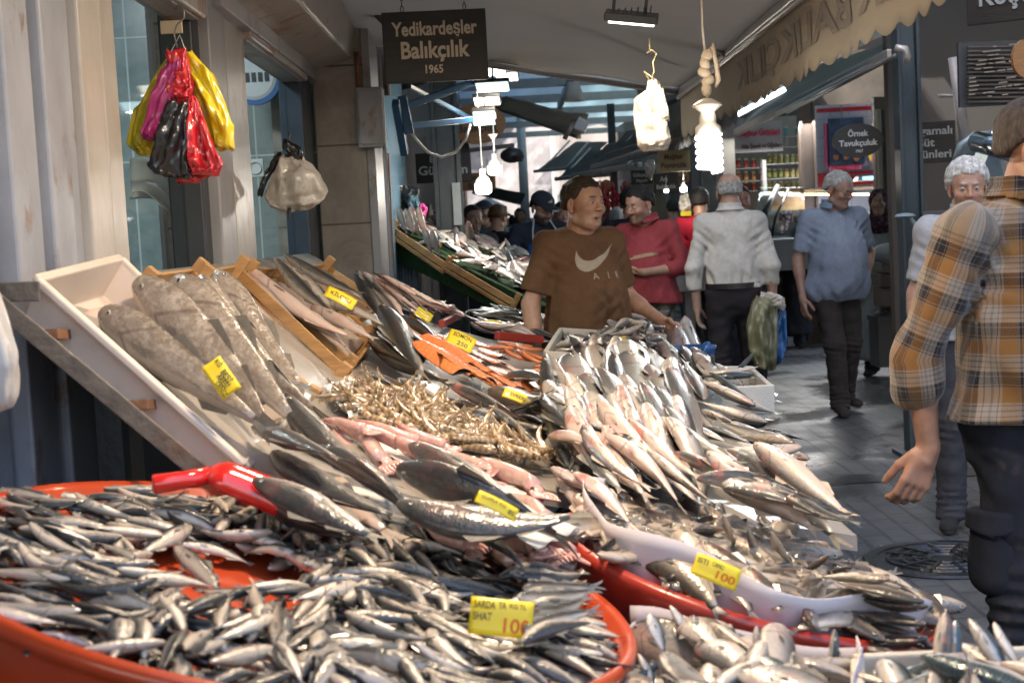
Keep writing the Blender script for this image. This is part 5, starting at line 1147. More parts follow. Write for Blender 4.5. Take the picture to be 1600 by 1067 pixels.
# white cutlets
for i, (px, py) in enumerate(((800, 590), (825, 600), (850, 608), (812, 610), (835, 618), (840, 640), (862, 650), (800, 632))):
    p = onbed(px, py); place(SF, 'white_fillet', .15, p.x, p.y, yaw_px(px, py, -20), .05, .32, 0, 'small white fillet between the salmon and the dark fish', 'fillet', 'white fillets', sink=.1, cap=.03)
    o = bpy.context.scene.objects[-1] if False else None
wm = SF.copy(); wm.materials[0] = mf; wm.materials[1] = mf
for o in col.objects:
    if o.name.startswith('white_fillet'): o.data = wm
# big dark sea bass groups front-left
for i, (h_, t_, k_, r_, lab) in enumerate((
    ((385, 690), (560, 785), 'dark', 60, 'dark sea bass lowest in the left group, half hidden'),
    ((434, 632), (612, 740), 'dark', 70, 'big dark sea bass with a golden head, topmost of the left group'),
    ((415, 655), (625, 780), 'pink', -60, 'big sea bass showing its pale belly in the left group'),
    ((408, 672), (622, 795), 'dark', 55, 'glossy dark sea bass in front of the pale bellied one'),
    ((392, 712), (600, 800), 'dark', 80, 'dark sea bass under the left group'),
    ((500, 700), (690, 800), 'dark', 70, 'grey fish wedged between the left and the tagged group'),
    ((395, 660), (540, 760), 'dark', 60, 'dark sea bass whose head rests on the tray corner'),
    ((640, 712), (860, 820), 'dark', 65, 'grey backed sea bass behind the tagged one'),
    ((640, 745), (850, 850), 'dark', 60, 'dark sea bass between the two tagged group fish'),
    ((612, 758), (905, 850), 'dark', 50, 'biggest dark sea bass carrying a yellow tag'),
    ((620, 790), (925, 862), 'dark', 80, 'slim grey fish under the tagged sea bass'))):
    linefish(k_, h_, t_, r_, lab, None, sink=.1, fat=1.25, cap=.12)
price_tag('yellow tag stuck on the biggest dark sea bass', 776, 790, 70, 17, -27, [('CUPRA KG', -.1, .1, .35, .6, inkb), ('85', .36, -.1, .5, .14, inkb)], off=.11, tilt=35)
# white trough edge beneath that group
tg = empty('foam_board', onbed(640, 810), label='pale foam board edge between the big sea bass and the sardine tub', cat='board')
MB().bar(at(400, 735, 2.5), at(905, 872, 2.33), .05, .035).build('edge', foam, tg, local=W_, bevel=.004)
MB().bar(at(400, 748, 2.52), at(905, 885, 2.35), .012, .07).build('side', foam, tg, local=W_)
# ================================================================ far part of stall 1
lm2 = mat('pale_crate', (.55, .50, .42), .7, var=.08, bump=.15, bs=90)
def box_open(label, c4, h, m_, name='foam_box', cat='box', th=.018, group=None, floor=True):
    q = [at(*p) for p in c4]; e = empty(name, sum(q, Vector()) / 4 - V(0, 0, h), label=label, cat=cat, group=group)
    MB().slab([p - V(0, 0, h) for p in q], .015, (0, 0, 1)).build('base', m_, e, local=W_)
    for i in range(4):
        a, b_ = q[i], q[(i + 1) % 4]; dd = (b_ - a).normalized() * (th / 2 if i % 2 == 0 else -th / 2)
        MB().bar(a - V(0, 0, h / 2) - dd, b_ - V(0, 0, h / 2) + dd, th, h).build('side', m_, e, local=W_, bevel=.004)
    return e, q
# box N fish heads
eN, qN = box_open('cream foam box of cut dark fish heads in front of the brown shirted man', ((876, 512, 5.9), (1036, 522, 6.2), (1048, 562, 5.45), (852, 548, 5.2)), .09, lm2)
BASE = lambda x, y: qN[0].z - .06
hset([tuple(p[:2]) for p in qN], lambda X, Y: X * 0 + (sum(p.z for p in qN) / 4 - .05))
pl = [tuple(p[:2]) for p in qN]
cN = sum((Vector((p[0], p[1])) for p in pl), Vector((0, 0))) / 4; pl = [tuple(cN + (Vector(p) - cN) * .86) for p in pl]
heap(('dark', 'bass', 'dark'), pl, .062, .17, 95, 'cut dark fish standing head first in the cream foam box', 'cut fish in the cream foam box', .5, px=False, seed=12, sink=.0)
BASE = lambda x, y: bedz(x)
price_tag('crumpled yellow tag among the cut fish heads', 962, 522, 34, 14, -12, [], Y=5.6, tilt=40)
# box O mackerel
eO, qO = box_open('open polystyrene box of mackerel sticking out over the lane', ((1062, 572, 5.35), (1172, 572, 5.5), (1204, 601, 4.9), (1078, 607, 4.75)), .095, foam)
hset([tuple(p[:2]) for p in qO], lambda X, Y: X * 0 + (sum(p.z for p in qO) / 4 - .06))
for i, (h_, t_, r_) in enumerate((((1112, 552, 5.2), (1118, 595, 5.05), 20), ((1178, 554, 5.25), (1138, 590, 5.1), 60), ((1088, 566, 5.1), (1112, 596, 5.0), 60), ((1098, 586, 5.0), (1195, 574, 5.0), 90), ((1180, 586, 4.95), (1090, 588, 4.95), 100), ((1100, 578, 5.1), (1190, 592, 5.0), 80), ((1120, 580, 5.2), (1165, 578, 5.3), 90), ((1094, 598, 4.9), (1160, 600, 4.88), 60))):
    seg_fish('mack', h_, t_, r_, 'mackerel %s in the polystyrene box' % ('standing on its tail' if i < 3 else 'lying crosswise'), 'standing mackerels in the polystyrene box' if i < 3 else 'lying mackerels in the polystyrene box', i)
# blue bucket with brush
p = at(1078, 575, 5.75)
bk = empty('blue_bucket', p + V(0, 0, -.13), label='blue plastic bucket with a brush leaning in it', cat='bucket')
MB().lathe([(.0001, 0), (.085, 0), (.10, .20), (.107, .205), (.107, .215), (.098, .21), (.083, .012), (.0001, .012)], (0, 0, 0), 32).build('body', bl, bk, smooth=True)
br2 = empty('brush', p, label='green handled brush with a blue head leaning on the bucket rim', cat='brush')
MB().tube([at(1060, 578, 5.7), at(1094, 552, 5.62)], .012, 10).build('handle', mat('lime_plastic', (.35, .45, .12), .35), br2, local=W_, smooth=True)
MB().tube([at(1093, 553, 5.62), at(1100, 546, 5.6)], .014, 10).build('ferrule', mat('amber_plastic', (.4, .25, .05), .35), br2, local=W_, smooth=True)
MB().ell(at(1103, 544, 5.6), (.02, .02, .028), Matrix.Rotation(.5, 3, 'Y')).build('head', bl, br2, local=W_, smooth=True)
# silvery thin fish, red mullet pile, red boxes
heap('need', ((600, 505), (700, 492), (800, 498), (872, 508), (860, 522), (740, 516), (640, 512)), .045, .26, 170, 'thin blue green fish in the spiky row behind the salmon', 'thin fish in the spiky far row', .3, seed=21, maxn=60)
heap('red', ((634, 478), (668, 470), (716, 492), (726, 506), (680, 510), (640, 492)), .036, .12, 150, 'small red mullet in the dark red heap', 'small red mullets heaped far on the stall', .8, seed=22, maxn=70)
rbx = empty('red_box', onbed(820, 528, .0), label='low red plastic box between the salmon and the thin fish', cat='box')
m = MB(); a, b_ = onbed(776, 524, .03), onbed(846, 531, .03); m.bar(a, b_, .03, .035); m.bar(onbed(690, 506, .03), onbed(718, 492, .03), .025, .03); m.build('side', redp, rbx, local=W_, bevel=.004)
price_tag('yellow tag by the red mullet heap', 662, 492, 28, 14, -30, [], off=.06, tilt=30); price_tag('yellow slip on the thin blue fish', 770, 505, 28, 7, -8, [], off=.06, tilt=50)
heap(('bass', 'pink'), ((640, 492), (700, 496), (860, 512), (930, 530), (860, 526), (700, 506)), .07, .20, 160, 'pale fish lying across behind the salmon', 'pale fish behind the salmon', .15, seed=23, maxn=40)
# fish and table beyond the brown shirted man
tb = empty('far_fish_table', at(1010, 510, 7.4) - V(0, 0, .8), label='low table with silver fish between the two fishmongers', cat='table')
q = [at(950, 505, 8.2), at(1050, 500, 8.2), at(1045, 515, 6.8), at(960, 520, 6.8)]
MB().slab(q, .04, (0, 0, 1)).build('top', navy, tb, local=W_)
for i, (a, b_, Y, k_) in enumerate((((966, 492), (1030, 498), 7.2, 'pink'), ((1046, 490), (976, 494), 7.3, 'bass'), ((1052, 500), (990, 506), 7.0, 'dark'), ((950, 470), (985, 480), 7.8, 'mack'), ((955, 478), (990, 470), 7.7, 'mack'), ((950, 486), (990, 488), 7.6, 'bass'), ((985, 484), (1030, 486), 7.7, 'bass'), ((948, 462), (978, 466), 8.2, 'mack'))):
    seg_fish(k_, (*a, Y), (*b_, Y - .05), 90, 'silver fish on the low table behind the brown shirted man', 'fish on the low table', i)
# ================================================================ TUB 2 and 3 and the box at the lower right
hset([(.02, 1.2), (1.15, 1.2), (1.15, 2.75), (.02, 2.75)], lambda X, Y: X * 0 + .60)
T2 = V(.379, 2.44, .776); T2R = .318; t2n = V(.30, -.04, 1).normalized(); R2 = tilt(t2n)
tub2 = empty('round_tub', T2, label='red plastic tub lined with lilac paper holding horse mackerel', cat='tub')
MB().lathe([(.0001, -.07), (T2R - .04, -.07), (T2R - .01, 0), (T2R + .006, .01), (T2R + .014, -.004), (T2R + .004, -.02), (T2R - .02, -.12), (T2R - .04, -.13), (.0001, -.13)], (0, 0, 0), 72, R2).build('bowl', redp, tub2, smooth=True)
lil = mat('lilac_paper', (.58, .53, .56), .75, var=.05, vs=4, bump=.3, bs=8)
def lin(u, v, c, R_, r_, h, a0, a1, seed):
    a = a0 + (a1 - a0) * u; rr = r_ - .02 + .012 * math.sin(a * 7 + seed); 
    return c + R_ @ Vector((rr * math.cos(a) * (1 - .12 * (1 - v)), rr * math.sin(a) * (1 - .12 * (1 - v)), -.06 + (h + .05 + .012 * math.sin(a * 5 + seed)) * v))
MB().grid(lambda u, v: lin(u, v, Vector(), R2, T2R, .075, math.radians(150), math.radians(322), 0), 60, 6).build('paper_lining', lil, tub2, smooth=True, thick=.0015)
def dz2(X, Y): return T2.z + (-t2n.x * (X - T2.x) - t2n.y * (Y - T2.y)) / t2n.z
BASE = lambda x, y: dz2(x, y) - .055
circ2 = [(T2.x + (T2R) * math.cos(t), T2.y + (T2R) * math.sin(t)) for t in np.linspace(0, 6.283, 32, endpoint=False)]
hset(circ2, lambda X, Y: dz2(X, Y) - .055)
LM2 = [('at the back', .38, 2.72), ('beside the tag', .35, 2.2), ('at the lane side', .62, 2.45), ('at the left end', .12, 2.45), ('in the middle', .38, 2.45), ('at the front right', .55, 2.22)]
LM3 = [('at the left corner', .1, 1.9), ('at the back edge', .25, 2.05), ('at the right end', .42, 1.9), ('in the middle', .25, 1.85)]
in2 = [(T2.x + (T2R - .022) * math.cos(t), T2.y + (T2R - .022) * math.sin(t)) for t in np.linspace(0, 6.283, 32, endpoint=False)]
heap('istv', in2, .048, .165, 0, 'horse mackerel low in the lilac lined tub', 'horse mackerel lower layer in the lilac lined tub', 3, seed=31, maxn=260, px=False, lm=LM2)
heap('istv', [(x * .9 + T2.x * .1, y * .9 + T2.y * .1) for x, y in in2], .050, .165, 0, 'horse mackerel topmost in the lilac lined tub', 'horse mackerel on top in the lilac lined tub', 3, seed=32, maxn=200, px=False, lm=LM2)

for i, (h_, t_) in enumerate((((1445, 940), (1290, 905)), ((1450, 955), (1300, 925)), ((1405, 915), (1262, 935)), ((1448, 975), (1310, 950)), ((1440, 992), (1290, 965)), ((1390, 905), (1270, 900)), ((1450, 1004), (1300, 990)), ((1330, 880), (1240, 930)), ((1300, 865), (1225, 915)), ((1200, 830), (1240, 890)), ((1130, 805), (1150, 860)), ((1170, 830), (1185, 880)), ((1400, 1020), (1280, 1000)))):
    a, b_ = at(*h_, 2.12 + .03 * (i % 3)), at(*t_, 2.22 + .03 * (i % 3))
    seg_fish('istv', (*h_, 2.12 + .02 * (i % 3) + (.25 if i in (7, 8, 9, 10, 11) else 0)), (*t_, 2.20 + .02 * (i % 3) + (.25 if i in (7, 8, 9, 10, 11) else 0)), (90, 70, 110)[i % 3], 'horse mackerel with its head hanging over the rim towards the lane' if i < 9 or i == 12 else 'horse mackerel standing up at the back of the lilac lined tub', 'horse mackerel heads over the tub rim' if i < 9 or i == 12 else 'horse mackerel standing at the tub back', i)
price_tag('yellow tag reading İST 100 stuck in the horse mackerel', 1119, 893, 76, 34, -22, [('ISTI', -.34, .2, .35, .22, inkb), ('CANLI', -.02, .25, .3, .25, inkb), ('100', .22, -.15, .5, .42, inkr)], Y=2.12, tilt=15)
# tub 3: paper lined tray of mackerel
e3 = empty('foam_tray', at(1110, 1040, 1.85) - V(0, 0, .05), label='paper lined tray of fish at the bottom centre of the stall', cat='tray')
q3 = [at(860, 1085, 1.83), at(985, 955, 2.17), at(1340, 1008, 1.95), at(1330, 1200, 1.55)]
q3[0].z = q3[1].z = q3[2].z = q3[3].z = .79; h3 = .10
MB().slab([p - V(0, 0, h3) for p in q3], .012, (0, 0, 1)).build('base', foam, e3, local=W_)
m = MB()
for i in range(4):
    a, b_ = q3[i], q3[(i + 1) % 4]
    m.grid(lambda u, v: a + (b_ - a) * u + V(.006 * math.sin(u * 14), .006 * math.sin(u * 11 + 1), -h3 + (h3 + .012 * math.sin(u * 5 + i)) * v), 24, 5)
m.build('paper_lining', lil, e3, local=W_, smooth=True, thick=.0016)
BASE = lambda x, y: .72
hset([tuple(p[:2]) for p in q3], lambda X, Y: X * 0 + .72)
c3_ = sum(q3, Vector()) / 4
i3 = [tuple((c3_ + (p - c3_) * .84)[:2]) for p in q3]
heap(('brem', 'mack', 'istv'), i3, .058, .17, 110, 'fish low in the paper lined tray', 'fish of the bottom layer in the paper lined tray', .8, px=False, seed=41, maxn=200, lm=LM3)
for i, (h_, t_, k_, r_, lab) in enumerate((((1046, 932), (1110, 1030), 'mack', 100, 'dark mackerel leaning left in the paper lined tray'), ((1080, 950), (1120, 1040), 'istv', 80, 'silver fish beside the dark leaning mackerel'), ((1142, 960), (1150, 1052), 'mack', 80, 'mackerel standing upright left of the next one'), ((1176, 965), (1205, 1068), 'mack', 100, 'broad mackerel leaning right in the middle of the tray'),
                                             ((1308, 968), (1296, 1060), 'mack', 70, 'mackerel standing at the right end of the paper wall'), ((1015, 945), (1040, 1010), 'brem', 90, 'round bream at the left of the tray, head up'), ((950, 985), (930, 1060), 'brem', 80, 'bream leaning on the left edge of the tray'), ((1000, 1005), (1030, 1085), 'mack', 90, 'silver fish at the bottom of the tray by the bream'),
                                             ((1385, 1025), (1320, 1075), 'mack', 95, 'mackerel lying across the tray corner'), ((1235, 1020), (1330, 1080), 'pink', 90, 'pale fish lying low in the tray'), ((1060, 1010), (1075, 1085), 'istv', 90, 'dark fish at the very bottom of the tray'), ((1215, 1035), (1260, 1090), 'brem', 90, 'round headed fish at the bottom of the tray'), ((1440, 1040), (1350, 1070), 'bass', 90, 'silver fish between tray and box'))):
    Yh = 2.0 - (h_[1] - 950) * .0012; seg_fish(k_, (*h_, Yh), (*t_, Yh - .03), r_, lab, None, i, lift=-.012)
# box at the lower right
eB, qB = box_open('cream foam box of mackerel at the lower right corner', ((1340, 1022, 1.93), (1700, 1006, 1.98), (1700, 1180, 1.6), (1340, 1180, 1.6)), .10, lm2)
hset([tuple(p[:2]) for p in qB], lambda X, Y: X * 0 + qB[0].z - .06)
BASE = lambda x, y: qB[0].z - .055
cB = sum(qB, Vector()) / 4
heap(('mack', 'mack', 'bass'), [tuple((cB + (p - cB) * .85)[:2]) for p in qB], .065, .2, 80, 'mackerel lying low in the foam box at the lower right corner', 'mackerel lying in the corner foam box', .6, px=False, seed=51)
for i, (h_, t_, k_, r_, lab) in enumerate((((1478, 955), (1468, 1085), 'bass', 70, 'pale fish standing on its tail at the foam box corner'), ((1492, 970), (1490, 1085), 'mack', 90, 'striped mackerel standing behind the pale one'), ((1518, 962), (1590, 1085), 'mack', 60, 'striped mackerel leaning right across the foam box'), ((1548, 972), (1612, 1070), 'mack', 110, 'mackerel behind the leaning one, its fin up'), ((1395, 1050), (1470, 1090), 'brem', 90, 'fish lying at the left of the foam box'), ((1330, 1050), (1420, 1075), 'istv', 90, 'small fish at the gap between tray and foam box'))):
    seg_fish(k_, (*h_, 1.86), (*t_, 1.80), r_, lab, None, i)
st2 = empty('tub_stand', (.45, 2.1, 0), label='dark steel stand under the lined tub and tray', cat='stand')
m = MB()
for x in (-.3, .2):
    for y in (-.3, .45): m.box((x, y, .31), (.04, .04, .62))
m.box((-.05, .08, .63), (.56, .8, .03)); m.build('frame', navy, st2)
# ================================================================ turf stall behind
S2 = [at(592, 362, 7.9), at(842, 515, 7.0), at(842, 478, 7.0), at(596, 352, 7.9)]
ts = empty('turf_stall', at(700, 430, 8) - V(0, 0, 1), label='second fish stall edged with green artificial turf', cat='stall')
a0, a1 = at(588, 350, 8.2), at(846, 478, 7.1)     # front upper edge
b0, b1 = at(588, 392, 8.2), at(846, 520, 7.1)
MB().slab([b0, b1, a1, a0], .03).build('turf_front', turf, ts, local=W_)
back = V(.25, 2.2, .0)
def s2(u, v, off=0): return a0 * (1 - u) * (1 - v) + a1 * u * (1 - v) + (a0 + back) * (1 - u) * v + (a1 + back) * u * v + V(0, 0, off)
MB().slab([s2(0, 0, -.01), s2(1, 0, -.01), s2(1, 1, -.01), s2(0, 1, -.01)], .03, (0, 0, 1)).build('bed', turf, ts, local=W_)
for u in (.15, .9):
    for v in (.1, .9): p = s2(u, v); MB().box((p.x, p.y, p.z / 2 - .03), (.05, .05, p.z - .06)).build('leg', steel, ts, local=W_)
for (p0, p1, lab) in ((( 612, 352), (700, 412), 'upper wooden crate of fish heads on the turf stall'), ((702, 408), (808, 470), 'lower wooden crate of fish on the turf stall')):
    Ya, Yb = 8.15 - (p0[0] - 588) / 258 * 1.1, 8.15 - (p1[0] - 588) / 258 * 1.1
    e, q, n_ = crate(lab, ((p0[0], p0[1], Ya), (p0[0] + 42, p0[1] - 6, Ya + 1.0), (p1[0] + 62, p1[1] - 4, Yb + 1.0), (p1[0], p1[1], Yb)), .055, grp='wooden crates on the turf stall', lining=False, posts=(0, 3))
rg = random.Random(77)
for i in range(185):
    u, v = rg.uniform(.02, 1.0), rg.uniform(.03, 1) ; p = s2(u, v, .05 + .04 * noise.noise(Vector((u * 7, v * 7, 3))))
    k_ = rg.choice(('bass', 'pink', 'pink', 'mack', 'brem', 'bass')); hk, wk, base = SP[k_ + '#']; L = rg.uniform(.16, .32)
    d = (s2(1, v) - s2(0, v)).normalized(); yw = rg.gauss(0, .5) if rg.random() < .75 else rg.uniform(0, 6)
    R = d.to_track_quat('X', 'Z').to_matrix() @ Matrix.Rotation(yw, 3, 'Z') @ Matrix.Rotation(rg.uniform(-.25, .35) + (.8 if rg.random() < .08 else 0), 3, 'Y') @ Matrix.Rotation(rg.choice((1.5, -1.5, 1.2)), 3, 'X')
    o = bpy.data.objects.new('whole_fish', rg.choice(SP[k_])); col.objects.link(o); o.matrix_world = Matrix.Translation(p) @ R.to_4x4() @ Matrix.Diagonal((-L, L, L, 1))
    z_ = 'upper' if u < .45 else 'lower'
    tag(o, '%s fish on the %s half of the turf stall' % ({'bass': 'silver', 'pink': 'pale', 'mack': 'bluish', 'brem': 'round silver'}[k_], z_), 'fish', '%s %s fish on the turf stall' % (z_, base.replace('_', ' ') + (' pale' if k_ == 'pink' else '')))
for i, (px, py, Y) in enumerate(((622, 336, 8.0), (635, 340, 8.1), (640, 333, 8.3), (652, 338, 8.35), (663, 366, 7.8), (674, 372, 7.7))):
    seg_fish('pink', (px, py - 12, Y), (px + 14, py + 30, Y - .1), 20, 'gaping pale fish head pointing up on the turf stall crate', 'gaping fish heads on the turf stall', i, fat=1.6)
price_tag('small yellow tag on the turf stall fish', 683, 382, 14, 9, -30, [], Y=7.9, tilt=10)
# third stall further down the lane, with fish
t3 = empty('far_stall', at(815, 400, 11) - V(0, 0, 1.0), label='third fish stall far down the lane behind the turf stall', cat='stall')
q = [at(775, 402, 12.5), at(860, 402, 12.5), at(880, 440, 10.0), at(800, 440, 10.0)]
MB().slab(q, .05, (0, 0, 1)).build('bed', foam, t3, local=W_)
for i in range(40):
    u, v = rg.random(), rg.random(); p = onq(q, u, v, .03); o = bpy.data.objects.new('silver_fish', rg.choice(SP['bass'])); col.objects.link(o); L = rg.uniform(.2, .3)
    o.matrix_world = Matrix.Translation(p) @ Matrix.Rotation(rg.gauss(2.5, .6), 4, 'Z') @ Matrix.Rotation(1.5, 4, 'X') @ Matrix.Diagonal((L, L, L, 1)); tag(o, 'small silver fish on the third stall down the lane', 'fish', 'fish on the third stall')
# ================================================================ hanging bags
redb = mat('thin_red_plastic', (.52, .015, .025), .3, var=.2, vs=6, coat=.4, bump=.6, bs=14)
yelb = mat('thin_yellow_plastic', (.62, .46, .01), .3, var=.12, vs=5, coat=.4, bump=.6, bs=12)
blkb = mat('thin_black_plastic', (.012, .012, .014), .28, var=.3, coat=.5, bump=.7, bs=16)
magb = mat('thin_magenta_plastic', (.36, .02, .14), .32, var=.2, coat=.3, bump=.5, bs=12)
YB = 3.45; s_ = YB / F
def bagp(px, py, dy=0): return at(px, py, YB + dy)
hang0 = 'bag'
def leafbag(pts, thick, m_, label, dy=0, pleat=0, seed=0, n=34, group=None, Y=None):
    """flat bundle of thin bags: outline given left/right edge pairs from the top down"""
    Y = Y or YB; vs = []; seg = 44
    prs = []
    for k in range(n + 1):
        t = k / n * (len(pts) - 1); i = min(int(t), len(pts) - 2); f = t - i; a, b_ = pts[i], pts[i + 1]
        prs.append(tuple(a[j] * (1 - f) + b_[j] * f for j in range(4)))
    c0 = at((prs[0][0] + prs[0][2]) / 2, (prs[0][1] + prs[0][3]) / 2, Y + dy)
    for k, (xl, yl, xr, yr) in enumerate(prs):
        L_, R_ = at(xl, yl, Y + dy), at(xr, yr, Y + dy); c = (L_ + R_) / 2; hx = (R_ - L_) / 2; t = k / n; th = thick * (.25 + .75 * math.sin(min(1, t * 1.4) * 1.57)) * (1 if t < .93 else .5)
        for q in range(seg):
            a = 2 * math.pi * q / seg; nn = noise.noise(Vector((math.cos(a) * 1.6 + seed, math.sin(a) * 2 + seed, t * 3)))
            pl_ = pleat * math.sin(a * 26) * (.3 + t)
            n2 = noise.noise(Vector((math.cos(a) * 5 + seed, math.sin(a) * 5, t * 8 + seed))); n3 = abs(noise.noise(Vector((math.cos(a) * 3 - seed, math.sin(a) * 3, t * 5)))); vs.append(c + hx * math.cos(a) * (1 + .14 * nn + .09 * n2) + V(0, -th * math.sin(a) * (1 + .9 * nn + pl_ + .5 * n2 - .7 * n3), .012 * nn + .008 * n2))
    fs = [(j * seg + k, j * seg + (k + 1) % seg, (j + 1) * seg + (k + 1) % seg, (j + 1) * seg + k) for j in range(n) for k in range(seg)] + [tuple(range(seg))[::-1], tuple(n * seg + k for k in range(seg))]
    m = MB(); m.add([v - c0 for v in vs], fs); o = m.build('plastic_bags', m_, smooth=True); o.location = c0
    return tag(o, label, 'bags', group)
leafbag([(262, 92, 276, 92), (240, 130, 268, 120), (212, 170, 262, 150), (199, 228, 250, 215), (215, 236, 244, 250)], .03, yelb, 'yellow carrier bags hanging at the left side of the cluster', .05, seed=1)
leafbag([(272, 88, 300, 84), (278, 110, 325, 110), (300, 140, 334, 125), (312, 165, 352, 165), (322, 200, 366, 200), (330, 222, 367, 232), (342, 234, 364, 232)], .035, yelb, 'bright yellow carrier bags hanging at the right side of the cluster', .02, seed=2)
leafbag([(262, 98, 282, 96), (250, 120, 284, 120), (235, 165, 262, 175), (219, 208, 248, 214), (222, 212, 240, 218)], .022, magb, 'magenta bags folded behind the black ones', -.02, seed=3)
leafbag([(258, 82, 290, 78), (262, 110, 296, 110), (260, 140, 304, 135), (262, 160, 300, 160)], .028, redb, 'red bags gathered under the hook', -.01, seed=4, pleat=.1)
leafbag([(262, 158, 292, 160), (248, 190, 298, 185), (238, 235, 300, 235), (232, 262, 300, 275), (240, 270, 296, 279)], .03, blkb, 'black bags bundled low in the cluster', -.045, seed=5, pleat=.12)
leafbag([(296, 152, 306, 152), (290, 185, 318, 185), (287, 230, 332, 225), (285, 262, 348, 258), (292, 272, 344, 270)], .034, redb, 'pleated bundle of red bags low at the right of the cluster', -.03, seed=6, pleat=.35)
leafbag([(276, 260, 300, 262), (274, 276, 330, 272), (276, 283, 318, 282)], .02, redb, 'red bag bottoms behind the black bundle', .0, seed=7)
hkm = mat('hook_wire', (.16, .14, .12), .4, metal=.8)
o = MB().tube([bagp(*p) for p in ((281, 92), (272, 55), (276, 40), (288, 28), (287, 15), (278, 8), (274, 16))], .0022, 6).build('wire_hook', hkm, smooth=True); tag(o, 'bent wire hook holding the coloured bags', 'hook')
o = MB().tube([bagp(*p) for p in ((262, 95), (258, 105), (268, 80), (281, 55), (289, 78), (284, 95))], .0012, 5).build('string', cbm, smooth=True); tag(o, 'white string tied round the neck of the coloured bags', 'string')
tp = MB().box(bagp(268, 43, .08), (.05, .01, .03)).build('tape', mat('masking_tape', (.33, .27, .18), .7)); tag(tp, 'strip of masking tape on the pane behind the hook', 'tape')
wbag = mat('clear_white_plastic', (.50, .46, .41), .25, var=.12, vs=6, coat=.5, sss=.15, bump=1.0, bs=22)
leafbag([(444, 243, 466, 243), (436, 250, 478, 252), (424, 275, 494, 272), (412, 308, 512, 300), (420, 322, 505, 314), (446, 330, 485, 326)], .06, wbag, 'bulging clear white bag of bags on the second window frame', 0, seed=9, Y=5.0)
leafbag([(436, 240, 458, 244), (424, 255, 436, 250), (410, 280, 418, 282), (402, 302, 410, 306)], .012, blkb, 'black bag strip hanging left of the clear white bag', .02, seed=10, Y=5.0)
leafbag([(444, 218, 452, 222), (440, 232, 470, 232), (455, 240, 474, 246), (446, 246, 468, 248)], .02, blkb, 'black and white knot on top of the clear white bag', -.01, seed=11, Y=5.0, n=10)
o = MB().tube([at(*p, 5.0) for p in ((454, 235), (452, 218), (450, 205), (455, 210), (448, 222))], .002, 6).build('wire_hook', hkm, smooth=True); tag(o, 'small wire hook above the clear white bag', 'hook')
o = MB().tube([at(452, 325, 4.98), at(451, 340, 4.98)], .008, 6).build('strap', blkb); tag(o, 'short black strap end below the clear white bag', 'strap')
# white bags under the flood light
leafbag([(1013, 125, 1025, 125), (1010, 145, 1034, 145), (988, 155, 1040, 160), (988, 175, 1042, 180), (994, 205, 1046, 210), (998, 232, 1048, 222), (1004, 236, 1044, 232)], .04, wbag, 'white carrier bags hanging on a wire under the flood light', 0, seed=12, Y=4.9, pleat=.08)
leafbag([(1028, 135, 1036, 137), (1028, 150, 1040, 152), (1030, 172, 1044, 170), (1034, 190, 1046, 188)], .015, wbag, 'thin white bag tied beside the larger bundle under the flood light', -.03, seed=13, Y=4.9)
o = MB().tube([at(*p, 4.9) for p in ((1015, 60), (1015, 82), (1010, 84), (1018, 78), (1026, 84), (1020, 98), (1022, 112), (1016, 128), (1006, 112), (1030, 130))], .0028, 6).build('wire_hook', mat('brass_wire', (.45, .38, .22), .4, metal=.5), smooth=True); tag(o, 'pale twisted wire hook under the flood light', 'hook')
# black bags at the blue shop
leafbag([(628, 290, 640, 292), (622, 302, 655, 296), (620, 318, 652, 325), (628, 332, 640, 335)], .06, blkb, 'black bin bags hanging beside the centre post', 0, seed=14, Y=8.6)
leafbag([(640, 305, 652, 306), (636, 320, 656, 318), (640, 334, 658, 334)], .04, mat('thin_blue_plastic', (.04, .10, .14), .3, coat=.3), 'dark blue bag below the black bin bags', -.1, seed=15, Y=8.6)
leafbag([(654, 318, 662, 320), (656, 330, 668, 328), (655, 340, 664, 344)], .03, mat('thin_pink_plastic', (.55, .05, .25), .3, coat=.3), 'scrap of pink bag at the centre post', -.1, seed=16, Y=8.6)
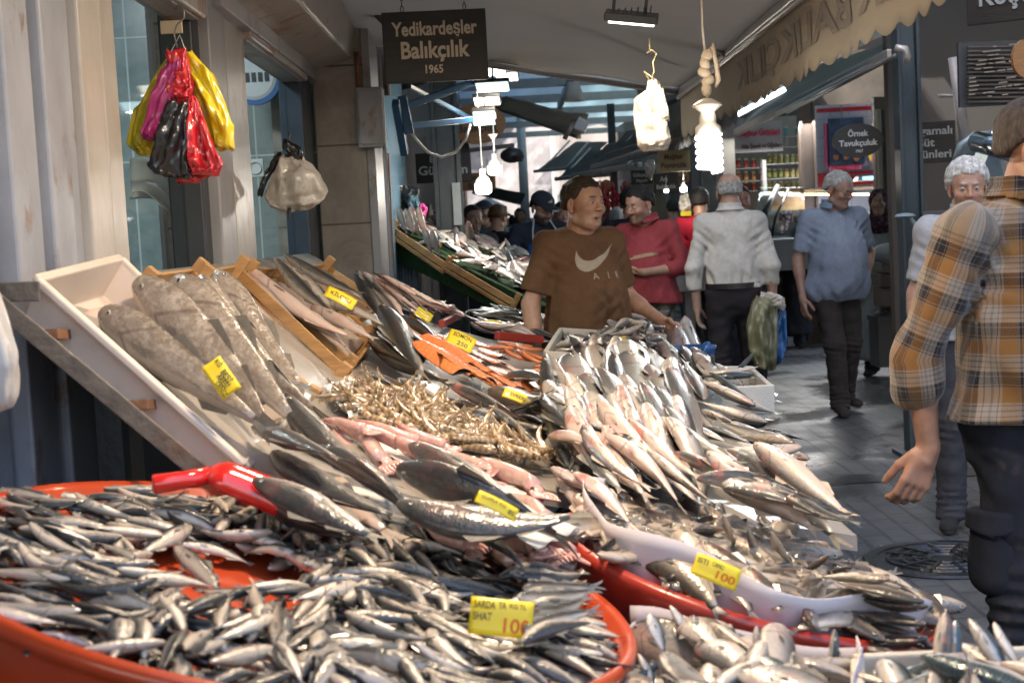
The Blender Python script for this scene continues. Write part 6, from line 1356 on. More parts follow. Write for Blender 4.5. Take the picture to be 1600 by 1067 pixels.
# ================================================================ shops on the right
dim = mat('shop_interior', (.30, .26, .21), .8, var=.15)
wht = mat('white_panel', (.62, .62, .62), .5, var=.06)
def shelf_shop():
    Y = 15.6; e = empty('jar_shop', at(1200, 400, Y + 1) * 1, label='lit delicatessen shop with shelves of jars under a printed board', cat='shop')
    def pt(px, py, dy=0): return at(px, py, Y + dy)
    def quadbox(x0, y0, x1, y1, dy, dep, m_, name, lab=None):
        a, b_ = pt(x0, y1, dy), pt(x1, y0, dy); o = MB().box(((a.x + b_.x) / 2, Y + dy + dep / 2, (a.z + b_.z) / 2), (abs(b_.x - a.x), dep, abs(b_.z - a.z))).build(name, m_, e, local=W_); return o
    quadbox(1128, 180, 1262, 420, .5, .1, dim, 'back_wall')
    quadbox(1136, 185, 1146, 420, -.1, .5, alu, 'side_post')
    quadbox(1148, 188, 1222, 240, .05, .06, mat('grey_board', (.30, .29, .31), .6, var=.1), 'name_board')
    c = pt(1186, 208, .04); lettering('Meşhur Ürünleri', .085, frame(c), mat('red_lettering', (.5, .02, .06), .5), None, width=.44, bold=.03)
    l1 = bpy.data.objects['lettering'] if False else None
    fridge = [('jar', .0)]
    for (x0, x1, ys, cols) in ((1150, 1192, (262, 282, 298), ((.30, .03, .02), (.34, .16, .05))), (1198, 1250, (255, 278, 297), ((.30, .26, .05), (.22, .24, .06), (.42, .34, .12))), (1224, 1248, (212, 228), ((.10, .28, .30), (.5, .5, .45)))):
        for yi, py in enumerate(ys):
            quadbox(x0 - 2, py, x1 + 2, py + 2, .1, .3, wht, 'shelf')
            n = int((x1 - x0) / 8.5)
            for k in range(n):
                px = x0 + 4 + k * (x1 - x0 - 6) / max(1, n - 1); a = pt(px, py, .2); cc_ = cols[(yi + k // 3) % len(cols)]
                mm = mat('jar_%d_%d' % (int(cc_[0] * 100), int(cc_[1] * 100)), cc_, .2, var=.3, vs=20, coat=.6)
                j = empty('jar', a, label='preserve jar with a pale lid on the lit delicatessen shelves', cat='jar', group='jars on the delicatessen shelves')
                MB().lathe([(.0001, 0), (.022, .002), (.024, .02), (.024, .065), (.018, .078)], (0, 0, .002), 12).build('glass', mm, j, smooth=True)
                MB().lathe([(.02, .076), (.021, .094), (.0001, .096)], (0, 0, .002), 12).build('lid', mat('jar_lid', (.5, .46, .35), .4), j)
    quadbox(1193, 250, 1197, 300, .05, .35, wht, 'divider')
    area('shop_light', pt(1200, 190, -.3), 1.0, 9, (1, .96, .88), (math.radians(-35), 0, 0), .3)
    return e
js = shelf_shop()
for o in list(bpy.data.objects):
    if o.name.startswith('lettering') and o.parent is None: o.parent = js; o.matrix_parent_inverse = Matrix.Translation(js.location).inverted()
o = lettering('Edip Şapeli ve Oğulları', .06, frame(at(1190, 228, 15.64)), dark_l, None, width=.42, bold=.02); o.parent = js; o.matrix_parent_inverse = Matrix.Translation(js.location).inverted()
rs = empty('red_shop', at(1320, 400, 15.8), label='red and white poultry shop with a dark blue menu poster', cat='shop')
def rb(x0, y0, x1, y1, dy, dep, m_, name, Y=15.8, par=rs):
    a, b_ = at(x0, y1, Y + dy), at(x1, y0, Y + dy); o = MB().box(((a.x + b_.x) / 2, Y + dy + dep / 2, (a.z + b_.z) / 2), (abs(b_.x - a.x), dep, abs(b_.z - a.z))).build(name, m_, par, local=W_); return o
redw = mat('red_wall', (.42, .01, .02), .4, var=.1, coat=.2); pinkm = mat('pink_card', (.70, .10, .22), .6); poster = mat('menu_poster', (.045, .07, .13), .4, var=.5, vs=8)
rb(1270, 160, 1384, 420, .4, .1, tile_mat('white_wall_tile', (.5, .5, .56), (.62, .62, .68), (.35, .35, .4), .2, .2, vein=.6), 'back_wall'); rb(1278, 165, 1376, 176, .2, .1, redw, 'red_band'); rb(1278, 266, 1376, 292, .3, .08, redw, 'red_band')
rb(1294, 180, 1352, 262, .2, .04, mat('poster_border', (.4, .42, .5), .5), 'poster_frame'); rb(1297, 183, 1349, 258, .17, .03, poster, 'menu_poster')
rb(1296, 258, 1346, 267, .14, .02, pinkm, 'price_strip'); rb(1290, 193, 1293.5, 262, .2, .02, pinkm, 'price_strip')
o = lettering('ÖRNEKLİ ET', .07, frame(at(1321, 262.5, 15.93)), redw, rs, width=.3); o.matrix_parent_inverse = Matrix.Translation(rs.location).inverted()
for i, (x, y) in enumerate(((1306, 246), (1322, 246), (1338, 248))):
    o = MB().lathe([(.0001, 0), (.03, 0), (.03, .01)], at(x, y, 15.93), 16, Matrix.Rotation(math.pi / 2, 3, 'X')).build('picture', mat('food_picture', (.5, .2, .08), .5, var=.5, vs=40), rs, local=W_)
fl_ = MB()
for i in range(6):
    a = at(1356 + i * 4, 240 + (i % 2) * 3, 15.7); fl_.mi = i % 2; fl_.add([a, a + V(.05, 0, 0), a + V(.025, 0, -.10)], [(0, 1, 2)])
o = fl_.build('bunting', [yelb, pinkm], thick=.002); tag(o, 'yellow and pink paper flags at the red shop corner', 'bunting')
area('shop_light', at(1325, 175, 15.2), 1.2, 11, (.95, .95, 1), (math.radians(-30), 0, 0), .3)
# dark columns right of the red shop
dc = empty('dark_shop', at(1390, 400, 12), label='dark ribbed shop front with vertical pipes behind the steel post', cat='shop')
rb(1376, 150, 1404, 480, 0, .1, brn, 'wall', 12.5, dc); rb(1380, 170, 1384, 480, -.06, .06, dim, 'pipe', 12.5, dc); rb(1388, 170, 1393, 480, -.08, .06, darkm, 'pipe', 12.5, dc); rb(1396, 165, 1400, 480, -.06, .06, dim, 'pipe', 12.5, dc)
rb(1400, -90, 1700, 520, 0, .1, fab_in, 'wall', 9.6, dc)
rb(1255, 205, 1300, 420, 1.2, .1, brn, 'wall', 15.9, dc)
# louvre shutter with pale slats
lv = empty('louvre_shutter', at(1550, 110, 7.6), label='dark slatted roller shutter under the corner sign', cat='shutter')
rb(1500, 60, 1640, 168, 0, .03, darkm, 'backing', 7.6, lv); m = MB()
rg = random.Random(5)
for i in range(14):
    y = 74 + i * 6.6; x = 1512
    a, b_ = at(x, y, 7.56), at(1640, y - 2, 7.56); m.bar(a, b_, .02, .008)
m.build('slats', brn, lv, local=W_)
m = MB()
for i in range(13):
    x = 1514
    while x < 1600:
        w2 = rg.uniform(5, 16); 
        if rg.random() < .62: m.bar(at(x, 78 + i * 6.4 - (x - 1514) * .12, 7.53), at(x + w2, 78 + i * 6.4 - (x + w2 - 1514) * .12, 7.53), .006, .006)
        x += w2 + rg.uniform(1, 6)
m.build('shutter_slats', dim, lv, local=W_)
# curved display fridge at right
fr_ = empty('display_fridge', at(1545, 330, 7.2), label='curved glass display fridge with a chrome top tube behind the white haired man', cat='fridge')
chrome = mat('chrome', (.5, .55, .58), .15, metal=1, var=.05)
pts = [at(1492, 255, 7.2), at(1500, 228, 7.2), at(1522, 212, 7.2), at(1560, 208, 7.2)]
MB().tube(pts, .018, 8).build('hoop', mat('pale_steel', (.22, .28, .30), .35, metal=.4), fr_, local=W_, smooth=True)
MB().grid(lambda u, v: (pts[0] * (1 - u) ** 2 + pts[1] * 1.1 * 0 + at(1497, 216, 7.2) * 2 * u * (1 - u) + pts[3] * u * u) * (1 - v) + at(1496 + 85 * u, 325 - 10 * u, 7.4) * v, 14, 8).build('curved_glass', mat('dusty_glass', (.16, .21, .25), .2, coat=.6, var=.2), fr_, local=W_, smooth=True, thick=.006)
MB().tube([at(1528, 222, 7.0), at(1582, 236, 6.6)], .05, 20).build('light_tube', chrome, fr_, local=W_, smooth=True); MB().tube([at(1552, 207, 6.75), at(1580, 214, 6.6)], .008, 8).build('lamp_strip', led_m, fr_, local=W_)
MB().bar(at(1524, 250, 7.1), at(1538, 218, 7.1), .02, .03).build('strut', chrome, fr_, local=W_); MB().bar(at(1533, 255, 7.1), at(1546, 222, 7.1), .02, .03).build('strut', chrome, fr_, local=W_)
rb(1490, 320, 1640, 520, .2, .5, mat('fridge_panel', (.16, .18, .2), .4), 'cabinet', 7.4, fr_)
sc2 = empty('weighing_scale', at(1413, 332, 6.8), label='small steel scale arm with a round foot left of the white haired man', cat='scale')
MB().tube([at(1420, 338, 6.8), at(1440, 368, 6.8)], .012, 8).build('arm', mat('pale_steel', (.22, .28, .30)), sc2, local=W_); MB().lathe([(.0001, .004), (.035, .0), (.05, -.012), (.03, -.02), (.0001, -.02)], at(1414, 334, 6.8), 20).build('pan', mat('pale_steel', (.22, .28, .30)), sc2, local=W_)
# delicatessen counters
dcn = empty('display_counter', at(1215, 400, 14.6), label='delicatessen counter with curved glass and a food poster', cat='counter')
rb(1180, 372, 1262, 425, 0, .8, mat('counter_steel', (.25, .27, .29), .3, metal=.5), 'cabinet', 14.4, dcn)
MB().grid(lambda u, v: at(1182 + 75 * u, 372, 14.4) * (1 - v) ** 2 + at(1182 + 75 * u, 300, 14.2) * 2 * v * (1 - v) + at(1186 + 70 * u, 292, 14.9) * v * v, 8, 10).build('curved_glass', gm, dcn, local=W_, smooth=True, thick=.006)
m = MB(); m.tube([at(1190, 372, 14.3), at(1196, 330, 14.2), at(1215, 292, 14.6)], .03, 8); m.tube([at(1205, 372, 14.3), at(1212, 340, 14.2), at(1232, 296, 14.6)], .014, 8); m.build('glass_frame', darkm, dcn, local=W_, smooth=True)
pm = mat('food_poster', (.52, .26, .08), .5, var=.7, vs=5, dirt=(.62, .42, .30), ds=7); rb(1206, 291, 1256, 330, 0, .02, pm, 'food_poster', 14.9, dcn)
dc2 = empty('display_counter', at(1320, 400, 14.8), label='long glass topped poultry counter with a row of tiny yellow lights', cat='counter')
rb(1258, 330, 1384, 420, 0, .7, mat('counter_steel', (.25, .27, .29)), 'cabinet', 14.9, dc2); rb(1256, 290, 1384, 301, 0, .6, mat('pale_counter', (.34, .37, .42), .3, metal=.3), 'top', 14.8, dc2)
m = MB()
for i in range(30): m.ell(at(1258 + i * 4.1, 304, 14.75), (.010, .01, .010), seg=6, ring=4)
m.build('light_string', mat('warm_dots', (1, .7, .3), .4, emit=(1, .62, .25), es=6, var=0), dc2, local=W_)
area('counter_light', at(1320, 306, 14.7), .8, 4, (.8, .85, 1), (math.radians(20), 0, 0), .2)
scl = empty('scale', at(1354, 282, 14.8), label='white electronic scale with a blue lit display on the poultry counter', cat='scale')
MB().box((0, 0, .02), (.24, .2, .05), top=.8).build('body', wht, scl, bevel=.01); MB().box((0, 0, .055), (.22, .2, .008)).build('pan', chrome, scl); MB().box((0, -.101, .02), (.12, .004, .03)).build('display', mat('blue_display', (.1, .3, .5), .4, emit=(.2, .55, 1), es=1.2), scl)
# boxes and a sack at the dark shop
sk1 = MB().ell((0, 0, 0), (.16, .15, .085), seg=20, ring=12).build('flour_sack', mat('sack_cloth', (.28, .30, .32), .8, bump=.5, bs=12), smooth=True); sk1.location = at(1392, 396, 11.6); tag(sk1, 'plump grey sack on the stacked boxes', 'sack')
for i, (x0, y0, x1, y1) in enumerate(((1378, 410, 1408, 425), (1376, 427, 1412, 448), (1380, 450, 1412, 480), (1408, 405, 1424, 437))):
    p0, p1 = at(x0, y1, 11.6), at(x1, y0, 11.6); m = MB(); 
    m.box(((p0.x + p1.x) / 2, 11.75, (p0.z + p1.z) / 2), (p1.x - p0.x, .3, p1.z - p0.z)); o = m.build('cardboard_box', mat('box_%d' % i, ((.15, .14, .13), (.10, .09, .08), (.12, .10, .09), (.36, .36, .34))[i], .7), bevel=.006)
    tag(o, ('flat grey box directly under the sack', 'dark box second under the sack', 'lowest dark box of the stack under the sack', 'pale grey box right of the stack')[i], 'box')
bs2 = empty('low_bench', at(1392, 500, 11.7), label='dark low bench carrying the stack of boxes', cat='bench'); q0, q1 = at(1372, 500, 11.7), at(1416, 483, 11.7); MB().box((0, 0, .02), (.3, .34, .04)).build('top', darkm, bs2); MB().box((0, 0, -.18), (.28, .3, .36)).build('frame', darkm, bs2)
# grey steel counter and oranges behind the red shirt
ct = empty('steel_counter', at(1075, 430, 12.6), label='grey steel counter behind the red shirted man', cat='counter')
q0, q1 = at(1062, 455, 12.6), at(1100, 418, 12.6); MB().box((0, 0, -.02), (.30, .5, .22)).build('body', alu, ct, bevel=.01); MB().box((0, .0, -.32), (.08, .1, .4)).build('leg', alu, ct)
om = mat('orange_peel', (.75, .22, .01), .4, var=.1)
rg = random.Random(8)
for i in range(22):
    o = MB().ell((0, 0, 0), (.038, .038, .036), seg=10, ring=7).build('orange', om, smooth=True); o.location = at(1066 + rg.uniform(0, 18), 372 - rg.uniform(0, 20), 13.0 + rg.uniform(0, .3)); tag(o, 'orange in the heap behind the red shirted man', 'orange', 'oranges heaped at the far greengrocer')
# red hanging goods (strings of dried peppers)
rg = random.Random(9)
pepm = mat('dried_pepper', (.42, .01, .015), .35, var=.3, coat=.3)
for i, (px, py) in enumerate(((940, 300), (948, 312), (957, 302), (966, 314), (975, 300), (983, 310), (950, 326), (962, 328), (974, 326), (938, 318))):
    m = MB(); c = at(px, py, 17)
    for k in range(12): m.ell(c + V(rg.uniform(-.03, .03), rg.uniform(-.03, .03), -.02 * k + .1), (.014, .014, .035), Matrix.Rotation(rg.uniform(-.6, .6), 3, 'Y'), 6, 5)
    m.tube([c + V(0, 0, .1), c + V(0, 0, .3)], .003, 4)
    o = m.build('pepper_string', pepm, smooth=True); tag(o, 'string of dried red peppers hanging far down the lane', 'peppers', 'strings of red peppers')
# pale and brown walls further down the lane
for i, (px, py, w2, h2, Y, c_, lab) in enumerate(((870, 345, 16, 44, 24, (.5, .5, .52), 'pale column far down the lane'), (1010, 330, 60, 90, 21, (.26, .20, .15), 'brown shop wall behind the awnings on the right'), (930, 350, 46, 100, 22, (.32, .27, .24), 'pale shop wall behind the hanging peppers'), (1112, 300, 34, 160, 17.5, (.20, .18, .15), 'dim shop wall left of the jar shop'))):
    c = at(px, py, Y); o = MB().box((0, 0, 0), (w2 / F * Y, .2, h2 / F * Y)).build('far_wall', mat('far_wall_%d' % i, c_, .8, var=.35, vs=3)); o.location = c; tag(o, lab, 'wall')
hb = leafbag([(1064, 305, 1074, 302), (1060, 318, 1078, 314), (1062, 332, 1080, 330)], .06, wbag, 'white bag hanging by the slim blue post', 0, seed=17, Y=12.8)
o = MB().box(at(1071, 334, 12.8), (.09, .08, .04)).build('yellow_bag', yelb); tag(o, 'yellow bundle under the white bag at the slim post', 'bag')
hb = leafbag([(1010, 250, 1020, 250), (1006, 262, 1024, 262), (1014, 280, 1018, 282)], .05, wbag, 'crumpled clear bag hanging from the mid lane awnings', 0, seed=18, Y=12)
# ================================================================ far end of the lane
rockm = mat('old_stone', (.20, .18, .18), .9, var=.5, vs=1.2, bump=.5, bs=6, dirt=(.16, .15, .14), ds=2.5, dt=(.45, .6))
o = MB().grid(lambda u, v: V(-16 + 36 * u, 62 + 3 * noise.noise(Vector((u * 9, v * 5, 0))), -1 + 20 * v), 50, 24).build('stone_wall', rockm, smooth=False, thick=.5); tag(o, 'tall weathered stone wall closing the far end of the lane', 'wall')
o = MB().box((6.0, 42, 3.8), (9, 8, 7.6)).build('far_building', mat('far_building_wall', (.40, .36, .34), .9, var=.3, vs=1)); tag(o, 'pale far building beyond the awnings', 'building')
for b in range(3):
    pass
wp_ = empty('white_pole', (at(819, 300, 30).x, 30, 0), label='thick white painted pole standing in the bright opening', cat='pole')
MB().lathe([(.0001, 0), (.10, 0), (.085, 5.2), (.0001, 5.2)], (0, 0, 0), 16).build('shaft', wht, wp_, smooth=True); MB().lathe([(.14, .55), (.14, .95), (.1, 1.0)], (0, 0, 0), 16).build('collar', yelb, wp_)
leafm = mat('leaf', (.07, .15, .03), .6, var=.5, vs=10); barkm = mat('bark', (.10, .07, .05), .9, var=.3)
def tree(x, y, h, r, label, n=1600, seed=1, z0=.45):
    rg = random.Random(seed); e = empty('tree', (x, y, 0), label=label, cat='tree')
    m = MB(); m.tube([(0, 0, 0), (.05, 0, h * .3), (0, .05, h * .6)], [.16, .12, .07], 8)
    cl = []
    for i in range(9):
        a = rg.uniform(0, 6.3); p = V(math.cos(a) * r * rg.uniform(.2, .75), math.sin(a) * r * rg.uniform(.2, .75), h * rg.uniform(z0, .95)); cl.append(p); m.tube([(0, 0, h * rg.uniform(.25, .45)), p * .6 + V(0, 0, h * .2), p], [.06, .035, .015], 6)
    m.build('trunk', barkm, e, smooth=True)
    m = MB()
    for i in range(n):
        c = rg.choice(cl); d = Vector((rg.gauss(0, 1), rg.gauss(0, 1), rg.gauss(0, 1))).normalized() * (r * .42 * rg.random() ** .5); p = c + d; a = Vector((rg.gauss(0, 1), rg.gauss(0, 1), rg.gauss(0, 1))).normalized(); b_ = a.orthogonal().normalized(); s = rg.uniform(.06, .14)
        m.add([p - a * s, p + b_ * s * .4, p + a * s, p - b_ * s * .4], [(0, 1, 2, 3)])
    m.build('crown', leafm, e); return e
tree(-5, 48, 8, 3, 'broad tree at the left of the far square', 2500, 5); tree(3.2, 50, 9, 2.6, 'tree growing on top of the far stone wall', 2500, 7, .6)
# far market tents and stall
def tent(px0, px1, py0, py1, Y, m_, label):
    a, b_ = at(px0, py1, Y), at(px1, py1, Y); t = at((px0 + px1) / 2, py0, Y + .6); e = empty('market_tent', (t.x, t.y, 0), label=label, cat='tent', group='tents at the far end')
    c, d = b_ + V(0, 1.6, 0), a + V(0, 1.6, 0); m = MB(); m.add([a, b_, c, d, t], [(0, 1, 4), (1, 2, 4), (2, 3, 4), (3, 0, 4)]); m.build('canopy', m_, e, local=W_, thick=.01)
    m = MB()
    for p in (a, b_, c, d): m.bar((p.x, p.y, 0), p, .04, .04)
    m.build('poles', darkm, e, local=W_)
tent(742, 800, 322, 336, 24, redw, 'red market tent far down the lane'); tent(735, 790, 308, 322, 32, wht, 'white market tent behind the red one'); tent(822, 882, 330, 346, 34, mat('blue_tent', (.1, .2, .35), .7), 'blue topped tent at the far end')
vn = empty('parked_van', (at(760, 372, 34).x, 34, 0), label='white van parked at the far end of the lane', cat='van')
MB().box((0, 0, .95), (1.9, 3.8, 1.2)).build('body', wht, vn, bevel=.15); MB().box((0, -1.86, 1.2), (1.5, .1, .5)).build('windscreen', darkm, vn); m = MB()
for sx in (-.85, .85): m.lathe([(.0001, -.1), (.33, -.1), (.33, .1), (.0001, .1)], (sx, -1.3, .33), 20, Matrix.Rotation(math.pi / 2, 3, 'Y'))
m.build('wheel', darkm, vn)
m_ = empty('produce_stand', (at(800, 380, 20).x, 20, 0), label='green leafed produce stand in the middle distance', cat='stand')
MB().box((0, 0, .4), (1.1, .8, .8)).build('table', brn, m_); rg = random.Random(3); m = MB()
for i in range(400):
    p = V(rg.uniform(-.55, .55), rg.uniform(-.4, .4), .8 + rg.random() ** 2 * .35); a = Vector((rg.gauss(0, 1), rg.gauss(0, 1), rg.gauss(0, 1))).normalized(); b_ = a.orthogonal(); m.add([p - a * .06, p + b_ * .03, p + a * .06, p - b_ * .03], [(0, 1, 2, 3)])
m.build('greens', mat('bright_leaf', (.10, .28, .05), .5, var=.5), m_)
# ================================================================ PEOPLE
# smooth-union distance fields turned into one continuous surface (surface nets)
def rcap(P, a, b, ra, rb, fl=None):
    """tapered capsule; fl = (axis index, factor) flattens the section"""
    a = np.asarray(a, float); b = np.asarray(b, float); Q = P
    k = 1.0
    if fl is not None:
        s = np.asarray(fl, float); Q = P / s; a = a / s; b = b / s; k = s.min()
    d = b - a; L = (d ** 2).sum() + 1e-9; t = np.clip(((Q - a) @ d) / L, 0, 1)
    return (np.sqrt(((Q - a - t[..., None] * d) ** 2).sum(-1)) - (ra + (rb - ra) * t)) * k
def ellip(P, c, r, R=None):
    Q = P - np.asarray(c, float)
    if R is not None: Q = Q @ R
    r = np.asarray(r, float); q = Q / r; n = np.sqrt((q ** 2).sum(-1)) + 1e-9; g = np.sqrt(((q / r) ** 2).sum(-1)) + 1e-9
    return n * (n - 1) / g
def smin(a, b, k):
    h = np.clip(.5 + .5 * (b - a) / k, 0, 1); return b * (1 - h) + a * h - k * h * (1 - h)
def smax(a, b, k): return -smin(-a, -b, k)
def axis_coords(lo, hi, h, fine=()):
    """grid coordinates with finer spacing inside the given intervals [(lo,hi,h),..]"""
    out = [lo]
    while out[-1] < hi:
        x = out[-1]; s = h
        for a, b, hf in fine:
            if a - hf <= x <= b: s = min(s, hf)
            elif x < a and x + s > a: s = max(hf, a - x)
        out.append(x + s)
    return np.array(out)
def nets(X, Y, Z, D):
    nx, ny, nz = D.shape; S = D < 0
    c = np.zeros((nx - 1, ny - 1, nz - 1), np.int8)
    for i in (0, 1):
        for j in (0, 1):
            for k in (0, 1): c += S[i:nx - 1 + i, j:ny - 1 + j, k:nz - 1 + k]
    act = (c > 0) & (c < 8); idx = -np.ones(act.shape, int); I = np.argwhere(act); idx[act] = np.arange(len(I))
    acc = np.zeros((len(I), 3)); cnt = np.zeros(len(I)); co = [X, Y, Z]
    i, j, k = I.T
    corners = [(a, b, c_) for a in (0, 1) for b in (0, 1) for c_ in (0, 1)]
    for a in corners:
        for ax in range(3):
            if a[ax]: continue
            b = list(a); b[ax] = 1
            da = D[i + a[0], j + a[1], k + a[2]]; db = D[i + b[0], j + b[1], k + b[2]]; m = (da < 0) != (db < 0)
            t = np.where(m, da / np.where(m, da - db, 1), 0)
            pa = np.stack([X[i + a[0]], Y[j + a[1]], Z[k + a[2]]], 1); pb = np.stack([X[i + b[0]], Y[j + b[1]], Z[k + b[2]]], 1)
            acc += np.where(m[:, None], pa + (pb - pa) * t[:, None], 0); cnt += m
    V_ = acc / cnt[:, None]; F_ = []
    for ax, (u, v) in ((0, (1, 2)), (1, (2, 0)), (2, (0, 1))):
        sl0 = [slice(None)] * 3; sl1 = [slice(None)] * 3; sl0[ax] = slice(0, -1); sl1[ax] = slice(1, None)
        A = S[tuple(sl0)]; B = S[tuple(sl1)]; E = np.argwhere(A != B); n = np.array(D.shape)
        ok = (E[:, u] > 0) & (E[:, v] > 0) & (E[:, u] < n[u] - 1) & (E[:, v] < n[v] - 1); E = E[ok]
        du = np.eye(3, dtype=int)[u]; dv = np.eye(3, dtype=int)[v]
        q = [idx[tuple((E - o).T)] for o in (du * 0, du, du + dv, dv)]
        Q = np.stack(q, 1); fl = A[tuple(E.T)]; Q = np.where(fl[:, None], Q[:, ::-1], Q)
        F_.append(Q)
    F_ = np.concatenate(F_); F_ = F_[(F_ >= 0).all(1)]
    return V_, F_
def taubin(V_, F_, it=4):
    e = np.concatenate([F_[:, [0, 1]], F_[:, [1, 2]], F_[:, [2, 3]], F_[:, [3, 0]]]); e = np.concatenate([e, e[:, ::-1]]); n = len(V_)
    deg = np.bincount(e[:, 0], minlength=n).clip(1)
    for l in [.5, -.52] * it:
        s = np.stack([np.bincount(e[:, 0], V_[e[:, 1], a], n) for a in range(3)], 1) / deg[:, None]; V_ = V_ + l * (s - V_)
    return V_
def pnoise(P, s, seed=0):
    """cheap smooth pseudo noise from warped sines, about -1..1"""
    x, y, z = (P[..., 0] * s + seed, P[..., 1] * s + seed * 1.3, P[..., 2] * s - seed)
    return (np.sin(x * 1.7 + 1.3 * np.sin(y * 1.3 + z * .7)) + np.sin(y * 2.1 + 1.1 * np.sin(z * 1.9 - x)) + np.sin(z * 1.5 + 1.7 * np.sin(x * 1.1 + y * 1.4))) / 3
class SDF:
    def __init__(s, lo, hi, h, fx=(), fy=(), fz=()):
        s.X, s.Y, s.Z = axis_coords(lo[0], hi[0], h, fx), axis_coords(lo[1], hi[1], h, fy), axis_coords(lo[2], hi[2], h, fz)
        s.D = np.full((len(s.X), len(s.Y), len(s.Z)), .3)
    def reg(s, lo, hi, pad):
        sl = []
        for A, l, h in ((s.X, lo[0], hi[0]), (s.Y, lo[1], hi[1]), (s.Z, lo[2], hi[2])):
            a, b = np.searchsorted(A, l - pad), np.searchsorted(A, h + pad); sl.append(slice(max(0, a - 1), min(len(A), b + 1)))
        G = np.stack(np.meshgrid(s.X[sl[0]], s.Y[sl[1]], s.Z[sl[2]], indexing='ij'), -1); return tuple(sl), G
    def cap(s, a, b, ra, rb, k=.02, fl=None, sub=False):
        m = max(ra, rb) * (1.0 if fl is None else max(fl)); lo = np.minimum(a, b) - m; hi = np.maximum(a, b) + m
        sl, G = s.reg(lo, hi, k * 2 + .03)
        if not G.size: return
        d = rcap(G, a, b, ra, rb, fl); s.D[sl] = smax(s.D[sl], -d, k) if sub else smin(s.D[sl], d, k)
    def ell(s, c, r, k=.02, sub=False, R=None):
        c = np.asarray(c, float); m = max(r); sl, G = s.reg(c - m, c + m, k * 2 + .02)
        if not G.size: return
        d = ellip(G, c, r, R); s.D[sl] = smax(s.D[sl], -d, k) if sub else smin(s.D[sl], d, k)
    def field(s, fn):
        G = np.stack(np.meshgrid(s.X, s.Y, s.Z, indexing='ij'), -1); s.D = fn(G, s.D)
    def mesh(s, name, mats, smooth_it=3, colour=None, uv=None, midx=None, xf=None):
        V_, F_ = nets(s.X, s.Y, s.Z, s.D); V_ = taubin(V_, F_, smooth_it); me = bpy.data.meshes.new(name)
        me.vertices.add(len(V_)); me.loops.add(F_.size); me.polygons.add(len(F_))
        W2 = xf(V_) if xf else V_
        me.vertices.foreach_set('co', W2.ravel()); me.loops.foreach_set('vertex_index', F_.ravel()); me.polygons.foreach_set('loop_start', np.arange(len(F_)) * 4)
        me.polygons.foreach_set('loop_total', np.full(len(F_), 4)) if False else None
        me.update(calc_edges=True); me.validate()
        for x in mats: me.materials.append(x)
        me.polygons.foreach_set('use_smooth', [True] * len(me.polygons))
        if colour is not None and len(me.vertices) == len(V_):
            at_ = me.color_attributes.new('tint', 'FLOAT_COLOR', 'POINT'); c = np.ones((len(V_), 4)); c[:, :3] = colour(V_); at_.data.foreach_set('color', c.ravel())
        if uv is not None:
            U = uv(V_); ul = me.uv_layers.new(name='cloth'); li = np.empty(len(me.loops), int); me.loops.foreach_get('vertex_index', li); ul.data.foreach_set('uv', U[li].ravel())
        return me
def tint_mat(name, rough=.5, sss=0, coat=0, bump=.3, bs=90, spec=.5, fuzz=.1, metal=0):
    m = bpy.data.materials.new(name); m.use_nodes = True; nt = m.node_tree; L = nt.links; b = nt.nodes['Principled BSDF']; I = b.inputs
    at_ = _n(nt, 'ShaderNodeAttribute', attribute_name='tint'); tc = _n(nt, 'ShaderNodeTexCoord'); nz = _n(nt, 'ShaderNodeTexNoise'); nz.inputs['Scale'].default_value = 45; nz.inputs['Detail'].default_value = 5; L.new(tc.outputs['Object'], nz.inputs['Vector'])
    hs = _n(nt, 'ShaderNodeHueSaturation'); mr = _n(nt, 'ShaderNodeMapRange'); mr.inputs[1].default_value = .3; mr.inputs[2].default_value = .7; mr.inputs[3].default_value = 1 - fuzz; mr.inputs[4].default_value = 1 + fuzz; L.new(nz.outputs[0], mr.inputs[0]); L.new(mr.outputs[0], hs.inputs['Value']); L.new(at_.outputs['Color'], hs.inputs['Color']); L.new(hs.outputs[0], I['Base Color'])
    I['Roughness'].default_value = rough; I['Subsurface Weight'].default_value = sss; I['Subsurface Radius'].default_value = (.02, .007, .004); I['Subsurface Scale'].default_value = .6; I['Coat Weight'].default_value = coat; I['Specular IOR Level'].default_value = spec
    n3 = _n(nt, 'ShaderNodeTexNoise'); n3.inputs['Scale'].default_value = bs; n3.inputs['Detail'].default_value = 4; L.new(tc.outputs['Object'], n3.inputs['Vector']); bp = _n(nt, 'ShaderNodeBump'); bp.inputs['Strength'].default_value = bump; bp.inputs['Distance'].default_value = .003; L.new(n3.outputs[0], bp.inputs['Height']); L.new(bp.outputs[0], I['Normal'])
    return m
skin_m = tint_mat('skin', .46, .12, bump=.25, bs=130); cloth_m = tint_mat('cloth', .85, bump=.5, bs=420, spec=.25, fuzz=.08); hair_m = tint_mat('hair', .6, bump=1.0, bs=160, fuzz=.4, spec=.3)
for n_ in hair_m.node_tree.nodes:
    if n_.type == 'TEX_NOISE':
        mp = _n(hair_m.node_tree, 'ShaderNodeMapping'); mp.inputs['Scale'].default_value = (1.6, 1.6, .3); hair_m.node_tree.links.new(hair_m.node_tree.nodes['Texture Coordinate'].outputs['Object'], mp.inputs[0]); hair_m.node_tree.links.new(mp.outputs[0], n_.inputs['Vector']); n_.inputs['Scale'].default_value = 120
    if n_.type == 'BUMP': n_.inputs['Distance'].default_value = .006
shoe_m = mat('shoe_leather', (.04, .035, .03), .5, var=.3)
sclera = mat('sclera', (.42, .38, .34), .2, var=.05); iris = mat('iris', (.03, .015, .01), .1, var=0, coat=1)
def rotz(a): c, s = math.cos(a), math.sin(a); return np.array([[c, -s, 0], [s, c, 0], [0, 0, 1.0]])
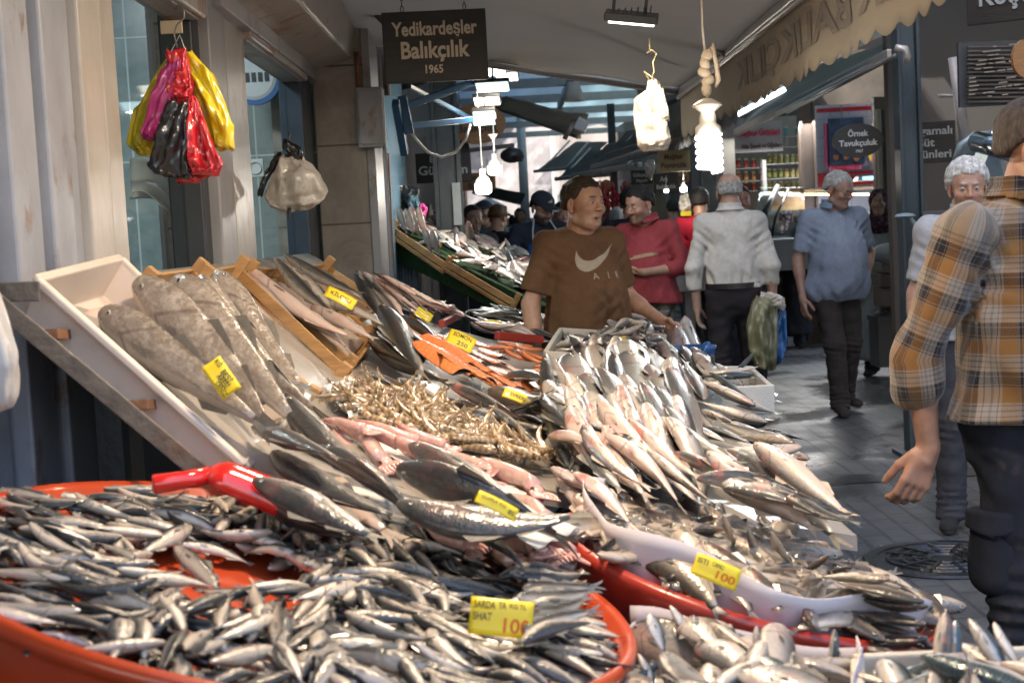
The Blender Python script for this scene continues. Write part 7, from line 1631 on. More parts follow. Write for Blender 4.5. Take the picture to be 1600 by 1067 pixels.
def rotx(a): c, s = math.cos(a), math.sin(a); return np.array([[1.0, 0, 0], [0, c, -s], [0, s, c]])
def roty(a): c, s = math.cos(a), math.sin(a); return np.array([[c, 0, s], [0, 1.0, 0], [-s, 0, c]])
def head_build(S, hc, R, k=1.0, mouth=0, fat=0, xp=None):
    """adds a head to field S. hc: centre between the ears, R: rotation (head looks along local -Y)"""
    T = lambda p: np.asarray(hc) + R @ (np.asarray(p, float) * k)
    def E(c, r, kk=.012, sub=False): S.ell(T(c), [x * k for x in r], kk, sub, R)
    def C(a, b, ra, rb, kk=.01, sub=False): S.cap(T(a), T(b), ra * k, rb * k, kk, None, sub)
    E((0, .018, .045), (.076, .096, .080)); E((0, -.035, .025), (.064, .060, .070), .03); E((0, -.040, -.035), (.057 + fat * .3, .052, .062), .03)
    E((0, -.050, -.088), (.040 + fat * .4, .036, .026), .025); C((-.05, 0, -.065), (.0, -.062, -.096), .018 + fat * .3, .02, .02); C((.05, 0, -.065), (.0, -.062, -.096), .018 + fat * .3, .02, .02)
    E((0, -.088, -.094), (.018, .012, .013), .012)                       # chin
    C((-.028, -.090, .030), (.028, -.090, .030), .009, .009, .014)           # brow
    for s in (-1, 1):
        E((s * .030, -.100, .008), (.017, .016, .011), .010, True)         # socket
        E((s * .030, -.083, .007), (.0150, .0135, .0120), .003)            # lids
        E((s * .042, -.070, -.022), (.022, .022, .017), .02)               # cheek
        E((s * .0135, -.104, -.026), (.0085, .010, .007), .006)            # nostril wing
        E((s * .079, .010, -.004), (.010, .020, .032), .005); E((s * .087, .004, .0), (.008, .009, .018), .004, True); E((s * .078, .002, -.032), (.007, .010, .010), .005)
    C((0, -.094, .018), (0, -.113, -.020), .0065, .0105, .009); E((0, -.114, -.022), (.0095, .009, .009), .005)
    C((-.020, -.088, -.0615), (.020, -.088, -.0615), .0045, .0045, .006); C((0, -.0935, -.060), (0, -.0935, -.060), .007, .007, .008)
    C((-.017, -.087, -.0725), (.017, -.087, -.0725), .0065, .0065, .005)
    if mouth: E((0, -.098, -.068), (.018, .016, .008 * mouth), .003, True)
    else: C((-.020, -.0995, -.0668), (.020, -.0995, -.0668), .0028, .0028, .002, True)
    return T
def hand_build(S, w_, d, n_, side, k=1.0, curl=.5, spread=.25, thumb=.6, grip=None):
    """palm from wrist w_, fingers towards d, palm normal n_ (palm faces n_), side=+1 thumb towards n_ x d"""
    w_ = np.asarray(w_, float); d = np.asarray(d, float); d /= np.linalg.norm(d); n_ = np.asarray(n_, float); n_ -= d * (n_ @ d); n_ /= np.linalg.norm(n_); t = np.cross(n_, d) * side
    S.cap(w_, w_ + d * .03 * k, .024 * k, .026 * k, .012)
    for i, o in enumerate((-.028, -.010, .009, .027)): S.cap(w_ + d * .02 * k + t * o * .6 * k, w_ + d * .088 * k + t * o * k, .0145 * k, .0125 * k, .010)
    for i, (o, l) in enumerate(((.030, .072), (.010, .082), (-.010, .076), (-.029, .060))):
        p = w_ + (d * .092 + t * o) * k; dd = d * 1.0 + t * o * spread * 8; dd /= np.linalg.norm(dd); a = curl * (.9 + .12 * i) * .55
        for j, (f, r0, r1) in enumerate(((.46, .0100, .0092), (.30, .0092, .0085), (.24, .0085, .0070))):
            v = dd * math.cos(a) + n_ * math.sin(a); q = p + v * l * f * k; S.cap(p, q, r0 * k, r1 * k, .0035); p = q; a += curl * .85
    p = w_ + (d * .028 + t * .024 + n_ * .006) * k; v1 = d * .62 + t * .75 * thumb + n_ * .35; v1 /= np.linalg.norm(v1)
    q = p + v1 * .042 * k; S.cap(p, q, .0155 * k, .0115 * k, .008); v2 = d * .92 + t * .28 * thumb + n_ * .38 * (1 + curl * .4); v2 /= np.linalg.norm(v2)
    r_ = q + v2 * .032 * k; S.cap(q, r_, .0115 * k, .0098 * k, .004); S.cap(r_, r_ + v2 * .022 * k, .0098 * k, .0080 * k, .004)
def mirror(p): return (-p[0], p[1], p[2])
DEF = dict(hip=(.085, .0, .93), knee=(.10, -.02, .50), ankle=(.11, .02, .09), sho=(.168, .01, 1.395), elb=(.215, .035, 1.11), wri=(.235, -.03, .87), head=(0, -.03, 1.585), neck=(0, .005, 1.47))
def person(px, py_feet_or_none, Y, height, yaw, label, skin=(.42, .24, .16), hair=(.05, .035, .025), hairstyle='short', shirt=None, shirt_kw=None, sleeve='short', trous=None, belly=0, wide=1.0, pose=None,
           head_yaw=0, head_pitch=0, head_tilt=0, mouth=0, fat=0, beard=0, grey=0, res=.012, hres=.0045, legs=True, shoes=(.03, .03, .03), collar=None, hem=.90, hands=('rest', 'rest'), group=None, X=None, lean=0, skirt=None, shirt_col2=None, wrinkle=1.0, extra=None, untuck=True, trous_fn=None, shirt_fn=None, shirt_mat=None, dress=False, fold_seed=0, sleeve_k=1.0):
    if X is None: X = at(px, 330, Y).x
    k = height / 1.72; p = {}
    for n_, v in DEF.items():
        if n_ in ('head', 'neck'): p[n_] = np.array(v, float)
        else: p[n_ + 'R'] = np.array(v, float); p[n_ + 'L'] = np.array(mirror(v), float)     # R = +x side in local frame
    for n_, v in (pose or {}).items(): p[n_] = np.array(v, float)
    for s in 'RL':
        p['sho' + s][0] *= 1 + (wide - 1) * .7; 
        if not pose or 'elb' + s not in pose: p['elb' + s][0] *= (1 + (wide - 1) * 1.1); p['elb' + s][0] += np.sign(p['elb' + s][0]) * belly * .25
        if not pose or 'wri' + s not in pose: p['wri' + s][0] *= (1 + (wide - 1) * 1.0); p['wri' + s][0] += np.sign(p['wri' + s][0]) * belly * .25
    e = None
    allp = np.array(list(p.values())); lo = allp.min(0) - .2; hi = allp.max(0) + .24; lo[2] = -.02; hi[2] = 1.80; lo[1] = min(lo[1], -.30 - belly); hi[1] = max(hi[1], .24); lo[0] = min(lo[0], -.34); hi[0] = max(hi[0], .34)
    hd = p['head']; hl = .13
    fz = [(hd[2] - hl, hd[2] + .16, hres)]; fx = [(hd[0] - hl, hd[0] + hl, hres)]; fy = [(hd[1] - hl - .02, hd[1] + hl + .02, hres)]
    hres2 = max(hres, .005)
    z0 = -.02 if legs else .55
    S = SDF((lo[0], lo[1], z0), hi, res, fx, fy, fz)
    b = belly
    # torso inside the clothes (slightly slimmer than the shirt)
    S.cap((0, .0, .98), (0, .0, 1.27), .10, .105, .05, (1.15 * wide, .8, 1)); S.cap((-.10 * wide, .01, 1.37), (.10 * wide, .01, 1.37), .055, .055, .05)
    nk = p['neck']; S.cap(nk + [0, .01, -.06], hd + [0, .025, -.05], .062 + fat * .3, .056 + fat * .3, .03)
    R = rotz(head_yaw) @ rotx(head_pitch) @ roty(head_tilt)
    T = head_build(S, hd, R, 1.0, mouth, fat)
    for s in 'RL':
        sh, el, wr = p['sho' + s], p['elb' + s], p['wri' + s]
        S.cap(sh, el, .047, .038, .03); S.cap(el, wr, .040, .0265, .02); S.cap(el, el + (wr - el) * .35, .040, .040, .02)
        if legs: S.cap(p['hip' + s], p['knee' + s], .075, .05, .03); S.cap(p['knee' + s], p['ankle' + s], .05, .035, .03); S.cap(p['ankle' + s], p['ankle' + s] + [0, -.06, -.045], .03, .02, .02)
    def col_fn(V_):
        c = np.tile(np.array(skin, float), (len(V_), 1)); n = pnoise(V_, 30, 2)[:, None] * .06; c = c * (1 + n)
        L = (V_ - hd) @ R   # head local
        def spot(cc, rr): return np.clip(1.6 - np.sqrt((((L - np.array(cc)) / np.array(rr)) ** 2).sum(1)) * 1.2, 0, 1)[:, None]
        red = np.array([.50, .19, .13])
        for s in (-1, 1):
            c += spot((s * .045, -.07, -.02), (.03, .03, .025)) * (red - c) * .28; c += spot((s * .08, .0, 0), (.02, .03, .035)) * (red - c) * .3
            if hd[2] > 0: m_ = spot((s * .030, -.100, .033), (.020, .02, .0055)); c += m_ * (np.array(hair) * (1 if not grey else 1) * .8 - c) * .85
            c += spot((s * .030, -.097, .014), (.015, .012, .006)) * (c * .55 - c) * .8
        c += spot((0, -.115, -.024), (.02, .015, .015)) * (red - c) * .3
        c += spot((0, -.097, -.067), (.020, .014, .010)) * (np.array([.36, .11, .09]) - c) * .65
        if mouth: c += spot((0, -.085, -.067), (.016, .012, .006)) * (np.array([.05, .012, .01]) - c) * .95
        if beard:
            lower = np.clip((-.035 - L[:, 2]) / .02, 0, 1) * np.clip((-.0 - L[:, 1] + .02) / .03, 0, 1) * (np.abs(L[:, 0]) < .09) * (L[:, 2] > -.13)
            mo = np.clip(1.5 - np.sqrt(((L[:, 0]) / .03) ** 2 + ((L[:, 1] + .1) / .03) ** 2 + ((L[:, 2] + .05) / .012) ** 2), 0, 1)
            msk = np.clip(lower + mo, 0, 1) * (1 - np.clip(1.4 - np.sqrt((L[:, 0] / .018) ** 2 + ((L[:, 2] + .067) / .011) ** 2), 0, 1)); hc_ = np.array(grey if isinstance(grey, tuple) else hair)
            c += (msk[:, None] * beard) * (hc_ * 1.2 - c)
        return np.clip(c, 0, 1)
    me = S.mesh('person', [skin_m], 2, col_fn)
    body = bpy.data.objects.new('person', me); col.objects.link(body); body.location = (X, Y, 0); body.rotation_euler = (lean, 0, yaw); body.scale = (k, k, k)
    tag(body, label, 'person', group)
    # hands get their own finer grid, joined into the body mesh
    parts = []
    for s, hs in zip('RL', hands):
        if hs is None: continue
        wr, el = p['wri' + s], p['elb' + s]; d = wr - el; d = d / np.linalg.norm(d); sd = 1 if s == 'R' else -1
        spec_ = hs if isinstance(hs, dict) else dict(rest=dict(d=d, n=(-sd, .1, 0), curl=.45, side=sd), hold=dict(d=(0, 0, -1), n=(-sd, 0, 0), curl=1.25, side=sd))[hs]
        h2 = .0042 if hres < .006 else .006
        Sh = SDF(wr - .17, wr + .17, h2); Sh.cap(wr - d * .05, wr, .029, .0265, .02)
        hand_build(Sh, wr, spec_['d'], spec_['n'], spec_.get('side', sd), 1.02, spec_['curl'], spec_.get('spread', .12), spec_.get('thumb', .7))
        m2 = Sh.mesh('hand', [skin_m], 1, col_fn); parts.append(m2)
    if parts:
        bm = __import__('bmesh').new(); bm.from_mesh(me)
        for m2 in parts: bm.from_mesh(m2)
        bm.to_mesh(me); bm.free(); me.polygons.foreach_set('use_smooth', [True] * len(me.polygons))
    def child(S2, name, m_, colour, it=2, uv=None):
        m2 = S2.mesh(name, [m_], it, colour, uv); o = bpy.data.objects.new(name, m2); col.objects.link(o); o.parent = body; return o
    # eyes
    for sx in (-1, 1):
        c = T((sx * .030, -.0865, .0065)); mm = MB(); mm.ell((0, 0, 0), (.0118, .0118, .0118), seg=12, ring=8); mm.mi = 1; f = R @ np.array([0, -1, 0.0]); mm.ell(Vector(f) * .0075, (.0058, .0058, .0058), seg=10, ring=6)
        o = mm.build('eye', [sclera, iris], body, smooth=True); o.location = c
    # hair
    if hairstyle:
        Sh = SDF(hd - .16, hd + .16, .005 if hres < .006 else .008)
        th = dict(short=.010, thick=.012, buzz=.004, fringe=.008, long=.02).get(hairstyle, .01)
        Sh.ell(T((0, .020, .047)), (.076 + th, .097 + th, .080 + th), .02, False, R)
        Sh.ell(T((0, .035, .0)), (.074 + th, .080 + th, .075), .02, False, R)
        def hf(G, D):
            L = (G - hd) @ R; front = -.062 + .02 * pnoise(L, 40, 1)
            # keep only above hair line: cut plane tilting from forehead down to the nape
            line = .074 - .9 * np.clip(L[..., 1] + .075, 0, .062) - 1.0 * np.clip(L[..., 1] - .03, 0, .04) * 1.0 - .0
            if hairstyle == 'fringe': line = np.where(L[..., 2] > .075, 9, line)       # bald crown
            D = smax(D, line - L[..., 2], .016)
            ear = np.sqrt(((np.abs(L[..., 0]) - .082) / .03) ** 2 + ((L[..., 1] - .0) / .026) ** 2 + ((L[..., 2] + .002) / .036) ** 2) - 1
            D = np.maximum(D, -ear * .03)
            if hairstyle == 'fringe': D = smax(D, (L[..., 2] - .055 + np.clip(-L[..., 1], 0, .1) * .9), .006)
            return D + {'long': .006, 'thick': .005}.get(hairstyle, .0025) * pnoise(L * [1, 1, .7], 52, 3) + (.0035 if hairstyle in ('thick', 'long') else .0015) * pnoise(L, 130, 1)
        Sh.field(hf); hc_ = np.array(hair, float)
        child(Sh, 'hair', hair_m, lambda V_: hc_ * (1 + .35 * pnoise(V_, 120, 5)[:, None]) + (np.array([.22, .22, .22]) * np.clip(pnoise(V_, 60, 9), 0, 1)[:, None] * (.5 if grey is True else 0)), 1)
    # trousers
    sk = np.array(trous if trous else (.03, .03, .035), float)
    if trous is not None and legs:
        St = SDF((-.36, lo[1], .0), (.36, hi[1], 1.10), res)
        St.cap((-.055 * wide, .01, .93), (.055 * wide, .01, .93), .11 + b * .15, .11 + b * .15, .04, (1, .9, 1)); St.cap((0, .01, .90), (0, .01, 1.0), .135, .125 + b * .15, .04, (1.05 * wide, .8, 1))
        for s in 'RL':
            hp, kn, an = p['hip' + s], p['knee' + s], p['ankle' + s]; St.cap(hp, kn, .098, .074, .035); St.cap(kn, an + [0, 0, -.01], .074, .064, .03); St.cap(an + [0, 0, .03], an + [0, -.02, -.035], .064, .068, .02)
        def tf(G, D):
            z = G[..., 2]; f = pnoise(G * [1, 1, 1.6], 24, fold_seed) * .006 + pnoise(G * [.7, .7, 2.4], 42, 4) * .004 * np.clip((.62 - z) / .4, 0.2, 1)
            knn = np.exp(-((z - .48) / .08) ** 2) * .005 * np.sin(z * 160 + G[..., 0] * 30); ank = np.exp(-((z - .12) / .08) ** 2) * .008 * np.sin(z * 190 + G[..., 1] * 40)
            D = D + (f + knn + ank) * wrinkle; return np.maximum(D, np.maximum(z - .965, .045 - z))
        St.field(tf); tcf = (lambda V_: sk * (1 + .10 * pnoise(V_, 9, 3)[:, None])) if trous_fn is None else trous_fn
        child(St, 'trousers', cloth_m, tcf)
        for s in 'RL':
            an = p['ankle' + s]; fw = np.array([.10 * np.sign(an[0]), -.18 if s + 'foot' not in (pose or {}) else 0, 0]); Sf = SDF(an + [-.12, -.30, -.14], an + [.12, .14, .06], .009); base = an[2] - .045
            Sf.cap(an + [0, .035, -.04], an + [fw[0] * .3, -.16, -.052], .042, .040, .02, (1, 1, .85)); Sf.cap(an + [0, 0, 0], an + [0, .01, -.03], .042, .045, .02)
            Sf.field(lambda G, D: np.maximum(D, (an[2] - .088) - G[..., 2])); sc_ = np.array(shoes, float)
            child(Sf, 'shoe', cloth_m, lambda V_: np.where((V_[:, 2] < an[2] - .068)[:, None], np.array([.12, .11, .10]), sc_))
    # shirt
    if shirt is not None:
        sl_ = {'short': .92, 'long': 1.0, 'rolled': 1.0, 'none': .0}[sleeve]
        Ss = SDF((lo[0], lo[1], hem - .12 if not dress else .12), (hi[0], hi[1], 1.62), res if hres > .005 else min(res, .010))
        Ss.cap((-.085 * wide, .012, 1.355), (.085 * wide, .012, 1.355), .085, .085, .06, (1, 1.02, 1)); Ss.cap((0, .012, 1.10), (0, .01, 1.30), .122 + b * .2, .125, .06, (1.18 * wide, .88, 1))
        Ss.cap((-.05 * wide, .0, .90), (.05 * wide, .0, .90), .132 + b * .3, .132 + b * .3, .06, (1.0 * wide, .9, 1))
        if b: Ss.ell((0, -.03 - b * .42, 1.08), (.13 * wide + b * .42, .105 + b * .52, .21 + b * .5), .10)
        Ss.cap(nk + [0, .012, -.085], nk + [0, .014, -.02], .085, .064 + fat * .3, .045)
        for s in 'RL':
            sh, el, wr = p['sho' + s], p['elb' + s], p['wri' + s]; Ss.cap(sh + [-.06 * np.sign(sh[0]), 0, .005], sh, .060, .062, .055)
            if sleeve == 'short': en = sh + (el - sh) * .80; Ss.cap(sh, en, .060, .064, .03)
            elif sleeve in ('long', 'rolled'):
                Ss.cap(sh, el, .060 * sleeve_k, .052 * sleeve_k, .03); en = wr if sleeve == 'long' else el + (wr - el) * .30; Ss.cap(el, en, .052 * sleeve_k, .040 if sleeve == 'long' else .052 * sleeve_k, .025)
                if sleeve == 'rolled': Ss.cap(el + (wr - el) * .16, en, .057 * sleeve_k, .058 * sleeve_k, .01)
        hz = hem if not dress else .16
        if dress: Ss.cap((0, .0, 1.0), (0, .01, .2), .14, .25, .05, (1.05, .9, 1))
        def sf(G, D):
            z = G[..., 2]; x = G[..., 0]; y = G[..., 1]
            f = pnoise(G * [1, 1, .75], 15, fold_seed) * .0075 + pnoise(G * [1.3, 1, .8], 34, fold_seed + 2) * .0042
            side_ = np.exp(-((np.abs(x) - .17 * wide) / .07) ** 2) * np.sin(z * 95 - np.abs(x) * 80 + 2 * pnoise(G, 10, 1)) * .005 * np.exp(-((z - 1.28) / .09) ** 2)
            wst = np.exp(-((z - (hem + .06)) / .07) ** 2) * np.sin(np.arctan2(y, x) * 11 + z * 14 + 3 * pnoise(G, 7, 2)) * .0055
            D = D + (f + side_ + wst) * wrinkle * (1.4 if dress else 1)
            D = np.maximum(D, hz + .008 * np.sin(x * 18) - z)
            L = G - (nk + [0, -.012, .022]); D = smax(D, -(np.sqrt((L[..., 0] / 1.0) ** 2 + (L[..., 1] / .95) ** 2 + ((L[..., 2]) / .8) ** 2) - (.068 + fat * .3)), .006)
            D = np.maximum(D, z - 1.505)
            if sleeve == 'short':
                for s in 'RL':
                    sh, el = p['sho' + s], p['elb' + s]; d = (el - sh) / np.linalg.norm(el - sh); en = sh + (el - sh) * .80; t = ((G - en) @ d); rad = np.sqrt((((G - en) - t[..., None] * d) ** 2).sum(-1))
                    D = np.where((rad < .10) & (np.abs(x) > .155 * wide), np.maximum(D, t), D)
            return D
        Ss.field(sf); cs = np.array(shirt, float)
        base_c = (lambda V_: cs * (1 + .07 * pnoise(V_, 10, 6)[:, None])) if shirt_fn is None else shirt_fn
        def uvf(V_):
            U = np.stack([V_[:, 0] * 1.0 + np.where(np.abs(V_[:, 1]) > 0, 0, 0), V_[:, 2]], 1)
            U[:, 0] = np.arctan2(V_[:, 0], -V_[:, 1] * np.sign(V_[:, 1] + 1e-6) * np.sign(V_[:, 1] + 1e-6)) * .17
            best = np.full(len(V_), .16)
            for s in 'RL':
                sh, el, wr = p['sho' + s], p['elb' + s], p['wri' + s]
                for a_, b2, off in ((sh, el, 0), (el, wr, np.linalg.norm(el - sh))):
                    d = b2 - a_; l = np.linalg.norm(d); d = d / l; t = np.clip((V_ - a_) @ d, 0, l); rad = V_ - a_ - t[:, None] * d; r_ = np.linalg.norm(rad, axis=1); on = (r_ < .092) & (np.abs(V_[:, 0]) > .175 * wide)
                    e1 = np.array([0, 1.0, 0]) - d * d[1]; e1 /= np.linalg.norm(e1); e2 = np.cross(d, e1); ang = np.arctan2(rad @ e2, rad @ e1); upd = on & (r_ < best)
                    U[upd, 0] = ang[upd] * .065; U[upd, 1] = 1.42 - (off + t[upd]); best[upd] = r_[upd]
            return U
        sobj = child(Ss, 'shirt', shirt_mat or cloth_m, base_c, 2, uvf)
        if collar:
            # folded collar
            Sc = SDF(nk + [-.14, -.16, -.10], nk + [.14, .14, .12], .0055); G0 = nk + [0, -.006, .012]
            def cf(G, D):
                L = G - G0; r_ = np.sqrt((L[..., 0]) ** 2 + (L[..., 1] * .95) ** 2); tgt = .070 + fat * .3 + np.clip(.018 - (L[..., 2]), 0, .05) * .75; ang = np.abs(np.arctan2(L[..., 0], -L[..., 1]))
                sh_ = np.abs(r_ - tgt) - .005; topz = .026 + .012 * np.clip(ang - .4, 0, 1); bot = -.034 + .020 * np.clip(ang - .55, 0, 1.2) + .0 
                D = np.maximum(sh_, np.maximum(L[..., 2] - topz, bot - L[..., 2])); D = np.maximum(D, (.22 + (.026 - L[..., 2]) * 4.0) - ang); return D
            Sc.field(cf); cc_ = np.array(collar, float); child(Sc, 'collar', shirt_mat or cloth_m, lambda V_: cc_ * np.ones((len(V_), 1)), 1, lambda V_: np.stack([np.arctan2(V_[:, 0], -V_[:, 1]) * .08, V_[:, 2]], 1))
    if extra: extra(body, p, T, R, child)
    return body
def belt(body, z=1.0, r=(.17, .14), c=(.015, .013, .012)):
    MB().lathe([(1, -.018), (1.02, -.018), (1.02, .018), (1, .018)], (0, .0, z), 28, Matrix.Diagonal(Vector((r[0], r[1], 1)))).build('belt', mat('black_leather', (.015, .013, .012), .4), body, smooth=False)
def cap_hat(body, p, T, R, colr, stripe=False):
    m_ = mat('cap_cloth', colr, .8, bump=.3, bs=300); hd = p['head']; S = SDF(hd - .19, hd + .19, .006)
    S.ell(T((0, .012, .055)), (.092, .108, .082), .01, False, R)
    S.field(lambda G, D: np.maximum(D, .045 - ((G - hd) @ R)[..., 2]))
    S.ell(T((0, -.125, .050)), (.072, .075, .010), .012, False, R)
    me = S.mesh('cap', [m_], 2); o = bpy.data.objects.new('cap', me); col.objects.link(o); o.parent = body
    if stripe:
        m = MB(); Rm = Matrix(R.tolist())
        for x in (-.012, .008, .028): m.box(T((x, -.188, .054)), (.010, .022, .012), Rm @ Matrix.Rotation(-.25, 3, 'X'))
        for i, (x, h_) in enumerate(((-.012, .010), (-.001, .016), (.010, .023))): m.box(T((x, -.101, .088 + h_ / 2)), (.008, .006, h_), Rm @ Matrix.Rotation(-.5, 3, 'X'))
        m.build('stripes', wht, o)
def glasses(body, T, R):
    m = MB(); Rm = Matrix(R.tolist())
    for s in (-1, 1):
        m.tube([T((s * .031 + .021 * math.cos(a), -.112, .006 + .015 * math.sin(a))) for a in np.linspace(0, 2 * math.pi, 17)], .0016, 5); m.tube([T((s * .053, -.110, .01)), T((s * .082, -.01, .01))], .0016, 5)
    m.tube([T((-.01, -.113, .01)), T((.01, -.113, .01))], .0016, 5); m.build('glasses', darkm, body)
# ---------------------------------------------------------------- brown T-shirt fishmonger
def tee_fn(V_):
    c = np.tile(np.array([.165, .085, .042]), (len(V_), 1)) * (1 + .10 * pnoise(V_, 8, 1)[:, None])
    wet = np.clip(1.3 - np.sqrt(((V_[:, 0] - .03) / .11) ** 2 + ((V_[:, 2] - 1.07) / .13) ** 2), 0, 1) * (V_[:, 1] < 0) * np.clip(pnoise(V_, 55, 4) * 1.2 + .6, 0, 1)
    return c * (1 - .55 * wet[:, None])
def tee_extra(body, p, T, R, child):
    belt(body, .93, (.205, .16))
    sh = body.children
    shirt_o = [o for o in body.children if o.name.startswith('shirt')][0]
    dg = bpy.context.evaluated_depsgraph_get(); dg.update()
    from mathutils.bvhtree import BVHTree
    bv = BVHTree.FromPolygons([v.co for v in shirt_o.data.vertices], [q.vertices for q in shirt_o.data.polygons])
    def onchest(x, z):
        h = bv.ray_cast(Vector((x, -.6, z)), Vector((0, 1, 0)))[0]; return (h.y if h else -.15) - .0022
    # curved tick emblem
    cx, cz, s = .015, 1.315, .23
    top = [(-.40, .26), (-.49, .08), (-.50, -.08), (-.42, -.18), (-.28, -.20), (-.08, -.12), (.15, .02), (.5, .28)]
    bot = [(-.40, .26), (-.40, .14), (-.36, .06), (-.28, .02), (-.14, .02), (.0, .07), (.2, .14), (.5, .28)]
    def cat_(P_, t):
        n = len(P_) - 1; i = min(int(t * n), n - 1); f = t * n - i; g = lambda k: np.array(P_[max(0, min(n, k))]); a, b_, c, d = g(i - 1), g(i), g(i + 1), g(i + 2)
        return .5 * ((2 * b_) + (-a + c) * f + (2 * a - 5 * b_ + 4 * c - d) * f * f + (-a + 3 * b_ - 3 * c + d) * f ** 3)
    m = MB()
    def fn(u, v):
        q = cat_(top, u) * (1 - v) + cat_(bot, u) * v; x, z = cx + q[0] * s, cz + q[1] * s * .95 + q[0] * .02; return Vector((x, onchest(x, z), z))
    m.grid(fn, 40, 8); prm = mat('shirt_print', (.50, .40, .30), .8, var=.1, vs=60); m.build('chest_emblem', prm, body)
    for ch, x in (('A', -.030), ('I', .035), ('R', .092)):
        o = lettering(ch, .042, None, prm, body, bold=0.004, ext=0, name='chest_lettering', warp=lambda co, x=x: Vector((co.x + x, onchest(co.x + x, 1.240 + co.y), 1.240 + co.y)))
person(912, None, 6.55, 1.60, math.radians(24), 'stout man in a brown T-shirt with a pale tick and the word AIR, mouth open', skin=(.55, .30, .19), hair=(.055, .036, .022), hairstyle='thick', shirt=(.12, .06, .03), shirt_fn=tee_fn, trous=(.04, .04, .05), belly=.11, wide=1.07,
       head_yaw=math.radians(14), head_tilt=math.radians(3), mouth=1.5, fat=.028, beard=.18, grey=(.25, .2, .17), hres=.0038, res=.011, sleeve='short', hem=.86, legs=True, X=at(905, 330, 6.55).x,
       pose=dict(elbL=(-.265, .03, 1.12), wriL=(-.285, -.05, .87), elbR=(.27, .06, 1.12), wriR=(.335, -.17, 1.0), head=(0, -.055, 1.575)), extra=tee_extra, hands=('rest', 'rest'), fold_seed=1)
# ---------------------------------------------------------------- red polo and camouflage trousers
def camo(V_):
    a, b_, c = pnoise(V_, 26, 1), pnoise(V_, 30, 7), pnoise(V_, 34, 13); o = np.tile(np.array([.12, .115, .075]), (len(V_), 1))
    o[a > .25] = (.06, .075, .045); o[b_ > .35] = (.20, .18, .13); o[c > .48] = (.02, .022, .018); return o
person(1008, None, 9.6, 1.63, math.radians(-38), 'stout bearded man in a red polo shirt and camouflage trousers holding a flat parcel', skin=(.42, .24, .16), hair=(.018, .015, .013), hairstyle='thick', shirt=(.27, .045, .052), collar=(.27, .045, .052), trous=(.1, .1, .07), trous_fn=camo,
       belly=.10, wide=1.15, head_yaw=math.radians(-8), head_pitch=math.radians(14), fat=.018, beard=.6, grey=(.05, .045, .04), hres=.005, res=.013, sleeve='rolled', hem=.90,
       pose=dict(elbR=(.28, .02, 1.14), wriR=(.12, -.22, 1.12), elbL=(-.32, -.08, 1.15), wriL=(-.40, -.30, 1.12), head=(0, -.07, 1.57)), hands=(dict(d=(-.9, -.35, .05), n=(0, 0, 1), curl=.35, side=1), dict(d=(-.3, -1, -.1), n=(0, 0, -1), curl=.4, side=-1)), fold_seed=3)
cbd = empty('cardboard_parcel', at(1006, 401, 9.2), math.radians(-20), 'small flat folded parcel in the red shirted man’s hand', 'parcel'); cbd['label'] = 'small flat brown parcel in the hand of the red shirted man'
MB().box((0, 0, 0), (.16, .10, .012), Matrix.Rotation(-.15, 3, 'Y')).build('slab', mat('kraft_paper', (.36, .26, .15), .8), cbd, bevel=.003); MB().box((0, 0, .012), (.12, .07, .008), Matrix.Rotation(-.15, 3, 'Y')).build('top_fold', mat('kraft_paper', (.36, .26, .15)), cbd, bevel=.003)
# ---------------------------------------------------------------- elderly man seen from behind
def back_extra(body, p, T, R, child): belt(body, .985, (.178, .15))
person(1141, None, 9.3, 1.665, math.radians(172), 'elderly balding man in a pale shirt and dark trousers walking away with bags', skin=(.45, .28, .21), hair=(.34, .33, .32), hairstyle='fringe', shirt=(.52, .50, .46), collar=(.55, .53, .5), trous=(.022, .019, .022), belly=.03, wide=1.10,
       hres=.005, res=.013, sleeve='long', hem=.97, head_pitch=.15, pose=dict(elbR=(.25, .06, 1.11), wriR=(.24, .0, .86), elbL=(-.25, .04, 1.10), wriL=(-.25, -.05, .85), ankleR=(.10, .10, .09), ankleL=(-.12, -.12, .09), kneeL=(-.11, -.10, .50), kneeR=(.10, -.01, .5)), hands=('rest', 'hold'), extra=back_extra, fold_seed=5, wrinkle=1.3)
khaki = mat('khaki_bag_plastic', (.16, .16, .09), .35, var=.25, vs=5, coat=.25, bump=.6, bs=10)
leafbag([(1182, 462, 1200, 466), (1174, 482, 1214, 480), (1168, 515, 1214, 505), (1170, 548, 1214, 545), (1180, 574, 1212, 576), (1188, 578, 1208, 578)], .12, khaki, 'bulging khaki carrier bag held by the elderly man seen from behind', 0, seed=30, Y=9.15)
blubag = mat('printed_blue_plastic', (.02, .13, .34), .35, var=.3, vs=8, coat=.3, bump=.6, bs=10, dirt=(.35, .35, .15), ds=14, dt=(.66, .7))
leafbag([(1204, 470, 1224, 474), (1208, 486, 1228, 486), (1210, 520, 1228, 515), (1208, 555, 1226, 550), (1206, 572, 1220, 566)], .08, blubag, 'blue printed carrier bag behind the khaki one', .10, seed=31, Y=9.15)
leafbag([(1190, 456, 1206, 458), (1186, 468, 1226, 466), (1192, 480, 1226, 484)], .06, wbag, 'clear knotted top of the blue carrier bag', .02, seed=32, Y=9.15)
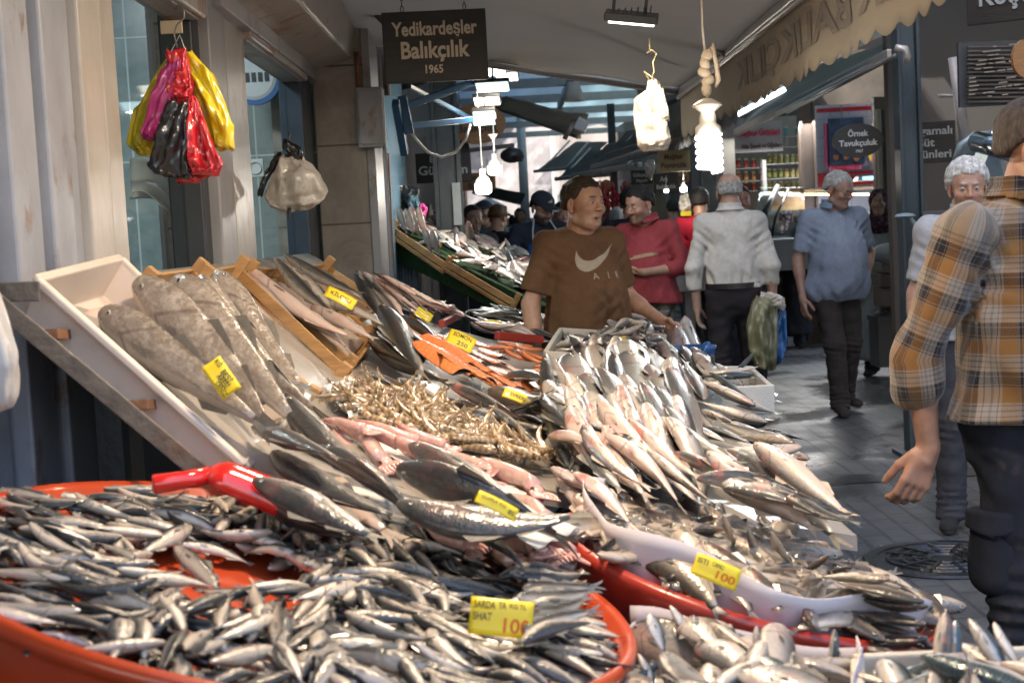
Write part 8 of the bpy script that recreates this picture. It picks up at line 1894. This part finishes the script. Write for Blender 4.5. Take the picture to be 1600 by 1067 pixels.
# ---------------------------------------------------------------- man in pale blue polo
def polo_extra(body, p, T, R, child):
    glasses(body, T, R)
    m = MB(); m.grid(lambda u, v: Vector((.065 + .085 * u, -.155 - .025 * (1 - u), 1.20 + .10 * v)), 4, 4)
    mm = MB()
    for z in (1.40, 1.36): mm.ell((0.0, -.135, z), (.005, .004, .005), seg=8, ring=5)
    mm.build('button', wht, body)
person(1302, None, 10.1, 1.665, math.radians(8), 'stout white haired man in glasses and a pale blue polo shirt walking towards us', skin=(.40, .235, .17), hair=(.48, .48, .47), hairstyle='thick', shirt=(.29, .345, .45), collar=(.22, .29, .40), trous=(.045, .04, .038), belly=.115, wide=1.13, fat=.02,
       head_yaw=math.radians(28), head_pitch=math.radians(18), head_tilt=.05, hres=.005, res=.012, sleeve='short', hem=.80, shoes=(.05, .045, .04), beard=.12, grey=(.4, .38, .36),
       pose=dict(elbL=(-.26, .04, 1.10), wriL=(-.26, -.03, .84), elbR=(.29, .10, 1.12), wriR=(.22, .0, .92), head=(.02, -.07, 1.575), ankleL=(-.06, -.16, .09), kneeL=(-.08, -.15, .50), ankleR=(.10, .16, .11), kneeR=(.10, .0, .50)), hands=('rest', 'rest'), extra=polo_extra, fold_seed=7)
# ---------------------------------------------------------------- plaid shirt man in the foreground
pm_ = bpy.data.materials.new('plaid_flannel'); pm_.use_nodes = True; nt = pm_.node_tree; L = nt.links; b = nt.nodes['Principled BSDF']
uv = _n(nt, 'ShaderNodeUVMap', uv_map='cloth'); sp = _n(nt, 'ShaderNodeSeparateXYZ'); L.new(uv.outputs[0], sp.inputs[0])
def plaid_axis(sock, period, off):
    a = _n(nt, 'ShaderNodeMath', operation='MULTIPLY_ADD'); a.inputs[1].default_value = 1 / period; a.inputs[2].default_value = off + 20; L.new(sock, a.inputs[0]); f = _n(nt, 'ShaderNodeMath', operation='FRACT'); L.new(a.outputs[0], f.inputs[0])
    r = _n(nt, 'ShaderNodeValToRGB'); r.color_ramp.interpolation = 'CONSTANT'; e = r.color_ramp.elements
    O, K, W, Gy, Rd = (.20, .10, .032), (.012, .013, .02), (.25, .215, .18), (.13, .12, .11), (.11, .03, .028)
    seq = [(0, O), (.17, Gy), (.20, K), (.235, O), (.26, K), (.42, Gy), (.44, K), (.52, O), (.53, W), (.60, Rd), (.615, W), (.70, Gy), (.74, W), (.82, Rd), (.835, W), (.88, O)]
    e[0].position = 0; e[0].color = (*seq[0][1], 1); e[1].position = .97; e[1].color = (*O, 1)
    for q, c in seq[1:]: k_ = e.new(q); k_.color = (*c, 1)
    L.new(f.outputs[0], r.inputs[0]); return r.outputs[0]
h_, v_ = plaid_axis(sp.outputs[1], .112, .1), plaid_axis(sp.outputs[0], .095, .3)
ws = _n(nt, 'ShaderNodeTexNoise'); ws.inputs['Scale'].default_value = 420; ws.inputs['Detail'].default_value = 2; tc = _n(nt, 'ShaderNodeTexCoord'); L.new(tc.outputs['Object'], ws.inputs['Vector'])
mr = _n(nt, 'ShaderNodeMapRange'); mr.inputs[1].default_value = .38; mr.inputs[2].default_value = .62; mr.inputs[3].default_value = .36; mr.inputs[4].default_value = .60; L.new(ws.outputs[0], mr.inputs[0])
mx = _n(nt, 'ShaderNodeMixRGB'); L.new(mr.outputs[0], mx.inputs[0]); L.new(h_, mx.inputs[1]); L.new(v_, mx.inputs[2]); L.new(mx.outputs[0], b.inputs['Base Color']); b.inputs['Roughness'].default_value = .95; b.inputs['Specular IOR Level'].default_value = .1; b.inputs['Sheen Weight'].default_value = .3
bp = _n(nt, 'ShaderNodeBump'); bp.inputs['Strength'].default_value = .4; bp.inputs['Distance'].default_value = .002; L.new(ws.outputs[0], bp.inputs['Height']); L.new(bp.outputs[0], b.inputs['Normal'])
def cargo(V_):
    c = np.tile(np.array([.017, .019, .028]), (len(V_), 1)) * (1 + .2 * pnoise(V_, 9, 3)[:, None]); d = np.clip(pnoise(V_, 22, 8) - .45, 0, 1)[:, None] * np.clip(pnoise(V_, 90, 2), 0, 1)[:, None]; return c + d * np.array([.07, .05, .035])
def plaid_extra(body, p, T, R, child):
    belt(body, .94, (.17, .15))
    S = SDF((-.30, -.25, .42), (-.0, .25, .72), .008); S.cap((-.145, .02, .66), (-.15, .02, .55), .048, .050, .03, (1, 1.3, 1))
    S.field(lambda G, D: np.maximum(D + .003 * pnoise(G, 30, 2), np.maximum(G[..., 2] - .685, .49 - G[..., 2]))); child(S, 'cargo_pocket', cloth_m, cargo, 1)
    S = SDF((-.30, -.25, .62), (-.0, .25, .75), .006); S.cap((-.15, .02, .70), (-.155, .02, .66), .051, .053, .02, (1, 1.3, 1))
    S.field(lambda G, D: np.maximum(D, np.maximum(G[..., 2] - .715, .655 + .02 * np.abs(np.sin(G[..., 1] * 12)) - G[..., 2]))); child(S, 'pocket_flap', cloth_m, cargo, 1)
# placed so that his left side is towards the stall; we see his back and left arm
person(1600, None, 3.4, 1.64, math.radians(45), 'big man in a yellow and black plaid flannel shirt turned right, one arm hanging back', skin=(.36, .19, .13), hair=(.06, .045, .035), hairstyle='buzz', shirt=(.3, .2, .1), shirt_mat=pm_, collar=(.3, .2, .1), trous=(.02, .02, .03), trous_fn=cargo, belly=.11, wide=1.28, fat=.02,
       head_yaw=math.radians(12), head_pitch=.15, hres=.0042, res=.0095, sleeve='rolled', sleeve_k=1.12, hem=.925, X=1.19, wrinkle=1.4, beard=.3, grey=(.16, .12, .1),
       pose=dict(shoL=(-.20, .02, 1.375), elbL=(-.285, .13, 1.09), wriL=(-.25, .13, .87), elbR=(.28, .03, 1.10), wriR=(.28, -.12, .87), head=(0, -.055, 1.56), neck=(0, -.005, 1.455)), hands=('rest', dict(d=(-.3, .25, -.9), n=(.5, .6, .3), curl=.6, side=1, thumb=.4, spread=.05)), extra=plaid_extra, fold_seed=11)
# ---------------------------------------------------------------- white haired man behind him
person(1478, None, 6.2, 1.57, math.radians(-12), 'white haired frowning man in a pale grey shirt behind the plaid shirt', skin=(.44, .25, .18), hair=(.62, .61, .58), hairstyle='long', shirt=(.40, .40, .42), collar=(.42, .42, .45), trous=(.05, .05, .06), belly=.04, wide=1.05, hres=.0042, res=.013, sleeve='short', legs=True, head_pitch=.12, fat=.01, fold_seed=13, X=at(1512, 330, 6.2).x)
# ---------------------------------------------------------------- cap man
def cap_extra(body, p, T, R, child):
    cap_hat(body, p, T, R, (.025, .03, .04), True)
    S = SDF((-.24, -.35, .75), (.24, .0, 1.33), .011); S.cap((-.03, -.03, 1.0), (-.03, -.03, 1.22), .155, .13, .05, (1, .95, 1)); S.field(lambda G, D: np.maximum(D, np.maximum(G[..., 1] + .08, np.abs(G[..., 0]) - .125)))
    child(S, 'apron', cloth_m, lambda V_: np.tile(np.array([.02, .09, .30]), (len(V_), 1)))
    m = MB()
    for s in (-1, 1): m.tube([(s * .10, -.155, 1.30), (s * .095, -.14, 1.40), (s * .06, -.06, 1.49)], .010, 6, flat=.4)
    m.build('apron_strap', wht, body)
person(842, None, 11.3, 1.67, math.radians(14), 'dark bearded man in a striped black cap and blue apron over a navy vest', skin=(.46, .29, .21), hair=(.012, .012, .012), hairstyle='short', shirt=(.028, .035, .055), trous=(.02, .025, .04), wide=1.05, belly=.02, beard=.9, hres=.0065, res=.014, head_pitch=.42, head_yaw=.25,
       pose=dict(elbL=(-.30, -.02, 1.14), wriL=(-.12, -.30, 1.02), elbR=(.28, -.02, 1.13), wriR=(.10, -.28, 1.02), head=(.01, -.07, 1.57)), extra=cap_extra)
# ---------------------------------------------------------------- background people
def bgp(px, Y, h_, yaw, label, shirt, hair=(.02, .017, .015), **k):
    d = dict(hairstyle='short', sleeve='short', trous=(.03, .032, .04), res=.018, hres=.009); d.update(k)
    return person(px, None, Y, h_, math.radians(yaw), label, shirt=shirt, hair=hair, **d)
def print_extra(body, p, T, R, child):
    lettering('10', .16, frame((0, -.165, 1.20)), mat('grey_print', (.16, .15, .17), .8), body, name='shirt_lettering')
bgp(737, 12.2, 1.60, 20, 'young man in a dark brown T-shirt with a grey 10 on it', (.05, .035, .038), extra=print_extra, skin=(.34, .2, .14), beard=.3)
bgp(757, 14.5, 1.68, -15, 'man with a black cap just behind the young man in brown', (.10, .14, .16), extra=lambda b_, p, T, R, c: cap_hat(b_, p, T, R, (.02, .02, .022)))
bgp(775, 12.9, 1.60, 150, 'brown haired man in a black vest over a red sweater, bending over the stall', (.015, .017, .025), hair=(.10, .05, .025), head_pitch=.5, sleeve='long', shirt_fn=lambda V_: np.where((np.abs(V_[:, 0]) > .20)[:, None], np.array([.30, .02, .035]), np.array([.015, .017, .025])))
bgp(877, 13.0, 1.60, 10, 'man whose face shows between the cap and the brown shirted man', (.03, .03, .035), skin=(.36, .2, .14))
bgp(964, 15.5, 1.56, 200, 'small grey haired man in a pale blue shirt far behind', (.34, .40, .50), hair=(.3, .3, .3), hairstyle='short')
bgp(985, 11.6, 1.66, 172, 'man in a black T-shirt and pale jeans with his back to us', (.018, .019, .024), trous=(.30, .33, .40))
bgp(1094, 12.8, 1.66, 170, 'dark haired man in a bright red T-shirt with his back to us', (.42, .015, .035), legs=True)
bgp(1156, 11.2, 1.62, 5, 'man whose ruddy face shows beside the elderly man’s head', (.06, .06, .07), skin=(.42, .2, .14), hairstyle='short'); 
def scarf_extra(colr, c2):
    def f(body, p, T, R, child):
        hd = p['head']; S = SDF(hd - [.2, .2, .28], hd + [.2, .2, .2], .011); S.ell(T((0, .02, .03)), (.094, .112, .108), .01, False, R); S.cap(hd + [0, .02, -.10], hd + [0, .02, -.20], .085, .15, .05, (1.05, .85, 1))
        S.field(lambda G, D: smax(D + .005 * pnoise(G, 30, 4), -(np.sqrt(((((G - hd) @ R)[..., 0]) / .055) ** 2 + ((((G - hd) @ R)[..., 1] + .11) / .07) ** 2 + ((((G - hd) @ R)[..., 2] + .02) / .075) ** 2) - 1) * .05, .008))
        child(S, 'headscarf', cloth_m, lambda V_: np.where((pnoise(V_, 60, 3) > .2)[:, None], np.array(c2), np.array(colr)), 2)
    return f
bgp(1228, 15.3, 1.53, 150, 'woman in a long black coat and a patterned headscarf seen from behind', (.014, .014, .018), hairstyle=None, sleeve='long', dress=True, wide=1.15, belly=.04, extra=scarf_extra((.05, .035, .04), (.25, .2, .2)))
bgp(1374, 12.2, 1.56, -20, 'woman in a long grey coat and a dark flowered headscarf', (.22, .25, .27), hairstyle=None, sleeve='long', dress=True, wide=1.05, belly=.03, extra=scarf_extra((.03, .015, .025), (.12, .05, .08)), skin=(.3, .18, .14), pose=dict(elbR=(.29, .02, 1.12), wriR=(.31, -.05, .86)))
leafbag([(1378, 480, 1390, 480), (1366, 492, 1404, 492), (1364, 515, 1408, 512), (1372, 532, 1404, 530)], .06, mat('grey_leather', (.10, .10, .095), .45, var=.2), 'grey leather handbag hanging from the grey coated woman’s hand', 0, seed=40, Y=11.9)
bpy.data.objects['plastic_bags'].name = 'plastic_bags'
o = MB().tube([at(1378, 484, 11.9), at(1384, 458, 11.9), at(1400, 488, 11.9)], .008, 6).build('bag_handle', mat('grey_leather', (.10, .10, .095)), smooth=True)
hb_ = [q for q in col.objects if q.get('label', '').startswith('grey leather handbag')][0]; hb_.name = 'handbag'; o.parent = hb_; o.matrix_parent_inverse = Matrix.Translation(hb_.location).inverted(); hb_['category'] = 'handbag'
bgp(1340, 14.0, 1.6, 180, 'shadowed shopper behind the pale blue polo shirt', (.05, .05, .06)) if False else None
for i, (px, Y, h_, yw, c_, lab) in enumerate(((786, 24, 1.6, 30, (.4, .35, .45), 'tiny far shopper in a lilac top'), (800, 28, 1.65, 200, (.1, .12, .2), 'tiny far shopper in a dark blue jacket'), (748, 21, 1.62, 90, (.3, .05, .05), 'tiny far shopper in a red jacket by the red tent'), (868, 20, 1.7, 160, (.05, .05, .06), 'tiny far shopper in black near the pale column'), (1052, 18, 1.65, 180, (.3, .3, .32), 'far shopper in grey by the greengrocer'), (825, 33, 1.65, 10, (.3, .2, .15), 'tiny far shopper in tan near the white pole'), (775, 19, 1.6, 170, (.05, .12, .1), 'far shopper in dark green beyond the vest'), (812, 22, 1.7, 0, (.25, .25, .28), 'far shopper in pale grey left of the cap'), (900, 17, 1.68, 190, (.08, .06, .1), 'far shopper in plum behind the brown shirted man'))):
    bgp(px, Y, h_, yw, lab, c_, res=.026, hres=.016)
